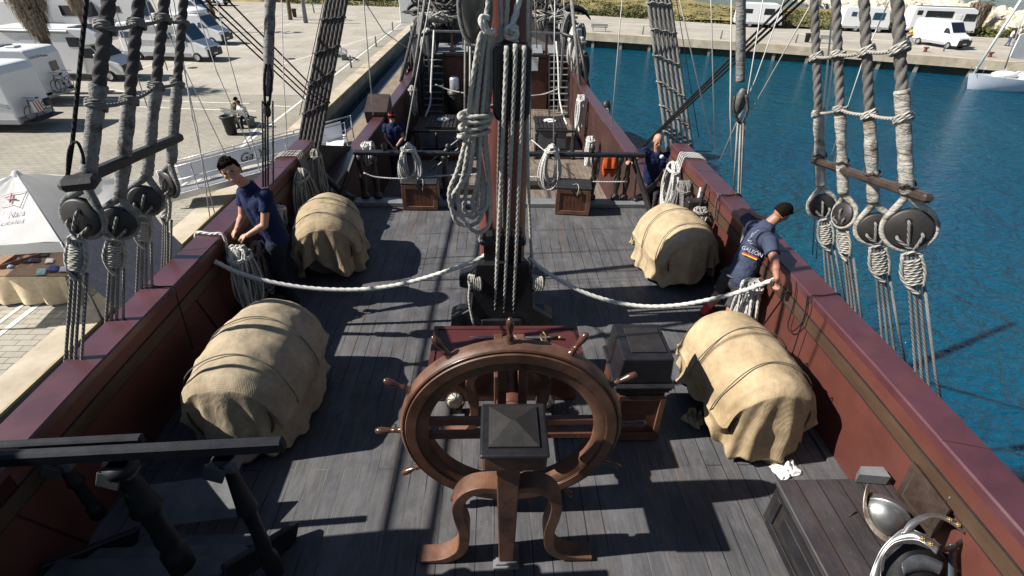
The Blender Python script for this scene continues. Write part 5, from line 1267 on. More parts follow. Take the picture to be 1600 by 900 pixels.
# ================================================================ quay, water, land
G = -3.8; WL = -5.3
def paving(name, c1, c2, mort, bw, bh, rot=0, rough=.85, msize=.012):
    b = NB(name); v = b.map((1,1,1), (0,0,rot)); br = b.n('ShaderNodeTexBrick'); br.offset = .5
    for k, q in (('Scale',1),('Brick Width',bw),('Row Height',bh),('Mortar Size',msize),('Mortar Smooth',.2),('Bias',0)): br.inputs[k].default_value = q
    br.inputs['Color1'].default_value = (*c1,1); br.inputs['Color2'].default_value = (*c2,1); br.inputs['Mortar'].default_value = (*mort,1); b.l(v, br.inputs['Vector'])
    n1 = b.noise(b.map(), .35, 5, .65); n2 = b.noise(b.map(), 3.2, 4, .7); n3 = b.noise(b.map(), .12, 3, .5)
    col = b.mix(.85, br.outputs[0], b.ramp(n1, [(.3,.78),(.7,1.2)]), 'MULTIPLY'); col = b.mix(.6, col, b.ramp(n2, [(.3,.8),(.7,1.15)]), 'MULTIPLY')
    col = b.mix(b.ramp(n3, [(.62,0),(.75,.35)]), col, tuple(x*.6 for x in c1))
    b.col(col); b.bump(br.outputs[1], -.3, .01); return b.fin(rough, 0, .3)
pave = paving('block paving', (.345,.32,.26), (.305,.28,.23), (.15,.13,.10), .44, .20)
slabm = paving('concrete slabs', (.40,.365,.305), (.37,.335,.28), (.2,.17,.13), 6.0, 3.0, rough=.9, msize=.02)
conc = plain('coping concrete', (.42,.355,.26), .9, 0, .2, .9, .15, 20, .2, c2=(.47,.41,.32), spots=((.28,.24,.18), 4, .66))
concw = plain('quay wall concrete', (.21,.20,.175), .9, 0, .35, .8, .3, 9, .2, stretch=(1,1,.35))
linem = plain('road marking', (.72,.70,.64), .8, 0, .12, 3, .1, 30, spots=((.45,.4,.32), 4, .68))
algae = plain('wet wall', (.045,.05,.03), .7, 0, .5, 1.2, .3, 6)
yel = plain('yellow lichen lip', (.40,.33,.19), .9, 0, .3, .8, .1, 20, .2, c2=(.44,.35,.20))
# water
b = NB('harbour water'); v = b.map()
nA = b.noise(b.map((1,1.5,1),(0,0,.35)), .9, 3, .55, .3); nB = b.noise(b.map((1,1.9,1),(0,0,-.5)), 2.6, 4, .6, .5); nC = b.noise(v, .055, 3, .5)
nD = b.noise(b.map((1,1.6,1),(0,0,.1)), 6.5, 3, .6, .3)
b.col(b.ramp(nC, [(.35,(.0,.062,.120)),(.65,(.002,.076,.112))]))
nE = b.noise(b.map(), .10, 3, .6)
h = b.math('ADD', b.math('MULTIPLY', nA, .9), b.math('ADD', b.math('MULTIPLY', nB, .40), b.math('MULTIPLY', nD, .12)))
h = b.math('MULTIPLY', h, b.ramp(nE, [(.3,.6),(.7,1.0)]))
b.bump(h, 1.0, .75); waterm = b.fin(.07, 0, .5); b.b.inputs['IOR'].default_value = 1.4
def sheet(name, poly, z, m, kind='structure', label=None, cat=None):
    mb = MB(); mb.add([(x, y, z) for x, y in poly], [tuple(range(len(poly)))]); o = mb.build(name, m)
    n_ = o.data.polygons[0].normal
    if n_.z < 0: o.data.flip_normals()
    return tag(o, label, cat, None, kind)
sheet('water', [(-4000,-400),(4000,-400),(4000,5000),(-4000,5000)], WL, waterm)
QX, QJ = -9.45, -10.3
fq = [(-9.45, 71.5), (10.3, 64.6), (28.4, 57.9), (43.9, 50.6), (66, 39), (110, 14)]     # far quay's edge
def off(poly, d):
    out = []
    for i, (x, y) in enumerate(poly):
        a = poly[max(0, i-1)]; c = poly[min(len(poly)-1, i+1)]; t = V((c[0]-a[0], c[1]-a[1])).normalized(); out.append((x-t.y*d*1.0, y+t.x*d))
    return out
fj = off(fq, 1.0); fb = [(-9, 92), (13.9, 84.5), (39, 72.5), (64, 66), (90, 52), (130, 34)]
sheet('paved_quay', [(-400,-60),(QJ,-60),(QJ,72),(-400,72)], G, pave)
sheet('concrete_pavement', [(-400,33),(-11.7,33),(-11.7,71.9),(-400,71.9)], G+.004, slabm)
sheet('far_pavement', [(-400,72)]+[(QJ,72)]+fj[1:]+fb[::-1]+[(-40,98),(-400,110)], G, slabm)
# far land: scrub strip, then sea beyond the stones
grassm = plain('dry grass', (.14,.125,.045), .95, 0, .5, .5, .3, 5, .2, c2=(.27,.21,.085), spots=((.06,.075,.025), 3, .55))
mb = MB()
def landz(x, y): return G+.05+1.0*max(0, nz((x*.05, y*.05, 1)))+.5*nz((x*.2, y*.2, 4))*.6
outb = [(-60, 150), (14, 125), (50, 108), (85, 92), (130, 66), (180, 44)]; inb = [(-60, 100), (13.9, 84.5), (39, 72.5), (64, 66), (90, 52), (130, 34)]
def lf(u, v):
    k = u*(len(inb)-1); i = min(int(k), len(inb)-2); f = k-i
    a = V(inb[i]).lerp(V(inb[i+1]), f); c = V(outb[i]).lerp(V(outb[i+1]), f); p = a.lerp(c, v)
    return V((p.x, p.y, landz(p.x, p.y)-(0 if v < .97 else 1.6)-(.3 if v == 0 else 0)))
mb.grid(lf, 90, 24); tag(mb.build('grass_bank', grassm), None, None, None, 'structure')
sheet('far_grass', [(-400,98),(-9,92),(14,86),(14,140),(-400,160)], G-.02, grassm)
# copings and walls
mb = MB(); mb.box(((QX+QJ)/2, 6, G-.02), (QX-QJ, 132, .07), ch=.02); tag(mb.build('quay_coping', conc), None, None, None, 'structure')
mb = MB(); mb.box((QX-.2, 6, G-.32), (.36, 132, .52)); mb.box((QX-.7, 6, (G-.5+WL-1)/2), (.5, 132, abs(WL-1-G+.5))); tag(mb.build('quay_wall', concw), None, None, None, 'structure')
mb = MB(); 
for i in range(len(fq)-1):
    a, c = fq[i], fq[i+1]; ja, jc = fj[i], fj[i+1]
    mb.add([(a[0],a[1],G+.03),(c[0],c[1],G+.03),(jc[0],jc[1],G+.03),(ja[0],ja[1],G+.03),(a[0],a[1],G-.75),(c[0],c[1],G-.75),(jc[0],jc[1],G-.02),(ja[0],ja[1],G-.02)], [(0,1,2,3),(4,5,1,0),(3,2,6,7)])
tag(mb.build('far_quay_coping', conc), None, None, None, 'structure')
mb = MB(); fw = off(fq, .5)
for i in range(len(fq)-1):
    a, c = fw[i], fw[i+1]; n = 8
    mb.add([(a[0],a[1],G-.74),(c[0],c[1],G-.74),(c[0],c[1],WL-1),(a[0],a[1],WL-1)], [(3,2,1,0)])
tag(mb.build('far_quay_wall', algae), None, None, None, 'structure')
mb = MB()
for i in range(len(fq)-1):
    a, c = V(fw[i]), V(fw[i+1]); L = (c-a).length; t = (c-a)/L; n_ = V((t.y, -t.x))
    for k in range(int(L/3.2)): p = a+t*(k*3.2+1)+n_*.18; mb.box((p.x, p.y, WL+.1), (.3,.3,1.4), Matrix.Rotation(math.atan2(t.y, t.x), 3, 'Z'))
tag(mb.build('far_quay_piers', concw), None, None, None, 'structure')
mb = MB()
for i in range(len(fq)-1):
    a, c = fq[i], fq[i+1]; ja, jc = off(fq, .22)[i], off(fq, .22)[i+1]
    mb.add([(a[0],a[1],G+.036),(c[0],c[1],G+.036),(jc[0],jc[1],G+.036),(ja[0],ja[1],G+.036)], [(0,1,2,3)])
mb.box((QX-.03, 31, G+.019), (.06, 80, .008)); tag(mb.build('yellow_lip', yel), None, None, None, 'structure')
# markings
mb = MB()
mb.box((-11.4, 5, G+.008), (.13, 130, .006)); mb.box((-11.75, -5, G+.008), (.09, 50, .006))
for (x0,y0,x1,y1) in ((100,163,400,174),(95,153,390,162),(212,110,340,66),(214,124,300,98),(345,63,470,15),(350,68,478,30),(300,70,420,75),(140,135,250,152),(420,165,455,167),(380,225,410,190),(430,30,500,27),(540,34,630,38),(540,78,560,80),(500,40,640,38),(430,104,640,40),(300,60,390,20)):
    a = P(x0,y0,z=G); c = P(x1,y1,z=G); mb.bar((a.x,a.y,G+.009), (c.x,c.y,G+.009), .11, .006)
tag(mb.build('parking_lines', linem), None, None, None, 'structure')
mb = MB(); a = P(930,34,z=G); 
for (x0,y0,x1,y1) in ((930,34,1240,52),(1240,52,1420,66)):
    a = P(x0,y0,z=G); c = P(x1,y1,z=G); mb.bar((a.x,a.y,G+.009), (c.x,c.y,G+.009), .15, .006)
tag(mb.build('far_lines', linem), None, None, None, 'structure')
# dark tar stains on the far paving
# pontoon between quay and ship
po = thing('pontoon', 'long planked wooden pontoon floating between the quay wall and the ship', 'pontoon', (-6, 25, WL))
mb = MB(); mb.box((-6.7, 32, WL+.45), (3.0, 46, .12)); mb.build('walkway', plain('dusty planks', (.24,.19,.14), .85, 0, .25, 1.5, .2, 20, .2, stretch=(1,.3,1)), po)
mb = MB(); mb.box((-8.55, 32, WL+.42), (.7, 46, .1)); mb.box((-7.0, 32, WL+.2), (3.6, 45.6, .4)); mb.build('float', plain('blue grey float', (.05,.06,.075), .6, 0, .3, 1), po)
mb = MB(); 
for x in (-8.18, -8.3, -8.85): mb.box((x, 32, WL+.50), (.04, 46, .03))
mb.build('edge_rail', plain('blue rail', (.16,.2,.26), .5), po)
# white cabin at the far end of the quay
o = thing('white_cabin', 'tall plain white cabin at the far corner of the quay beyond the bow', 'cabin', (-11, 66, G))
a = P(626,36,z=G); c = P(652,40,z=G); mb = MB(); mb.box(((a.x+c.x)/2, a.y+1.1, G+1.9), (c.x-a.x, 2.2, 3.8), ch=.04); mb.build('wall', whitep, o)
mb = MB(); mb.box(((a.x+c.x)/2, a.y+1.1, G+3.86), (c.x-a.x+.16, 2.36, .12)); mb.build('roof', greyboard, o)
# stones of the breakwater
rock = plain('limestone boulders', (.42,.37,.28), .9, 0, .25, 2.5, .4, 8, .2, c2=(.58,.52,.42), spots=((.2,.17,.12), 5, .66))
mb = MB(); rnd = random.Random(11)
import itertools
def boulder(mb, c, s, rnd):
    n = 7; M = Matrix.Rotation(rnd.uniform(0,6.3), 3, V((rnd.random(), rnd.random(), rnd.random()+.01))); vs = []; h = 4
    sx, sy, sz = s*rnd.uniform(.8,1.5), s*rnd.uniform(.6,1.0), s*rnd.uniform(.5,.8)
    for i in range(h+1):
        for k in range(n):
            th = PI*i/h; a = 2*PI*k/n; d = V((math.sin(th)*math.cos(a), math.sin(th)*math.sin(a), math.cos(th)))
            if i in (0, h): d = V((0,0,1 if i == 0 else -1))
            m = max(abs(d.x), abs(d.y), abs(d.z)); d = d*lerp(1, 1/m, .5)*(1+.25*nz(d*1.7+V((c.x,c.y,0)), 1))
            vs.append(V(c)+M@V((d.x*sx, d.y*sy, d.z*sz)))
    mb.add(vs, [(i*n+k, (i+1)*n+k, (i+1)*n+(k+1) % n, i*n+(k+1) % n) for i in range(h) for k in range(n)])
line_r = [P(1285,6,z=G), P(1350,22,z=G), P(1430,30,z=G), P(1500,34,z=G), P(1560,50,z=G), P(1660,66,z=G)]
for k in range(900):
    u = rnd.random()*(len(line_r)-1); i = int(u); p = line_r[i].lerp(line_r[i+1], u-i); w_ = rnd.random()
    p = p+V((w_*6, w_*24, 0)); hgt = 1.2*math.sin(min(1, w_*1.3)*PI)+rnd.uniform(-.2,.3)
    boulder(mb, V((p.x, p.y, G+.2+hgt)), rnd.uniform(.55,1.25), rnd)
tag(mb.build('breakwater_rocks', rock), 'mass of pale limestone boulders of the breakwater beyond the campers', 'rocks', None, 'stuff')
# hedge and weeds behind the far quay
leafm = plain('scrub leaves', (.045,.06,.022), .8, 0, .5, .6, 0, 5, .3, c2=(.10,.105,.035), spots=((.17,.14,.06), 3, .62))
mb = MB(); rnd = random.Random(21)
def clump(mb, c, n, s, rnd, leaf=.14):
    for _ in range(n):
        d = V((rnd.gauss(0,1), rnd.gauss(0,1), rnd.gauss(0,.7))); d = d.normalized()*rnd.random()**.4
        p = V((c[0]+d.x*s[0], c[1]+d.y*s[1], c[2]+abs(d.z)*s[2])); q = V((rnd.uniform(-1,1), rnd.uniform(-1,1), rnd.uniform(-.2,1))).normalized(); e = q.cross(V((0,0,1))).normalized()*leaf; f = q.cross(e).normalized()*leaf*rnd.uniform(.5,1.3)
        mb.add([p-e, p-f*.7, p+e, p+f], [(0,1,2,3)])
for k in range(420):
    u = rnd.random()*(len(inb)-2)+.3; i = int(u); p = V(inb[i]).lerp(V(inb[i+1]), u-i); w_ = rnd.random()**1.5
    p = p+V((.25*w_, w_))*3.2; clump(mb, (p.x, p.y+.5, G), 60, (1.3,1.0,rnd.uniform(.5,1.3)), rnd, .16)
for k in range(420):
    u = rnd.random()*(len(inb)-2)+.3; i = int(u); p = V(inb[i]).lerp(V(outb[i]), 0).lerp(V(inb[i+1]), u-i); p = p+V((2,9))*rnd.uniform(.5,2.6); clump(mb, (p.x, p.y, G+.2), 26, (1.6,1.3,.5), rnd, .15)
for k in range(200):
    a = P(rnd.uniform(545,640), rnd.uniform(-4,3), z=G); clump(mb, (a.x, a.y, G), 50, (2.0,1.5,1.0), rnd, .2)
tag(mb.build('scrub', leafm, fixn=False), 'low green and brown scrub growing along the back of the far quay', 'scrub', None, 'stuff')

# ================================================================ vehicles
glassm = plain('vehicle glass', (.012,.016,.02), .08, 0, .1, 1, 0, 1, .8)
vwhite = plain('vehicle white', (.74,.75,.76), .3, 0, .04, 2, 0, 1, .6)
vgrey = plain('vehicle grey', (.36,.37,.38), .35, .2, .05, 2, 0, 1, .6)
vblack = plain('black plastic', (.02,.02,.022), .55, 0, .2, 8, 0, 1)
tyre = plain('tyre rubber', (.015,.015,.015), .85, 0, .2, 8, .1)
rimm = plain('alloy rim', (.45,.45,.46), .35, .7, .1, 8, 0)
redl = plain('tail lamp red', (.45,.02,.02), .2, 0, .1, 8, 0)
headl = plain('headlamp', (.7,.72,.75), .1, .2, .05, 8, 0)
solarm = plain('solar panel', (.01,.015,.035), .12, 0, .2, 3, 0, 1, .8)
blueg = plain('blue screen glass', (.01,.05,.09), .1, 0, .1, 1, 0, 1, .8)
def vehicle(label, cat, front, yaw, L, H, kind, name, grp=None, Wd=2.2, body=None, wins=(), extra=None, glass=None):
    "front: ground point under the nose; the near side is the one whose local y is negative"
    body = body or vwhite; glass = glass or glassm; M = Matrix.Rotation(yaw, 3, 'Z'); f = V(front); c = f-M@V((L/2, 0, 0))
    o = thing(name, label, cat, c, grp); T = lambda x, y, z: c+M@V((x, y, z))
    h = L/2; W2 = Wd/2
    def pr(poly, y0, y1, nm, m, par=o, bev=.06):
        mb = MB(); mb.prism(poly, y0, y1, 'XZ', c, M); return mb.build(nm, m, par, bevel=bev)
    if kind == 'van':
        poly = [(-h,.35),(-h+.02,H-.25),(-h+.2,H),(h-1.95,H),(h-1.7,H-.06),(h-.95,1.45),(h-.12,1.08),(h,.85),(h,.35)]
        b_ = pr(poly, -W2+.05, W2-.05, 'body', body, bev=.09)
        pr([(h-1.72,H-.17),(h-1.05,1.53),(h-.98,1.50),(h-1.62,H-.12)], -W2+.14, W2-.14, 'windscreen', glass, bev=0)
        for s in (-1, 1): pr([(h-1.85,H-.62 if H > 2.3 else H-.45),(h-1.95,1.42),(h-1.12,1.38),(h-1.5,H-.62 if H > 2.3 else H-.45)], s*(W2-.055), s*(W2-.035), 'side_window', glass, bev=0)
        pr([(h-.02,.9),(h+.03,.85),(h+.03,.4),(h-.1,.33),(h-.5,.33),(h-.5,.55),(h-.1,.6)], -W2+.08, W2-.08, 'bumper', vblack, bev=.03)
        pr([(h-.09,1.0),(h+.012,.96),(h+.012,.72),(h-.09,.72)], -.45, .45, 'grille', vblack, bev=.01)
        for s in (-1, 1): mb = MB(); mb.box(T(h-.14, s*(W2-.3), .94), (.26,.34,.2), M, .04); mb.build('headlight', headl, o)
        pr([(-h-.01,.34),(-h-.01,.62),(h-1.4,.62),(h-1.4,.34)], -W2+.035, W2-.035, 'sill_trim', vblack if body is vgrey or 'white van' in label else vgrey, bev=.01)
        wx = (h-.95, -h+1.15)
    elif kind == 'alcove':
        poly = [(-h,.45),(-h,H-.08),(-h+.1,H),(h-1.35,H),(h-.85,H-.30),(h-.80,H-.62),(h-1.0,H-.85),(h-2.1,H-1.0),(h-2.35,.45)]
        b_ = pr(poly, -W2, W2, 'coach_body', body, bev=.07)
        pr([(h-2.5,.40),(h-2.5,H-1.0),(h-1.65,H-.98),(h-1.02,1.42),(h-.12,1.1),(h,.85),(h,.40)], -W2+.12, W2-.12, 'cab', body, bev=.08)
        pr([(h-1.62,H-1.02),(h-1.06,1.47),(h-.99,1.44),(h-1.55,H-1.02)], -W2+.2, W2-.2, 'windscreen', glass, bev=0)
        for s in (-1, 1): pr([(h-2.15,H-1.15),(h-2.2,1.4),(h-1.2,1.36),(h-1.55,H-1.12)], s*(W2-.13), s*(W2-.10), 'side_window', glass, bev=0)
        pr([(h-.02,1.02),(h+.02,.98),(h+.03,.4),(h-.6,.33),(h-.6,.5),(h-.1,.6)], -W2+.16, W2-.16, 'bumper', vblack, bev=.03)
        for s in (-1, 1): mb = MB(); mb.box(T(h-.16, s*(W2-.36), 1.0), (.26,.32,.16), M, .04); mb.build('headlight', headl, o)
        for s in (-1, 1): mb = MB(); mb.box(T(h-1.35, s*(W2+.05), 1.5), (.12,.2,.32), M, .03); mb.build('wing_mirror', body, o)
        wx = (h-.95, -h+1.9)
    elif kind == 'coach':       # integrated camper or caravan seen from behind
        poly = [(-h,.42),(-h-.0,H-.35),(-h+.15,H-.04),(-h+.35,H),(h-1.0,H),(h-.45,H-.25),(h-.12,1.4),(h,1.0),(h,.42)]
        b_ = pr(poly, -W2, W2, 'coach_body', body, bev=.08)
        pr([(h-.42,H-.42),(h-.10,1.46),(h-.05,1.40),(h-.34,H-.42)], -W2+.15, W2-.15, 'windscreen', glass, bev=0)
        pr([(-h-.015,.40),(-h-.015,.62),(h+.02,.62),(h+.02,.40)], -W2-.012, W2+.012, 'skirt', vgrey, bev=.01)
        for s in (-1, 1): mb = MB(); mb.box(T(h-.03, s*(W2-.3), .85), (.12,.3,.2), M, .03); mb.build('headlight', headl, o)
        wx = (h-1.0, -h+1.8)
    for s in (-1, 1):
        for x in ((h-1.15, h-2.15) if kind == 'van' else (-h+2.6, -h+3.3)): mb = MB(); mb.box(T(x, s*(W2-.043 if kind == 'van' else W2+.002), (.7+H*.72)/2), (.014,.012,H*.72-.7), M); mb.build('door_seam', vgrey, o)
    for x, yy in ((h+.035, 0), (-h-.03, -.35)): mb = MB(); mb.box(T(x, yy, .55), (.015,.5,.11), M, .004); mb.build('number_plate', whitep, o)
    for x in wx:
        for s in (-1, 1):
            w_ = thing_part('wheel', o); mb = MB(); mb.lathe([(.2,-.11),(.31,-.11),(.34,-.07),(.34,.07),(.31,.11),(.2,.11)], T(x, s*(W2-.10), .34), M@V((0,1,0)), 22); mb.build('tyre', tyre, w_)
            mb = MB(); mb.lathe([(0,.085),(.12,.09),(.2,.1),(.215,.11),(.215,.0),(0,.0)], T(x, s*(W2-.10), .34), M@V((0,s,0)), 16); mb.build('rim', rimm, w_)
    for (x0, x1, z0, z1, side) in wins:
        mb = MB()
        if side in ('n', 'f'): s = -1 if side == 'n' else 1; mb.box(T((x0+x1)/2, s*(W2+.004), (z0+z1)/2), (x1-x0, .03, z1-z0), M, .012)
        elif side == 'r': mb.box(T(-h-.012, (x0+x1)/2, (z0+z1)/2), (.03, x1-x0, z1-z0), M, .012)
        elif side == 't': mb.box(T((x0+x1)/2, 0, H+.03), (x1-x0, z1, .06), M, .02)
        mb.build({'t': 'roof_panel'}.get(side, 'window'), solarm if side == 't' else glass, o)
    if extra: extra(o, T, M, h, W2, H)
    return o
def thing_part(name, par):
    e = bpy.data.objects.new(name, None); COL.objects.link(e); e.parent = par; e.matrix_parent_inverse = world(par).inverted(); return e
def rearlamps(o, T, M, h, W2, H, z=.62):
    for s in (-1, 1): mb = MB(); mb.box(T(-h-.02, s*(W2-.28), z), (.05,.42,.13), M, .015); mb.build('tail_light', redl, o)
    mb = MB(); mb.box(T(-h-.015, 0, z-.05), (.06, W2*2-.05, .24), M, .02); mb.build('rear_bumper', vgrey, o)
def bicycle(label, c, M, m=None, root=None, s=1.0, bag=None):
    T = lambda x, y, z: V(c)+M@V((x*s, y*s, z*s)); m = m or irond
    o = thing('bicycle', label, 'bicycle', c)
    for x in (-.52, .52):
        w_ = thing_part('wheel', o); mb = MB(); mb.tube([T(x+.33*math.cos(t/24*2*PI), 0, .34+.33*math.sin(t/24*2*PI)) for t in range(24)], .018*s, 6, True); mb.build('tyre', tyre, w_)
        mb = MB(); [mb.tube([T(x, 0, .34), T(x+.32*math.cos(t*PI/6), 0, .34+.32*math.sin(t*PI/6))], .003*s, 4) for t in range(12)]; mb.build('spokes', rimm, w_)
    mb = MB()
    for a, b_ in (((-.52,0,.34),(-.06,0,.30)),((-.06,0,.30),(-.18,0,.82)),((-.06,0,.30),(.38,0,.78)),((-.17,0,.78),(.36,0,.86)),((-.52,0,.34),(-.17,0,.78)),((.52,0,.34),(.36,0,.95))): mb.tube([T(*a), T(*b_)], .017*s, 6)
    mb.build('frame', m, o)
    mb = MB(); mb.tube([T(.30,-.27,.98), T(.36,0,1.0), T(.30,.27,.98)], .014*s, 6); mb.build('handlebar', vblack, o)
    mb = MB(); mb.ball(T(-.2,0,.88), .09*s, 10, (1.4,.7,.35), M); mb.build('saddle', vblack, o)
    return o
gv = 'campers and vans parked on the quay'
# --- alcove motorhome
def exA(o, T, M, h, W2, H):
    mb = MB(); mb.box(T(h-1.9, 0, H+.03), (1.5, 1.7, .05), M, .02); mb.build('roof_panel', solarm, o)
    mb = MB(); mb.box(T(-.9, -W2-.03, H-.18), (4.2, .10, .12), M, .02); mb.build('awning', vgrey, o)
    mb = MB(); mb.box(T(-.9, -W2-.03, H-.26), (4.2, .06, .03), M); mb.build('awning_shadow_strip', vblack, o)
    mb = MB(); mb.box(T(-1.6, -W2-.006, H-.95), (.9, .012, .9), M, .005); mb.build('side_door', plain('offwhite door', (.66,.67,.70), .4, 0, .03), o)
    mb = MB(); mb.tube([T(h-.97, 0, .95)+M@V((.99, .085*math.cos(t/16*2*PI), .085*math.sin(t/16*2*PI))) for t in range(16)], .012, 6, True)
    for a in (PI/2, PI/2+2.094, PI/2-2.094): mb.tube([T(h+.02, 0, .95), T(h+.02, .085*math.cos(a), .95+.085*math.sin(a))], .01, 5)
    mb.build('star_badge', rimm, o)
f = P(200,128,z=G); vehicle('white motorhome with a bunk nose over the cab, star badge on its black grille', 'motorhome', (f.x, f.y+1.0, G), R_(-2), 7.4, 3.1, 'alcove', 'motorhome', gv, 2.2, None, ((.9,1.75,2.05,2.6,'n'),(-3.2,-2.4,1.7,2.2,'n')), exA)
# --- caravan rear with bikes
def exB(o, T, M, h, W2, H):
    rearlamps(o, T, M, h, W2, H)
    mb = MB(); mb.box(T(-h-.03, 0, 2.42), (.03,.34,.06), M, .01); mb.build('brake_light', redl, o)
    text_mesh('lettering', 'CHAUSSON', .17, T(-h-.016, .62, 2.46), M @ Matrix(((0,0,-1),(-1,0,0),(0,1,0))), plain('sign blue', (.03,.04,.09), .4), o, .002)
    mb = MB()
    for z in (.78, .60):
        for y in (-.7, .7): mb.tube([T(-h-.02, y, z), T(-h-.55, y, z)], .02, 6)
    for x in (-.2,-.38,-.52): mb.tube([T(-h+x, -.9, .62), T(-h+x, .9, .62)], .02, 6)
    mb.build('bike_rack', plain('silver', (.6,.6,.6), .35, .8), o)
    mb = MB(); mb.box(T(-.6, 0, H+.05), (.9,.6,.08), M, .02); mb.box(T(-2.2, .3, H+.05), (.5,.5,.08), M, .02); mb.build('roof_hatch', plain('hatch grey', (.5,.5,.5), .4), o)
f = P(100,160,z=G); Lb = 6.8; vehicle('white camper showing its back wall with two bicycles on a rack and one small window', 'camper', (f.x-Lb, f.y+.1, G), PI, Lb, 2.85, 'coach', 'camper', gv, 2.25, None, ((-.62,-.05,1.62,2.1,'r'),(-1.5,-.6,1.6,2.1,'f'),(-1.5,1.5,0,1.2,'t')), exB)
b0 = V((f.x+.28, f.y+.1, G+.62)); Mb = Matrix.Rotation(R_(-90), 3, 'Z')
bicycle('black and white bicycle on the rack below the small rear window of a camper', b0, Mb, None, None, 1.0); bicycle('pale bicycle on the outer rail of the same camper rack', b0+V((.18,.1,0)), Mb @ Matrix.Rotation(PI,3,'Z'), plain('pale frame', (.6,.6,.62), .4), None, 1.0)
def exC(o, T, M, h, W2, H):
    rearlamps(o, T, M, h, W2, H)
    for k, z in enumerate((1.25, 1.12)):
        mb = MB(); pts = curve([T(-h+1.9, W2+.012, z+.3), T(-h+1.0, W2+.012, z+.25), T(-h+.1, W2+.012, z)], 6); mb.tube(pts, [.04*(1-i/len(pts)*.6) for i in range(len(pts))], 6); mb.build('swoosh_stripe', vgrey, o)
    mb = MB(); mb.box(T(-h-.3, 0, .45), (.55,1.9,.06), M, .02); mb.build('bike_rack', vblack, o)
f = P(42,207,z=G); vehicle('white camper cut by the picture edge with a touring bicycle on its back', 'camper', (f.x-7.2, f.y+1.0, G), PI, 7.2, 2.9, 'coach', 'camper', gv, 2.25, None, ((-2.9,-2.2,1.5,2.2,'f'),), exC)
bicycle('black touring bicycle with bags on the back of the nearest camper', V((f.x+.36, f.y+.8, G+.48)), Mb)
b_ = V((f.x+.45, f.y+.7, G+1.05)); mb = MB(); mb.box(b_, (.12,.55,.5), ch=.03); o = mb.build('warning_board', whitep); tag(o, 'red and white striped warning board behind the touring bicycle', 'board'); 
mb = MB(); [mb.box(b_+V((.064, -.15+.16*k, 0)), (.006,.07,.46), Matrix.Rotation(R_(12),3,'X')) for k in range(3)]; mb.build('red_stripe', redl, o)
mb = MB(); mb.box(V((f.x+.5, f.y+1.35, G+1.1)), (.22,.38,.34), ch=.06); tag(mb.build('pannier_bag', vblack), 'black pannier bag hanging on the touring bicycle', 'bag')
# --- silver camper van and its neighbour
def exD(o, T, M, h, W2, H):
    mb = MB(); mb.box(T(-.6, -W2+.0, H-.12), (3.4,.14,.14), M, .04); mb.build('awning', whitep, o)
    for x in (-h+.9, -h+2.7, h-2.6): mb = MB(); mb.box(T(x, -W2+.028, .66), (.12,.02,.06), M); mb.build('side_marker', plain('amber', (.8,.3,.02), .3), o)
    mb = MB(); mb.box(T(-.4, -W2+.04, 1.28), (4.6,.012,.35), M); mb.build('side_stripe', plain('stripe silver', (.45,.46,.47), .35, .2), o)
a = P(173,90,z=G); f = P(331,98,z=G); Ld = 6.8
vehicle('silver and white panel camper van with dark front bumper and a long roof awning', 'camper van', (f.x, f.y+1.0, G), R_(-6), Ld, 2.6, 'van', 'camper_van', gv, 2.05, vwhite, ((-h_ if False else -3.1,-2.0,1.55,2.0,'n'),(.0,.9,1.55,2.0,'n')), exD, blueg)
def exE(o, T, M, h, W2, H):
    mb = MB(); mb.ball(T(h-2.4, 0, H+.2), .8, 16, (1.3,.9,.35), M); mb.build('roof_box', vwhite, o)
f = P(350,72,z=G); vehicle('white van with blue windscreen and a rounded roof box parked behind the silver camper van', 'van', (f.x, f.y+1.1, G), R_(-6), 6.2, 2.45, 'van', 'van', gv, 2.0, vwhite, (), exE, blueg)
for (px, py, L, H, lab, wn) in ((236,50,7.2,3.0,'white motorhome in the back row behind the silver camper van', ((-2.4,-1.4,1.7,2.3,'n'),(.2,1.3,1.7,2.3,'n'))), (148,52,7.0,3.0,'white motorhome in the back row above the bunk nose camper, wide dark screen', ((-2.6,-1.6,1.6,2.2,'n'),(1.0,2.4,1.5,2.4,'n'))), (58,56,6.6,2.9,'white motorhome in the back row behind the shaggy palm', ((-1,0,1.6,2.2,'n'),))):
    f = P(px,py,z=G); vehicle(lab, 'motorhome', (f.x, f.y+1.1, G), R_(-2), L, H, 'coach', 'motorhome', gv, 2.2, None, wn)
f = P(325,30,z=G); vehicle('white van in the back row with a large blue windscreen', 'van', (f.x, f.y+1, G), R_(-10), 6, 2.5, 'van', 'van', gv, 2.0, None, (), None, blueg)
f = P(352,10,z=G); vehicle('white van farthest back, half cut by the upper picture edge', 'van', (f.x, f.y+1, G), R_(-10), 6, 2.5, 'van', 'van', gv, 2.0)
# --- across the harbour
gr = 'campers and vans parked on the far quay'
a = P(1440,68,z=G); f = P(1514,80,z=G); d = f-a
vehicle('white panel van with black trim parked askew near the far quay edge', 'van', (f.x-.3, f.y+.6, G), math.atan2(d.y, d.x)+R_(0), 5.4, 2.5, 'van', 'van', gr, 2.0, vwhite)
a = P(1312,48,z=G); f = P(1388,52,z=G)
vehicle('white integrated camper with blue windscreen on the far quay before the rocks', 'camper', (f.x, f.y+1, G), R_(-14), (f-a).length, 2.75, 'coach', 'camper', gr, 2.2, None, ((-1.9,-1.3,1.7,2.2,'n'),(.6,1.9,1.4,2.2,'n')), None, blueg)
def exM(o, T, M, h, W2, H):
    mb = MB(); mb.box(T(-h-.4, 0, .9), (.5,1.5,.5), M, .08); mb.build('rear_carrier', vblack, o)
    mb = MB(); mb.box(T(1.3, -W2-.02, 1.55), (.75,.03,1.5), M, .01); mb.build('open_door', whitep, o)
a = P(1420,52,z=G); f = P(1520,57,z=G)
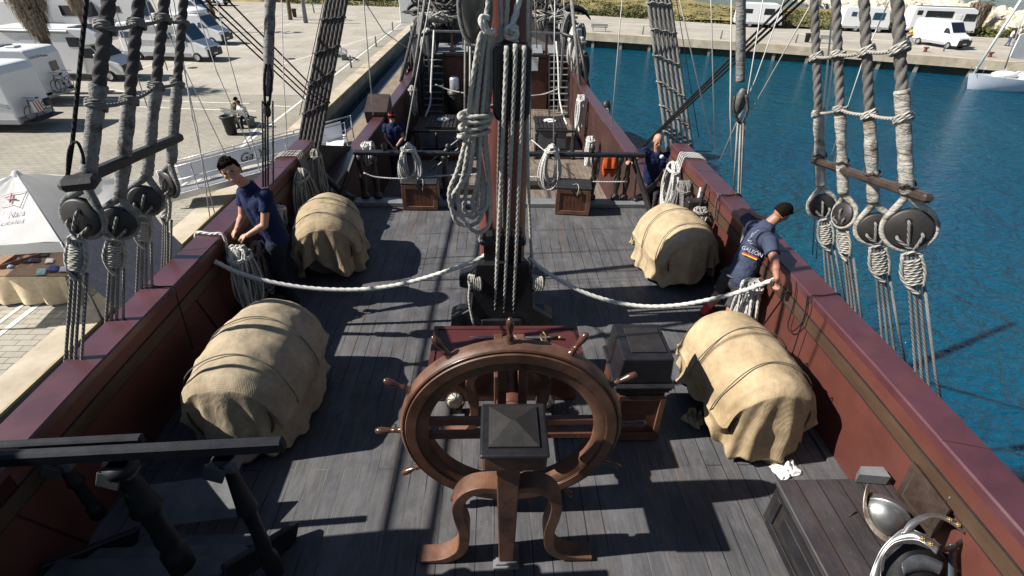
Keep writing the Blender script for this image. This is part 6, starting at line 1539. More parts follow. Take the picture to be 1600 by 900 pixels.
vehicle('biggest camper on the far quay with a long dark window band, door open', 'camper', (f.x, f.y+1, G), R_(-12), 7.4, 3.0, 'coach', 'camper', gr, 2.3, None, ((-3.3,-2.7,2.1,2.6,'n'),(-2.3,.7,1.9,2.6,'n'),(2.0,3.3,1.6,2.4,'n'),(-3,3,0,1.3,'t')), exM)
f = P(1222,45,z=G)
vehicle('white camper on the far quay seen between the wrapped stay and the dark stays', 'camper', (f.x, f.y+1, G), R_(-14), 5.6, 2.75, 'coach', 'camper', gr, 2.2, None, ((-1.9,-1.0,1.6,2.1,'n'),(.4,1.6,1.5,2.2,'n')))

# ================================================================ street furniture
postm = plain('galvanised post', (.16,.17,.18), .5, .3, .2)
def bench(label, p, yaw, L=1.9):
    o = thing('bench', label, 'bench', p); M = Matrix.Rotation(yaw, 3, 'Z'); T = lambda x, y, z: V(p)+M@V((x, y, z))
    mb = MB(); [mb.box(T(0, -.2+.1*i, .45), (L,.08,.04), M) for i in range(5)]; mb.build('seat', greyboard, o)
    mb = MB(); [mb.box(T(0, .27, .62+.13*i), (L,.03,.1), M) for i in range(2)]; mb.build('backrest', greyboard, o)
    for s in (-1, 1): mb = MB(); mb.box(T(s*L*.38, 0, .21), (.08,.4,.42), M); mb.box(T(s*L*.38, .25, .5), (.05,.05,.6), M); mb.build('leg', postm, o)
    return o
bq = P(377,196,z=G); bench('grey slatted bench on the paving with two people on it', (bq.x, bq.y+.1, G), R_(152))
for (px, py, yaw, lab) in ((534,92,-60,'grey bench beside the rope bundle near the quay edge'),(936,49,170,'grey bench on the far quay just past the bow'),(1292,68,165,'low grey bench on the far quay behind the shrouds')):
    p = P(px,py,z=G); bench(lab, (p.x, p.y, G), R_(yaw))
def bin_(label, px, py, r=.32, h=.8):
    p = P(px,py,z=G); o = thing('rubbish_bin', label, 'bin', p); mb = MB(); mb.lathe([(0,.03),(r*.72,.03),(r*.95,h),(r*1.1,h),(r*1.12,h+.08),(r*.85,h+.08),(r*.8,.15),(0,.15)], p, n=20); mb.build('bucket', vblack, o)
    mb = MB(); mb.lathe([(r*1.14,h-.02),(r*1.17,h+.03),(r*1.14,h+.06)], p, n=20); mb.build('rim_band', irond, o)
bin_('black rubbish bin on the paving before the bench with two people', 363, 210); bin_('black rubbish bin in the distance beside the brown trunk', 461, 27, .3, .9); bin_('black rubbish bin on the far quay between stay and shrouds', 1260, 66, .3, .8)
for i, (px, py, lab) in enumerate(((549,106,'nearest grey mooring post on the quay coping'),(588,73,'second grey mooring post along the quay coping'),(614,48,'farthest grey mooring post on the quay coping by the white cabin'),(1004,54,'grey mooring post on the far quay left of the rope ladder'),(1126,61,'grey mooring post on the far quay right of the rope ladder'),(1243,67,'grey mooring post on the far quay behind the white camper line'),(1474,80,'grey mooring post on the far quay beside the white panel van'))):
    p = P(px,py,z=G); mb = MB(); mb.lathe([(0,0),(.07,0),(.07,.85),(.05,.88),(0,.88)], p, n=12); tag(mb.build('quay_post', postm), lab, 'post', 'grey posts along the quay edges')
for px, py, lab in ((1445,81,'rusty iron bollard on the far quay in front of the white panel van'),(1546,89,'rusty iron bollard on the far quay above the sailing boat')):
    p = P(px,py,z=G); mb = MB(); mb.lathe([(0,0),(.2,0),(.15,.08),(.13,.3),(.24,.36),(.24,.44),(0,.46)], p, n=14); tag(mb.build('bollard', plain('rust', (.12,.04,.02), .9)), lab, 'bollard')
def pole(label, px0, py0, px1, py1, r, m, name='lamp_post', cat='post'):
    a = P(px0,py0,z=G); b_ = P(px1,py1,Y=a.y); d = (b_-a).normalized(); mb = MB(); mb.tube([a, b_, b_+d*2.5], [r*1.3, r, r*.9], 10); return tag(mb.build(name, m), label, cat)
pole('dark square post standing on the far side of the parking, by the bins', 478,36,472,-5,.2,postm); pole('thin dark post right of the square post on the parking', 491,20,486,-5,.07,postm,'sign_post')
for p0, lab in ((488,'green waste container at the back of the parking'),):
    p = P(p0,2,z=G); o = thing('waste_container', lab, 'container', p); mb = MB(); mb.box(p+V((0,1,.7)), (2.4,1.3,1.2), ch=.06); mb.build('tub', plain('container green', (.01,.14,.09), .5), o); mb = MB(); mb.box(p+V((0,1,1.35)), (2.5,1.4,.14), ch=.05); mb.build('lid', plain('container lid', (.02,.10,.07), .5), o)
# ================================================================ palms
barkm = plain('palm bark', (.13,.095,.065), .95, 0, .4, 5, .6, 14, .1, stretch=(1,1,4)); skirtm = plain('dead fronds', (.17,.135,.095), .95, 0, .45, 6, 0, 1, .1, c2=(.27,.22,.16)); frondm = plain('palm fronds', (.05,.07,.025), .7, 0, .4, 3, 0, 1, .3)
def palm(label, base, pts, r, skirt, crown, seed):
    o = thing('palm_tree', label, 'palm tree', base, None); pp = curve([V(base)]+[V(p) for p in pts], 8); mb = MB(); N = len(pp); mb.tube(pp, [r*(1.15-.3*i/N)*(1+.06*(i % 2)) for i in range(N)], 12); mb.build('trunk', barkm, o)
    rnd = random.Random(seed)
    if skirt:
        z0, z1, rs = skirt; mb = MB(); 
        for k in range(1500):
            f = rnd.random(); i = f; q = None
            zz = lerp(z0, z1, f)
            for a, b_ in zip(pp, pp[1:]):
                if a.z <= zz <= b_.z: q = a.lerp(b_, (zz-a.z)/(b_.z-a.z+1e-6)); break
            if q is None: q = pp[-1]
            a = rnd.uniform(0, 2*PI); rad = rs*(.35+.65*f)*rnd.uniform(.6,1.1); d = V((math.cos(a), math.sin(a), 0)); s_ = V((-d.y, d.x, 0))*rnd.uniform(.02,.06); l = rnd.uniform(.35,.9)
            t = q+d*rad; mb.add([t-s_, t+s_, t+s_*.3+V((0,0,-l))+d*rnd.uniform(-.15,.1)], [(0,1,2)]); mb.add([q+d*.1+V((0,0,.15)), t+s_, t-s_], [(0,1,2)])
        mb.build('frond_skirt', skirtm, o, fixn=False)
    if crown:
        mb = MB(); top = pp[-1]
        for k in range(46):
            a = rnd.uniform(0, 2*PI); el = rnd.uniform(-.3, 1.2); L = rnd.uniform(1.2, 1.9)*crown; d = V((math.cos(a)*math.cos(el), math.sin(a)*math.cos(el), math.sin(el))); tip = top+d*L; s_ = d.cross(V((0,0,1))).normalized()
            for j in range(11):
                f = (j-5)/5; e = tip+s_*f*.65*crown+V((0,0,-abs(f)*.35-.15))-d*.3*abs(f); base_ = top+d*L*.45; mb.add([base_-s_*.02, base_+s_*.02, e], [(0,1,2)])
        mb.build('crown', frondm, o, fixn=False)
    return o
b0 = P(92,146,z=G); Yp = b0.y
palm('shaggy palm with a thick skirt of dead fronds between the campers', b0, [P(76,78,Y=Yp), P(57,42,Y=Yp), P(40,0,Y=Yp+.2), P(30,-40,Y=Yp+.4)], .25, (P(57,42,Y=Yp).z-.1, P(30,-40,Y=Yp).z, 1.25), 1.2, 3)
b0 = P(142,80,z=G); Yp = b0.y; palm('slim palm behind the bunk nose motorhome, dead fronds at the top edge', b0, [P(131,36,Y=Yp), P(118,8,Y=Yp), P(110,-30,Y=Yp)], .22, (P(118,10,Y=Yp).z, P(110,-30,Y=Yp).z, .9), 1, 4)
b0 = P(337,50,z=G); Yp = b0.y; palm('bare slim palm trunk beside the back row van', b0, [P(331,20,Y=Yp), P(325,-5,Y=Yp), P(318,-50,Y=Yp)], .2, None, 1, 5)
b0 = P(454,31,z=G); Yp = b0.y; palm('bare brown palm trunk beside the distant bin', b0, [P(450,0,Y=Yp), P(447,-40,Y=Yp)], .22, None, 1, 6)
b0 = P(1528,48,z=G); Yp = b0.y; palm('short palm with dead skirt among the breakwater rocks', b0, [P(1532,25,Y=Yp), P(1537,3,Y=Yp)], .3, (P(1530,34,Y=Yp).z, P(1537,4,Y=Yp).z, 1.3), 1.3, 7)

# ================================================================ market tent, stall and gangway
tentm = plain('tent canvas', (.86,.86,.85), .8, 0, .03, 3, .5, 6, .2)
tt = tentm.node_tree; tb0 = tt.nodes['Principled BSDF']; tr0 = tt.nodes.new('ShaderNodeBsdfTranslucent'); tr0.inputs[0].default_value = (.92,.92,.90,1); mx0 = tt.nodes.new('ShaderNodeMixShader'); mx0.inputs[0].default_value = .45; tt.links.new(tb0.outputs[0], mx0.inputs[1]); tt.links.new(tr0.outputs[0], mx0.inputs[2]); tt.links.new(mx0.outputs[0], tt.nodes['Material Output'].inputs[0])
tn = thing('market_tent', 'white peaked market tent with a faint sail emblem and a hanging side wall', 'tent', P(60,470,z=G))
ez = G+2.15; NR = P(96,378,z=ez); BR = P(214,281,z=ez); d = (BR-NR); dn = d.normalized(); pn_ = V((-dn.y, dn.x, 0)); 
if pn_.x > 0: pn_ = -pn_
Wt = d.length; NL = NR+pn_*Wt; BL = BR+pn_*Wt; pk = P(44,259,z=G+3.35)
ctr = (NR+BR+NL+BL)/4; pk = V((ctr.x*.5+pk.x*.5, ctr.y*.5+pk.y*.5, G+3.15))
def roofside(a, b_, seed):
    def f(u, v):
        e = a.lerp(b_, u); q = e.lerp(pk, v); sag = .16*math.sin(v*PI)*math.sin(u*PI)+.05*nz((u*5, v*5, seed)); return q-V((0,0,sag))
    return f
corners = [NR, BR, BL, NL]
for i in range(4):
    mb = MB(); mb.grid(roofside(corners[i], corners[(i+1) % 4], i), 20, 14); mb.build('roof_panel', tentm, tn)
    mb = MB(); a, b_ = corners[i], corners[(i+1) % 4]; mb.grid(lambda u, v: a.lerp(b_, u)-V((0,0,v*.24))+V((0,0,.02*nz((u*9, v, i)))), 16, 2); mb.build('valance', tentm, tn)
    mb = MB(); mb.tube([corners[i], V((corners[i].x, corners[i].y, G))], .03, 8); mb.build('leg', plain('tent leg', (.4,.4,.4), .4, .6), tn)
mb = MB(); mb.tube([NR+V((0,0,.012)), NR.lerp(pk, .5)+V((0,0,-.0)), pk+V((0,0,.015))], .014, 6); mb.build('roof_seam', plain('seam grey', (.25,.25,.26), .7), tn)
mb = MB(); mb.lathe([(.1,-.06),(.06,.03),(0,.06)], pk, n=12); mb.build('peak_cap', tentm, tn)
lo1 = P(168,500,z=G+.03); 
def wallf(u, v):
    a = NR.lerp(BR, u)-V((0,0,.22)); g = V((a.x, a.y, G+.02))-pn_*(.55*v)+dn*.1*v; q = a.lerp(g, v); return q+V((0,0,0))-pn_*(.06*math.sin(u*11)*v+.05*nz((u*4, v*4, 8)))
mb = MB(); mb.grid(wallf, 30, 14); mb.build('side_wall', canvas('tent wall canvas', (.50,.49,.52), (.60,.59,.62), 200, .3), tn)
# emblem on the roof side facing the camera
fa, fb_ = NL, NR
def onroof(u, v, lift=.02): 
    f = roofside(NR, NL, 3) if False else roofside(NL, NR, 3); q = f(u, v); e1 = f(u+.02, v)-f(u-.02, v); e2 = f(u, v+.02)-f(u, v-.02); n_ = e1.cross(e2).normalized(); n_ = n_ if n_.z > 0 else -n_; return q+n_*lift
penm = plain('emblem grey', (.55,.52,.52), .8); penr = plain('emblem red', (.66,.30,.30), .8); penp = plain('lettering pale', (.64,.58,.60), .8)
def uv_at(px, py):
    best = None
    for i in range(41):
        for j in range(31):
            q = onroof(i/40, j/30*.9); x, y = J(q); dd = (x-px)**2+(y-py)**2
            if best is None or dd < best[0]: best = (dd, i/40, j/30*.9)
    return onroof(best[1], best[2], .03)
sail = [uv_at(*q) for q in ((3,305),(18,301),(43,299),(38,308),(31,325),(18,318),(0,322))]
mb = MB(); mb.tube(sail, .01, 5); mb.build('sail_emblem', penm, tn)
for q in (((10,311),(26,311)), ((18,304),(17,317))): mb = MB(); mb.tube([uv_at(*q[0]), uv_at(*q[1])], .018, 5); mb.build('red_cross', penr, tn)
u_ = (NR-NL).normalized(); cxy = uv_at(22,333); vdir = (pk-(NR+NL)/2).normalized(); n_ = u_.cross(vdir).normalized()
Mt = Matrix((u_, vdir, n_)).transposed()
for body, px, py in (('Nara', 24, 334), ('ciones', 16, 345)):
    text_mesh('lettering', body, .22, uv_at(px, py)+n_*.02, Mt, penp, tn, .003)
# stall table with cloth, trays and folded shirts
tb_ = thing('stall_table', 'market stall table under a cream cloth in front of the tent', 'table', P(50,470,z=G)); tz = G+.78
a = P(-60,432,z=tz); b_ = P(104,432,z=tz); c1_ = P(120,392,z=tz); 
mb = MB(); mb.add([a, b_, c1_, P(-60,396,z=tz)], [(0,1,2,3)]); mb.build('table_top', plain('table brown', (.20,.12,.07), .6), tb_, solid=.03)
clothm = canvas('cream cloth', (.58,.45,.29), (.68,.55,.38), 200, .4)
def tc(u, v): 
    q = a.lerp(b_, u); return V((q.x+.03*math.sin(u*30)*v, q.y-.04-.12*v*abs(math.sin(u*14))-.05*v, lerp(tz+.02, G+.08, v)))
mb = MB(); mb.grid(tc, 80, 10); mb.build('table_cloth', clothm, tb_)
tray = plain('tray wood', (.16,.065,.035), .5)
def trayf(label, q, h=.10):
    o = thing('display_tray', label, 'tray', q[0]); mb = MB(); mb.add(q, [(0,1,2,3)]); mb.build('bottom', tray, o, solid=.012); mb = MB()
    for i in range(4): mb.bar(q[i]+V((0,0,h/2)), q[(i+1) % 4]+V((0,0,h/2)), .02, h)
    mb.build('rim', tray, o)
trayf('long open wooden tray of goods reaching to the picture edge under the tent', [P(0,421,z=tz+.02), P(62,402,z=tz+.02), P(100,380,z=tz+.02), P(52,386,z=tz+.02)])
folds = [('white cap on the open tray', 46,394,14,6,whitep),('pale blue folded shirt on the table corner', 63,425,16,11,plain('pale blue cloth', (.25,.36,.42), .9)),('dark blue folded shirt beside the pale blue one', 82,420,15,10,plain('blue cloth', (.03,.06,.22), .9)),('lilac folded shirt nearest the tent leg', 100,421,17,8,plain('lilac cloth', (.42,.40,.55), .9)),('white folded shirt behind the blue one', 76,408,13,7,whitep),('dark cap with white peak on the tray', 30,406,10,6,plain('navy cloth', (.02,.03,.07), .9)),('navy cloth lying along the tray middle', 48,407,26,7,plain('navy cloth', (.02,.03,.07), .9)),('black folded cloth at the back of the tray', 68,397,14,9,vblack),('blue cloth at the picture edge of the tray', 15,417,9,4,plain('sky cloth', (.2,.35,.55), .9))]
for lab, px, py, w_, h_, m in folds:
    q = [P(px-w_/2,py+h_/2,z=tz+.05), P(px+w_/2,py+h_/2-1,z=tz+.05), P(px+w_/2+3,py-h_/2,z=tz+.05), P(px-w_/2+3,py-h_/2,z=tz+.05)]
    cq = sum(q, V((0,0,0)))/4
    def ff(u, v, q=q, cq=cq): p = q[0].lerp(q[1], u).lerp(q[3].lerp(q[2], u), v); e = min(u, 1-u, v, 1-v); return p+V((0,0,.03*min(1, e*7)+.02*nz((u*5, v*5, px))))
    mb = MB(); mb.grid(ff, 10, 8); tag(mb.build('folded_shirt' if 'shirt' in lab else 'folded_cloth', m, solid=.006), lab, 'clothes')
# gangway
alu = plain('aluminium', (.52,.53,.54), .38, .6, .12, 6, .05, 30); banner = plain('banner white', (.74,.75,.78), .5, 0, .05, 3, .15, 4)
gw = thing('gangway', 'aluminium gangway with white banners along its rails leading from the quay to the ship', 'gangway', P(275,310,z=G+.3))
A0 = P(262,312,z=G+.35); A1 = P(425,272,z=-2.75); A2 = P(540,228,z=-1.9)
B0 = P(262,283,z=G+.35); B1 = P(425,252,z=-2.75)
A1 = A0.lerp(P(545,236,z=-2.3), .55); E1 = P(545,236,z=-2.3); sd_ = (B0-A0); sd_ = V((0,1,0))*.9
for (p, q, wd, hh, nm) in ((A0, E1, .07, .22, 'side_beam'), (A0+sd_, E1+sd_, .07, .22, 'side_beam')): mb = MB(); mb.bar(p, q, wd, hh, ch=.01); mb.build(nm, alu, gw)
mb = MB(); mb.bar(A0+sd_*.5+V((0,0,.03)), E1+sd_*.5+V((0,0,.03)), .8, .03); mb.build('walkway', greyboard, gw)
mb = MB()
for i in range(34):
    q = A0.lerp(E1, (i+.5)/34)+sd_*.5+V((0,0,.055)); mb.box(q, (.03,.78,.02), Matrix.Rotation(R_(-28),3,'Z'))
mb.build('tread_strips', alu, gw)
for s_, off_ in ((0, V((0,0,0))), (1, sd_)):
    for hh in (.55, 1.0): mb = MB(); mb.tube(line(A0+off_+V((0,0,hh)), E1+off_+V((0,0,hh)), 6), .022, 8); mb.build('handrail', alu, gw)
    for i in range(7): q = A0.lerp(E1, i/6)+off_; mb = MB(); mb.tube([q, q+V((0,0,1.02))], .022, 8); mb.build('rail_post', alu, gw)
    if s_ == 0: continue
    mb = MB(); mb.grid(lambda u, v: A0.lerp(E1, u*.92+.02)+off_+V((0,-.03,.20+v*.72))+V((0,.035*nz((u*14, v*2, s_)),.03*nz((u*9, v, s_+2)))), 60, 4); bn_ = mb.build('banner', banner, gw)
dirg = (E1-A0).normalized(); q = A0.lerp(E1, .43)+sd_+V((0,-.07,.52)); Mt = Matrix((dirg, V((0,0,1)), dirg.cross(V((0,0,1))))).transposed()
text_mesh('lettering', 'Ga Ya', .42, q, Mt, blackm, gw, .003, shear=.4)
mb = MB(); a = P(520,262,z=-2.2); o = tag(MB().grid(lambda u, v: P(505,280,z=-2.6).lerp(P(528,282,z=-2.6), u).lerp(P(512,205,z=-2.0).lerp(P(540,210,z=-2.0), u), v)+V((0,0,.06*nz((u*4, v*5, 2)))), 12, 16).build('banner_sheet', banner, solid=.01), 'white tied banner sheet behind the quay side bulwark, below the rope bundle', 'banner')
# ================================================================ sailing boat
bt = thing('sailing_boat', 'white sailing boat moored by the far quay, bow pointing to the rope shrouds', 'sailing boat', P(1560,141,z=WL))
b0 = P(1512,139,z=WL); bl = 12.0; Mh = Matrix.Rotation(R_(-8), 3, 'Z')
T = lambda x, y, z: V((b0.x, b0.y, WL))+Mh@V((x, y, z))
def hullf(u, v):
    x = u*bl; w_ = 1.75*math.sin(min(1, u*1.35)*PI/2)**.7*(1-.12*max(0, u-.7)/.3); z = lerp(-.3, 1.25-.35*u*(1-u)*1.5, abs(v-.5)*2 if False else 0)
    a = lerp(-1, 1, v); k = abs(a); zz = -.25+(1.5-.25*math.sin(u*PI))*k**1.1; rake = -.35*(zz+.2)*(1-u)**6
    return T(x+rake, w_*(1 if a > 0 else -1)*min(1, k**.45), zz)
mb = MB(); mb.grid(hullf, 30, 20); mb.build('hull', plain('boat hull', (.62,.66,.72), .25, 0, .06, 2, 0), bt)
mb = MB(); mb.grid(lambda u, v: T(u*bl-.35*(1.2)*(1-u)**6, 1.70*math.sin(min(1, u*1.35)*PI/2)**.7*(1-.12*max(0, u-.7)/.3)*(2*v-1), 1.2-.25*math.sin(u*PI)+.03), 24, 4); mb.build('deck', plain('boat deck', (.6,.6,.58), .6), bt)
mb = MB(); mb.prism([(3.2,1.0),(3.8,1.45),(8.5,1.6),(9,1.0)], -.85, .85, 'XZ', T(0,0,0), Mh); mb.build('cabin_top', whitep, bt, bevel=.08)
mb = MB(); mb.ball(T(2.3,0,1.25), .5, 14, (2.1,1.1,.6), Mh); mb.build('canvas_dinghy', whitep, bt)
mb = MB(); mb.tube([T(-.1,0,1.2), P(1640,-70,Y=b0.y-1)], [.10,.10], 8); mb.build('furled_jib', whitep, bt)
mb = MB(); mb.tube([T(5.2,0,1.4), T(5.2,0,14)], .09, 8); mb.build('mast', plain('mast alloy', (.6,.6,.6), .35, .6), bt)
mb = MB(); mb.tube([T(5.3,0,2.6), T(9.6,0,2.6)], .16, 8); mb.build('boom_cover', whitep, bt)
mb = MB(); mb.tube([T(-.2,-.35,1.25), T(-.3,-.3,1.75), T(-.35,0,1.8), T(-.3,.3,1.75), T(-.2,.35,1.25)], .02, 6)
for x in (1.5,3.2,5,7): 
    for s_ in (-1,1): mb.tube([T(x, s_*1.35, 1.0), T(x, s_*1.35, 1.65)], .015, 5)
mb.build('pulpit', alu, bt)
mb = MB(); mb.ball(T(4.0,-1.9,.75), .17, 10, (1,1,1.9)); mb.build('fender', plain('fender blue', (.01,.02,.16), .4), bt)
mb = MB(); mb.box(T(.6,-.3,.8), (.02,.02,.02)); 
# white board and stay of the next boat
mb = MB(); q = [P(1577,90,Y=49), P(1612,95,Y=49), P(1612,48,Y=49), P(1594,54,Y=49)]; mb.add(q, [(0,1,2,3)]); tag(mb.build('folded_sail', whitep, solid=.1), 'white folded sail standing over the moored boat at the picture edge', 'sail')
rline('grey stay of the moored boat slanting up over the quay', [P(1570,107,Y=47), P(1606,5,Y=47)], .05, vgrey, 'boat_stay', 'line')

for px, py, lab in ((301,106,'small iron manhole cover on the paving right of the silver camper van'), (170,143,'iron manhole cover on the paving in front of the bunk nose motorhome'), (455,92,'round iron manhole cover on the paving left of the rope bundle')):
    p = P(px, py, z=G+.006); mb = MB(); mb.lathe([(0,.014),(.30,.014),(.34,.010),(.34,0)], p, n=20); tag(mb.build('manhole_cover', irond), lab, 'manhole cover')
# ================================================================ people
skin = plain('skin', (.46,.24,.16), .5, 0, .12, 9, .05, 50, .4)
skin2 = plain('tanned skin', (.36,.17,.11), .5, 0, .12, 9, .05, 50, .4)
navy = plain('navy cotton', (.011,.019,.062), .85, 0, .3, 7, .35, 14, .2)
navy2 = plain('faded navy cotton', (.045,.055,.095), .85, 0, .3, 7, .35, 14, .2)
trous = plain('dark trousers', (.014,.017,.028), .85, 0, .35, 7, .4, 12, .2)
greytr = plain('grey trousers', (.05,.05,.055), .85, 0, .35, 7, .4, 12, .2)
hairm = plain('dark brown hair', (.011,.007,.005), .9, 0, .7, 60, .9, 120, .08)
def cap_(mb, a, b_, ra, rb, n=16, rounded=True):
    "tapered limb from a to b"
    a = V(a); b_ = V(b_); L = (b_-a).length
    if L < 1e-5: return
    if rounded:
        prof = [(ra*math.sin(t), -ra*math.cos(t)) for t in [PI/2*i/4 for i in range(5)]]+[(rb*math.cos(t), L+rb*math.sin(t)) for t in [PI/2*i/4 for i in range(5)]]
    else: prof = [(0,0),(ra,0),(rb,L),(0,L)]
    mb.lathe(prof, a, b_-a, n)
def hand(mb, wrist, d, palm_n, s=1, curl=.6, sc=1.0):
    "palm and five fingers; d along the hand, palm_n out of the palm"
    w = V(wrist); d = V(d).normalized(); n = V(palm_n); n = (n-d*n.dot(d)).normalized(); x = d.cross(n)*s
    M = Matrix((x, d, n)).transposed(); mb.ball(w+d*.045*sc, .05*sc, 12, (.82,.98,.32), M); cap_(mb, w-d*.02, w+d*.03*sc, .026*sc, .025*sc, 10)
    for k, L in zip((-1.5,-.5,.5,1.5), (.062,.076,.080,.070)):
        b0 = w+d*.083*sc+x*k*.0195*sc; a = curl*.6; d1 = d*math.cos(a)+n*math.sin(a); p1 = b0+d1*L*.45*sc; a2 = curl*1.7; d2 = d*math.cos(a2)+n*math.sin(a2); p2 = p1+d2*L*.32*sc; a3 = curl*2.4; d3 = d*math.cos(a3)+n*math.sin(a3); p3 = p2+d3*L*.25*sc
        cap_(mb, b0-d*.02, p1, .0095*sc, .0088*sc, 8); cap_(mb, p1, p2, .0088*sc, .008*sc, 8); cap_(mb, p2, p3, .008*sc, .007*sc, 8)
    t0 = w+d*.02*sc+x*.036*sc; t1 = t0+(d*.6+x*.65+n*.3).normalized()*.042*sc; t2 = t1+(d*.85+x*.1+n*.6).normalized()*.032*sc
    cap_(mb, t0, t1, .0125*sc, .0105*sc, 8); cap_(mb, t1, t2, .0105*sc, .009*sc, 8)
def head_(mb, c, f, up, sc=1.0):
    f = V(f).normalized(); up = V(up); up = (up-f*up.dot(f)).normalized(); x = f.cross(up); M = Matrix((x, f, up)).transposed(); c = V(c); T = lambda a, b_, e: c+M@V((a*sc, b_*sc, e*sc))
    mb.ball(T(0,-.012,.025), .1*sc, 16, (.77,.95,.98), M); mb.ball(T(0,.02,-.045), .075*sc, 14, (.80,.82,.95), M); mb.ball(T(0,.055,-.088), .03*sc, 10, (1.1,.8,.7), M)
    mb.ball(T(0,.070,.022), .04*sc, 10, (1.4,.5,.35), M)
    mb.lathe([(.009*sc,0),(.017*sc,.045*sc),(0,.055*sc)], T(0,.082,.018), M@V((0,.35,-1)), 8); mb.ball(T(0,.100,-.028), .0155*sc, 8, (1,.9,.8), M)
    mb.ball(T(0,.082,-.058), .022*sc, 8, (1.2,.55,.42), M)
    for s in (-1, 1): mb.ball(T(s*.078,-.012,-.005), .030*sc, 8, (.32,.62,1.05), M); mb.ball(T(s*.042,.062,-.018), .026*sc, 8, (1,.6,.8), M)
    return T, M
def person(label, j, f, up, shirt, pants, skinm, hair='short', shorts=False, sleeve=.55, vox=.008, thick=1.0, barelow=False, hands=None, hsc=1.0, hairmat=None, cap=None, shoes=None):
    J_ = {k: V(v) for k, v in j.items()}; o = thing('person', label, 'person', ((J_['fl']+J_['fr'])/2)); k = thick
    mb = MB(); T, M = head_(mb, J_['head'], f, up, hsc)
    nk = J_['neck']; cap_(mb, J_['head']-V(up).normalized()*.06*hsc, nk, .056*k, .066*k); ch = J_['chest']; pv = J_['pelvis']
    cap_(mb, nk, ch, .06*k, .115*k)
    for a in 'lr': cap_(mb, ch.lerp(J_['s'+a], .15), J_['s'+a], .095*k, .052*k); 
    sxv = (J_['sr']-J_['sl']).normalized()
    def torso(m, g):
        for s in (-.5, .5): cap_(m, ch+sxv*s*.15, pv+sxv*s*.13, (.115+g)*k, (.105+g)*k, 18)
        cap_(m, nk-(nk-ch)*.25, ch, (.08+g)*k, (.11+g)*k)
    torso(mb, 0)
    for a in 'lr':
        s_, e_, w_ = J_['s'+a], J_['e'+a], J_['w'+a]; cap_(mb, s_, e_, .052*k, .040*k); cap_(mb, e_, w_, .042*k, .027*k); cap_(mb, e_, e_.lerp(w_, .35), .040*k, .042*k)
        h_, n_, f_ = J_['h'+a], J_['k'+a], J_['f'+a]; cap_(mb, h_, n_, .088*k, .058*k); cap_(mb, n_, n_.lerp(f_, .35), .056*k, .060*k); cap_(mb, n_.lerp(f_, .35), f_+V((0,0,.07)), .060*k, .038*k)
    for a in 'lr':
        spec = (hands or {}).get(a, {}); w_ = J_['w'+a]; d = spec.get('d', w_-J_['e'+a]); hand(mb, w_, d, spec.get('n', V((0,0,-1))), spec.get('s', 1 if a == 'r' else -1), spec.get('curl', .6))
    # feet inside the shoes keep the body one figure
    fd = {}
    for a in 'lr':
        d = V(f); d.z = 0; d = j.get('toe'+a, None) or d.normalized(); fd[a] = V(d).normalized(); q = J_['f'+a]; cap_(mb, q+V((0,0,.045)), q+fd[a]*.13+V((0,0,.03)), .036, .028)
    remesh(mb, 'body', skinm, o, vox, 3)
    g = .020; mb = MB(); torso(mb, g)
    for a in 'lr':
        s_, e_ = J_['s'+a], J_['e'+a]; cap_(mb, ch.lerp(s_, .1), s_.lerp(ch, .08), .118*k, .080*k); q = s_.lerp(e_, sleeve/1.0); cap_(mb, s_, q, .072*k, .070*k, 16, False); cap_(mb, s_, s_.lerp(e_, .3), .076*k, .071*k)
    sh = remesh(mb, 'shirt', shirt, o, vox*1.1, 2)
    dt = sh.modifiers.new('d', 'DISPLACE'); tx = bpy.data.textures.get('folds') or bpy.data.textures.new('folds', 'CLOUDS'); tx.noise_scale = .09; dt.texture = tx; dt.strength = .022; dt.mid_level = .5
    mb = MB()
    for a in 'lr':
        h_, n_, f_ = J_['h'+a], J_['k'+a], J_['f'+a]; cap_(mb, h_, n_, .110*k, .082*k)
        if not shorts: cap_(mb, n_, f_+V((0,0,.10)), .080*k, .062*k); 
        else: cap_(mb, n_, n_.lerp(f_, .12), .084*k, .082*k, 16, False)
    cap_(mb, J_['hl'], J_['hr'], .118*k, .118*k); cap_(mb, (J_['hl']+J_['hr'])/2, pv.lerp(ch, .1), .125*k, .118*k)
    for s in (-.5, .5): cap_(mb, pv+sxv*s*.11, J_['h'+('l' if s < 0 else 'r')], .118*k, .112*k)
    tr = remesh(mb, 'trousers' if not shorts else 'shorts', pants, o, vox*1.1, 2)
    dt = tr.modifiers.new('d', 'DISPLACE'); dt.texture = tx; dt.strength = .02; dt.mid_level = .5
    for a in 'lr':
        mb = MB(); q = J_['f'+a]; cap_(mb, q+V((0,0,.05))-fd[a]*.05, q+fd[a]*.15+V((0,0,.035)), .048, .038, 12); cap_(mb, q+V((0,0,.05)), q+V((0,0,.10)), .05, .045); remesh(mb, 'shoe', shoes or vblack, o, .01, 2)
    # eyes, brows, mouth
    mb = MB(); [mb.ball(T(s*.034,.079,.012), .0105*hsc, 8) for s in (-1, 1)]; mb.build('eyes', plain('eye dark', (.02,.015,.012), .2, bump=0), o)
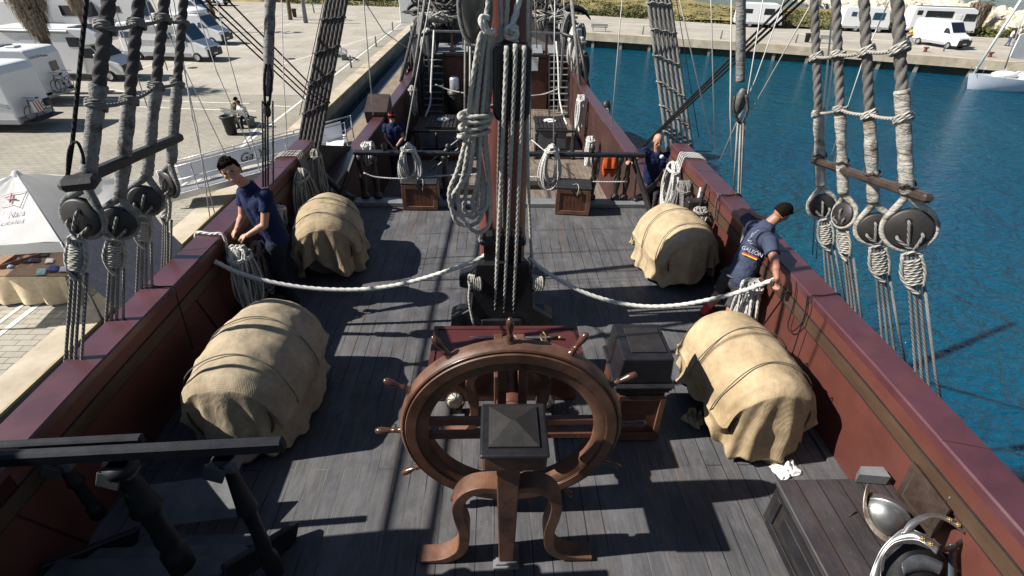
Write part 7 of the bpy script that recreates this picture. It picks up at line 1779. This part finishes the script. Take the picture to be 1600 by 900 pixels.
    if hair in ('short', 'stubble', 'curly'):
        mb = MB()
        def hf(u, v):
            th = 2*PI*u; ph = v*PI*(.62 if hair == 'curly' else .56); d = V((math.sin(ph)*math.cos(th), math.sin(ph)*math.sin(th), math.cos(ph)))
            lim = 1.0; front = d.y > .1
            z = d.z
            curl = .16 if hair == 'curly' else .07
            k2 = 1.03+curl*.5*(1-.5*v)+curl*nz(d*7, 1, 3)+curl*.6*nz(d*19, 1, 5)
            q = V((d.x*.080*k2, d.y*.100*k2-.014, .026+z*.104*k2))
            if d.y > .1: q.z += .075*max(0, v-.45)*min(1, (d.y-.1)*2.2)*1.6; q.y -= .05*max(0, v-.55)
            else: q.z -= .05*max(0, v-.7)*2
            return T(*q)
        mb.grid(hf, 72, 34, True, True); mb.build('hair', hairmat or hairm, o)
    if cap:
        mb = MB(); mb.grid(lambda u, v: T(.086*math.cos(2*PI*u)*math.sin(v*PI/2), -.012+.104*math.sin(2*PI*u)*math.sin(v*PI/2), .035+.085*math.cos(v*PI/2)), 24, 8, True, True); mb.add([T(-.07,.07,.04), T(.07,.07,.04), T(.06,.17,.025), T(-.06,.17,.025)], [(0,1,2,3)]); mb.build('cap', cap, o, solid=.004)
    return o, T, M
PX = lambda x, y, Y: P(x, y, Y=Y)
# --- man coiling rope at the quay side bulwark, looking round at the viewer
Y0 = 5.38
j = dict(head=PX(361,268,5.36), neck=PX(383,288,5.43), chest=PX(402,315,5.48), pelvis=PX(430,372,5.50), sl=PX(416,305,5.32), sr=PX(380,300,5.62), el=PX(413,352,5.22), er=PX(378,338,5.55), wl=PX(386,368,5.14), wr=PX(370,358,5.34))
pv = j['pelvis']; j['hl'] = pv+V((.02,-.10,-.07)); j['hr'] = pv+V((-.02,.10,-.07))
j['fl'] = V((pv.x+.12, 5.30, 0)); j['fr'] = V((pv.x-.16, 5.65, 0)); j['kl'] = j['hl'].lerp(j['fl'], .5)+V((-.06,-.0,0)); j['kr'] = j['hr'].lerp(j['fr'], .5)+V((-.05,0,0))
j['toel'] = V((-1,-.3,0)); j['toer'] = V((-1,.1,0))
look = V((.22,-.92,.10)); o, T, M = person('smiling young man with curly hair and navy shirt coiling rope at the quay side bulwark', j, look, V((-.30,-.12,.95)), navy, trous, skin, 'curly', thick=1.0, hsc=1.16, hands=dict(l=dict(d=V((-.8,.1,-.25)), n=V((0,.3,-1)), curl=.9, s=1), r=dict(d=V((-.3,-.7,-.4)), n=V((.3,0,-1)), curl=.9, s=-1)))
mb = MB(); mb.ball(T(0,.094,-.055), .014, 8, (1.5,.4,.45), M); mb.build('smile', whitep, o)
q = PX(385,318,5.25); c = j['chest']; dl = (CAM-c).normalized()
def badge(o, px, py, Y, r, m, name='chest_badge'):
    p = P(px, py, Y=Y); mb = MB(); d = (CAM-p).normalized(); mb.lathe([(0,.006),(r,.004),(r,.0),(0,0)], p, d, 14); mb.build(name, m, o)
palem = plain('badge pale', (.55,.58,.65), .8)
# --- bending man by the water side bulwark
j = dict(head=PX(1221,334,5.22), neck=PX(1200,352,5.22), chest=PX(1186,372,5.18), pelvis=PX(1156,432,5.08), sl=PX(1174,352,5.42), sr=P(1202,378,X=2.86), el=V((3.0,5.62,1.22)), er=P(1211,410,X=2.84), wl=V((3.16,5.42,1.22)), wr=P(1214,437,X=2.84))
pv = j['pelvis']; j['hl'] = pv+V((-.06,.10,-.06)); j['hr'] = pv+V((.03,-.10,-.06))
fl = P(1101,490,z=0); j['fl'] = V((fl.x, fl.y, 0)); j['kl'] = PX(1128,452,5.28); j['fr'] = V((2.86, 4.95, 0)); j['kr'] = j['hr'].lerp(j['fr'], .5)+V((.0,.05,0))
j['toel'] = V((.7,.5,0)); j['toer'] = V((1,.2,0))
o, T, M = person('man bending over the water side rail, a ship printed on his navy shirt back', j, V((.72,.15,-.68)), V((.68,.0,.72)), navy2, greytr, skin2, 'short', shorts=True, sleeve=.62, thick=1.05, shoes=plain('red shoe', (.4,.02,.02), .6), hands=dict(l=dict(curl=.8), r=dict(d=V((.5,.2,-.8)), curl=.9)))
ax = (j['neck']-j['pelvis']).normalized(); bk = (CAM-j['chest']).normalized(); rx = ax.cross(bk).normalized(); rx = rx if rx.x > 0 else -rx; nrm = rx.cross(ax).normalized()
if nrm.dot(bk) < 0: nrm = -nrm
Mt = Matrix((rx, ax, nrm)).transposed(); base = j['chest'].lerp(j['pelvis'], .25)+nrm*.214
text_mesh('lettering', 'GALEÓN', .060, base-ax*.03, Mt, plain('print white', (.45,.46,.50), .8), o, .003)
for k, m in enumerate((plain('print red', (.6,.03,.03), .8), plain('print yellow', (.8,.5,.03), .8))):
    mb = MB(); mb.box(base-ax*(.078+.014*k)+rx*.0+nrm*.002, (.17,.013,.006), Mt); mb.build('flag_stripe', m, o)
mb = MB(); hb = base+ax*.07+nrm*.028-rx*.01
for a, b_ in (((-.09,0),(.10,.01)),((-.09,0),(-.06,-.02)),((-.06,-.02),(.07,-.02)),((.07,-.02),(.10,.01)),((-.05,0),(-.05,.13)),((0,0),(0,.16)),((.05,0),(.05,.12)),((-.08,.05),(-.02,.05)),((-.08,.09),(-.02,.09)),((-.03,.06),(.03,.06)),((-.03,.11),(.03,.11)),((.03,.05),(.08,.05)),((-.09,0),(-.05,.13)),((.1,.01),(.05,.12)),((-.05,.13),(0,.16)),((0,.16),(.05,.12)),((-.08,.05),(-.08,.09)),((.03,.06),(.03,.11))): mb.tube([hb+rx*a[0]+ax*a[1], hb+rx*b_[0]+ax*b_[1]], .0028, 4)
mb.build('ship_print', plain('print white', (.45,.46,.50), .8), o)
mb = MB(); c0 = (j['hl']+j['hr'])/2+V((0,0,.05)); pr_ = j['pelvis']; mb.tube([pr_-ax*.03+(rx*math.cos(t/20*2*PI)*.205+nrm*math.sin(t/20*2*PI)*.155) for t in range(20)], .02, 8, True); mb.build('harness_belt', vblack, o)
# --- bald man beyond the forward railing
Yb = 9.0
j = dict(head=PX(1028,220,Yb-.05), neck=PX(1027,238,Yb), chest=PX(1025,252,Yb+.02), pelvis=PX(1020,284,Yb+.05), sl=PX(1043,243,Yb), sr=PX(1008,236,Yb), el=PX(1045,266,Yb-.1), er=PX(993,250,Yb-.15), wl=PX(1034,281,Yb-.3), wr=PX(984,252,Yb-.42))
pv = j['pelvis']; j['hl'] = pv+V((.10,0,-.07)); j['hr'] = pv+V((-.10,0,-.07)); j['fl'] = V((pv.x+.02, Yb-.05, pv.z-.98)); j['fr'] = V((pv.x-.22, Yb-.1, pv.z-.98)); j['kl'] = j['hl'].lerp(j['fl'], .5)+V((0,-.08,0)); j['kr'] = j['hr'].lerp(j['fr'], .5)+V((0,-.08,0))
zb = pv.z-.98
o, T, M = person('bald man in a navy shirt leaning beyond the black railing on the water side', j, V((.12,-1,-.25)), V((0,-.15,1)), navy, greytr, skin, 'none', vox=.010, thick=1.0, hands=dict(l=dict(curl=.4), r=dict(curl=.7)))
badge(o, 1034, 245, Yb-.19, .038, palem)
mb = MB(); mb.box((2.85, 9.05, zb-.06), (.9, 1.0, .1)); mb.box((2.85, 9.05, (zb-.1+WZ)/2), (.8, .9, zb-.1-WZ)); tag(mb.build('ladder_platform', deckm), 'small planked landing beyond the railing under the bald man', 'platform')
# --- man in a red cap in the waist
Yr = 13.3; hd = PX(612,182,Yr)
j = dict(head=hd, neck=hd+V((0,-.01,-.17)), chest=hd+V((.01,0,-.33)), pelvis=hd+V((.02,.03,-.74)), sl=hd+V((-.19,.0,-.25)), sr=hd+V((.20,.0,-.25)), el=hd+V((-.22,-.08,-.52)), er=hd+V((.24,-.08,-.52)), wl=hd+V((-.02,-.22,-.72)), wr=hd+V((.06,-.22,-.73)))
pv = j['pelvis']; j['hl'] = pv+V((-.10,0,-.06)); j['hr'] = pv+V((.10,0,-.06)); zf = max(WZ, pv.z-.95)
j['fl'] = V((pv.x-.12, Yr, pv.z-.93)); j['fr'] = V((pv.x+.12, Yr+.05, pv.z-.93)); j['kl'] = j['hl'].lerp(j['fl'], .5); j['kr'] = j['hr'].lerp(j['fr'], .5)
o, T, M = person('man in a red cap seen from behind, hands clasped behind his navy shirt', j, V((-.15,1,-.1)), V((0,0,1)), navy, trous, skin, 'short', vox=.012, cap=plain('cap red', (.55,.04,.04), .7), hands=dict(l=dict(d=V((1,0,-.4)), curl=.5), r=dict(d=V((-1,0,-.4)), curl=.5)))
print('redcap feet z', j['fl'].z, 'bald feet', zb)
# --- two people on the bench, cyclist and walkers far off
def seated(label, p, yaw, shirt, hairc):
    M_ = Matrix.Rotation(yaw, 3, 'Z'); Q = lambda x, y, z: V(p)+M_@V((x, y, z))
    j = dict(head=Q(0,-.18,1.17), neck=Q(0,-.08,1.02), chest=Q(0,-.02,.86), pelvis=Q(0,.08,.52), sl=Q(-.19,-.05,.92), sr=Q(.19,-.05,.92), el=Q(-.24,-.12,.68), er=Q(.24,-.12,.68), wl=Q(-.08,-.32,.6), wr=Q(.08,-.32,.6), hl=Q(-.1,.05,.52), hr=Q(.1,.05,.52), kl=Q(-.12,-.38,.5), kr=Q(.12,-.38,.5), fl=Q(-.12,-.42,0), fr=Q(.12,-.42,0))
    f = M_@V((0,-1,-.5)); return person(label, j, f, M_@V((0,-.3,1)), shirt, trous, skin2, 'curly', vox=.016, hairmat=hairc)
bb = V((bq.x, bq.y+.1, G)); Mq = Matrix.Rotation(R_(152), 3, 'Z')
seated('person in a brown jacket hunched on the bench by the bin', bb+Mq@V((.28,.0,0)), R_(125), plain('brown jacket', (.09,.065,.03), .9), hairm)
seated('person in a white shirt sitting behind the brown jacket on the bench', bb+Mq@V((-.42,.05,0)), R_(-20), whitep, plain('auburn hair', (.05,.022,.012), .6))
def stander(label, p, yaw, shirt, pants, s=1.0):
    M_ = Matrix.Rotation(yaw, 3, 'Z'); Q = lambda x, y, z: V(p)+M_@V((x, y, z))*s
    j = dict(head=Q(0,-.02,1.62), neck=Q(0,0,1.45), chest=Q(0,0,1.28), pelvis=Q(0,0,.95), sl=Q(-.19,0,1.38), sr=Q(.19,0,1.38), el=Q(-.24,.03,1.1), er=Q(.24,.03,1.1), wl=Q(-.22,-.08,.86), wr=Q(.22,-.08,.86), hl=Q(-.1,0,.9), hr=Q(.1,0,.9), kl=Q(-.1,-.05,.5), kr=Q(.12,.02,.5), fl=Q(-.1,-.1,0), fr=Q(.12,.12,0))
    return person(label, j, M_@V((0,-1,-.1)), V((0,0,1)), shirt, pants, skin2, 'short', vox=.02)
p = P(1573,72,z=G); stander('walker in a white shirt on the far quay above the sailing boat', p, R_(60), whitep, plain('blue shorts', (.05,.08,.2), .9))
p = P(1585,68,z=G); stander('walker in pale clothes nearest the picture edge on the far quay', p, R_(60), plain('pale grey', (.4,.4,.42), .9), plain('black trousers', (.02,.02,.02), .9))
cp = P(1416,70,z=G); yw = R_(160); Mc = Matrix.Rotation(yw, 3, 'Z')
bicycle('bicycle ridden by the person in yellow on the far quay', cp, Mc)
Q = lambda x, y, z: V(cp)+Mc@V((x, y, z))
j = dict(head=Q(.12,0,1.58), neck=Q(.06,0,1.42), chest=Q(.02,0,1.27), pelvis=Q(-.18,0,.98), sl=Q(.03,.19,1.36), sr=Q(.03,-.19,1.36), el=Q(.18,.22,1.14), er=Q(.18,-.22,1.14), wl=Q(.32,.22,1.02), wr=Q(.32,-.22,1.02), hl=Q(-.18,.1,.95), hr=Q(-.18,-.1,.95), kl=Q(.12,.1,.75), kr=Q(.08,-.1,.6), fl=Q(-.02,.12,.42), fr=Q(-.08,-.12,.12))
person('cyclist in a yellow shirt riding toward the ship on the far quay', j, Mc@V((1,0,-.1)), V((0,0,1)), plain('yellow shirt', (.75,.42,.02), .8), trous, skin2, 'short', vox=.02)
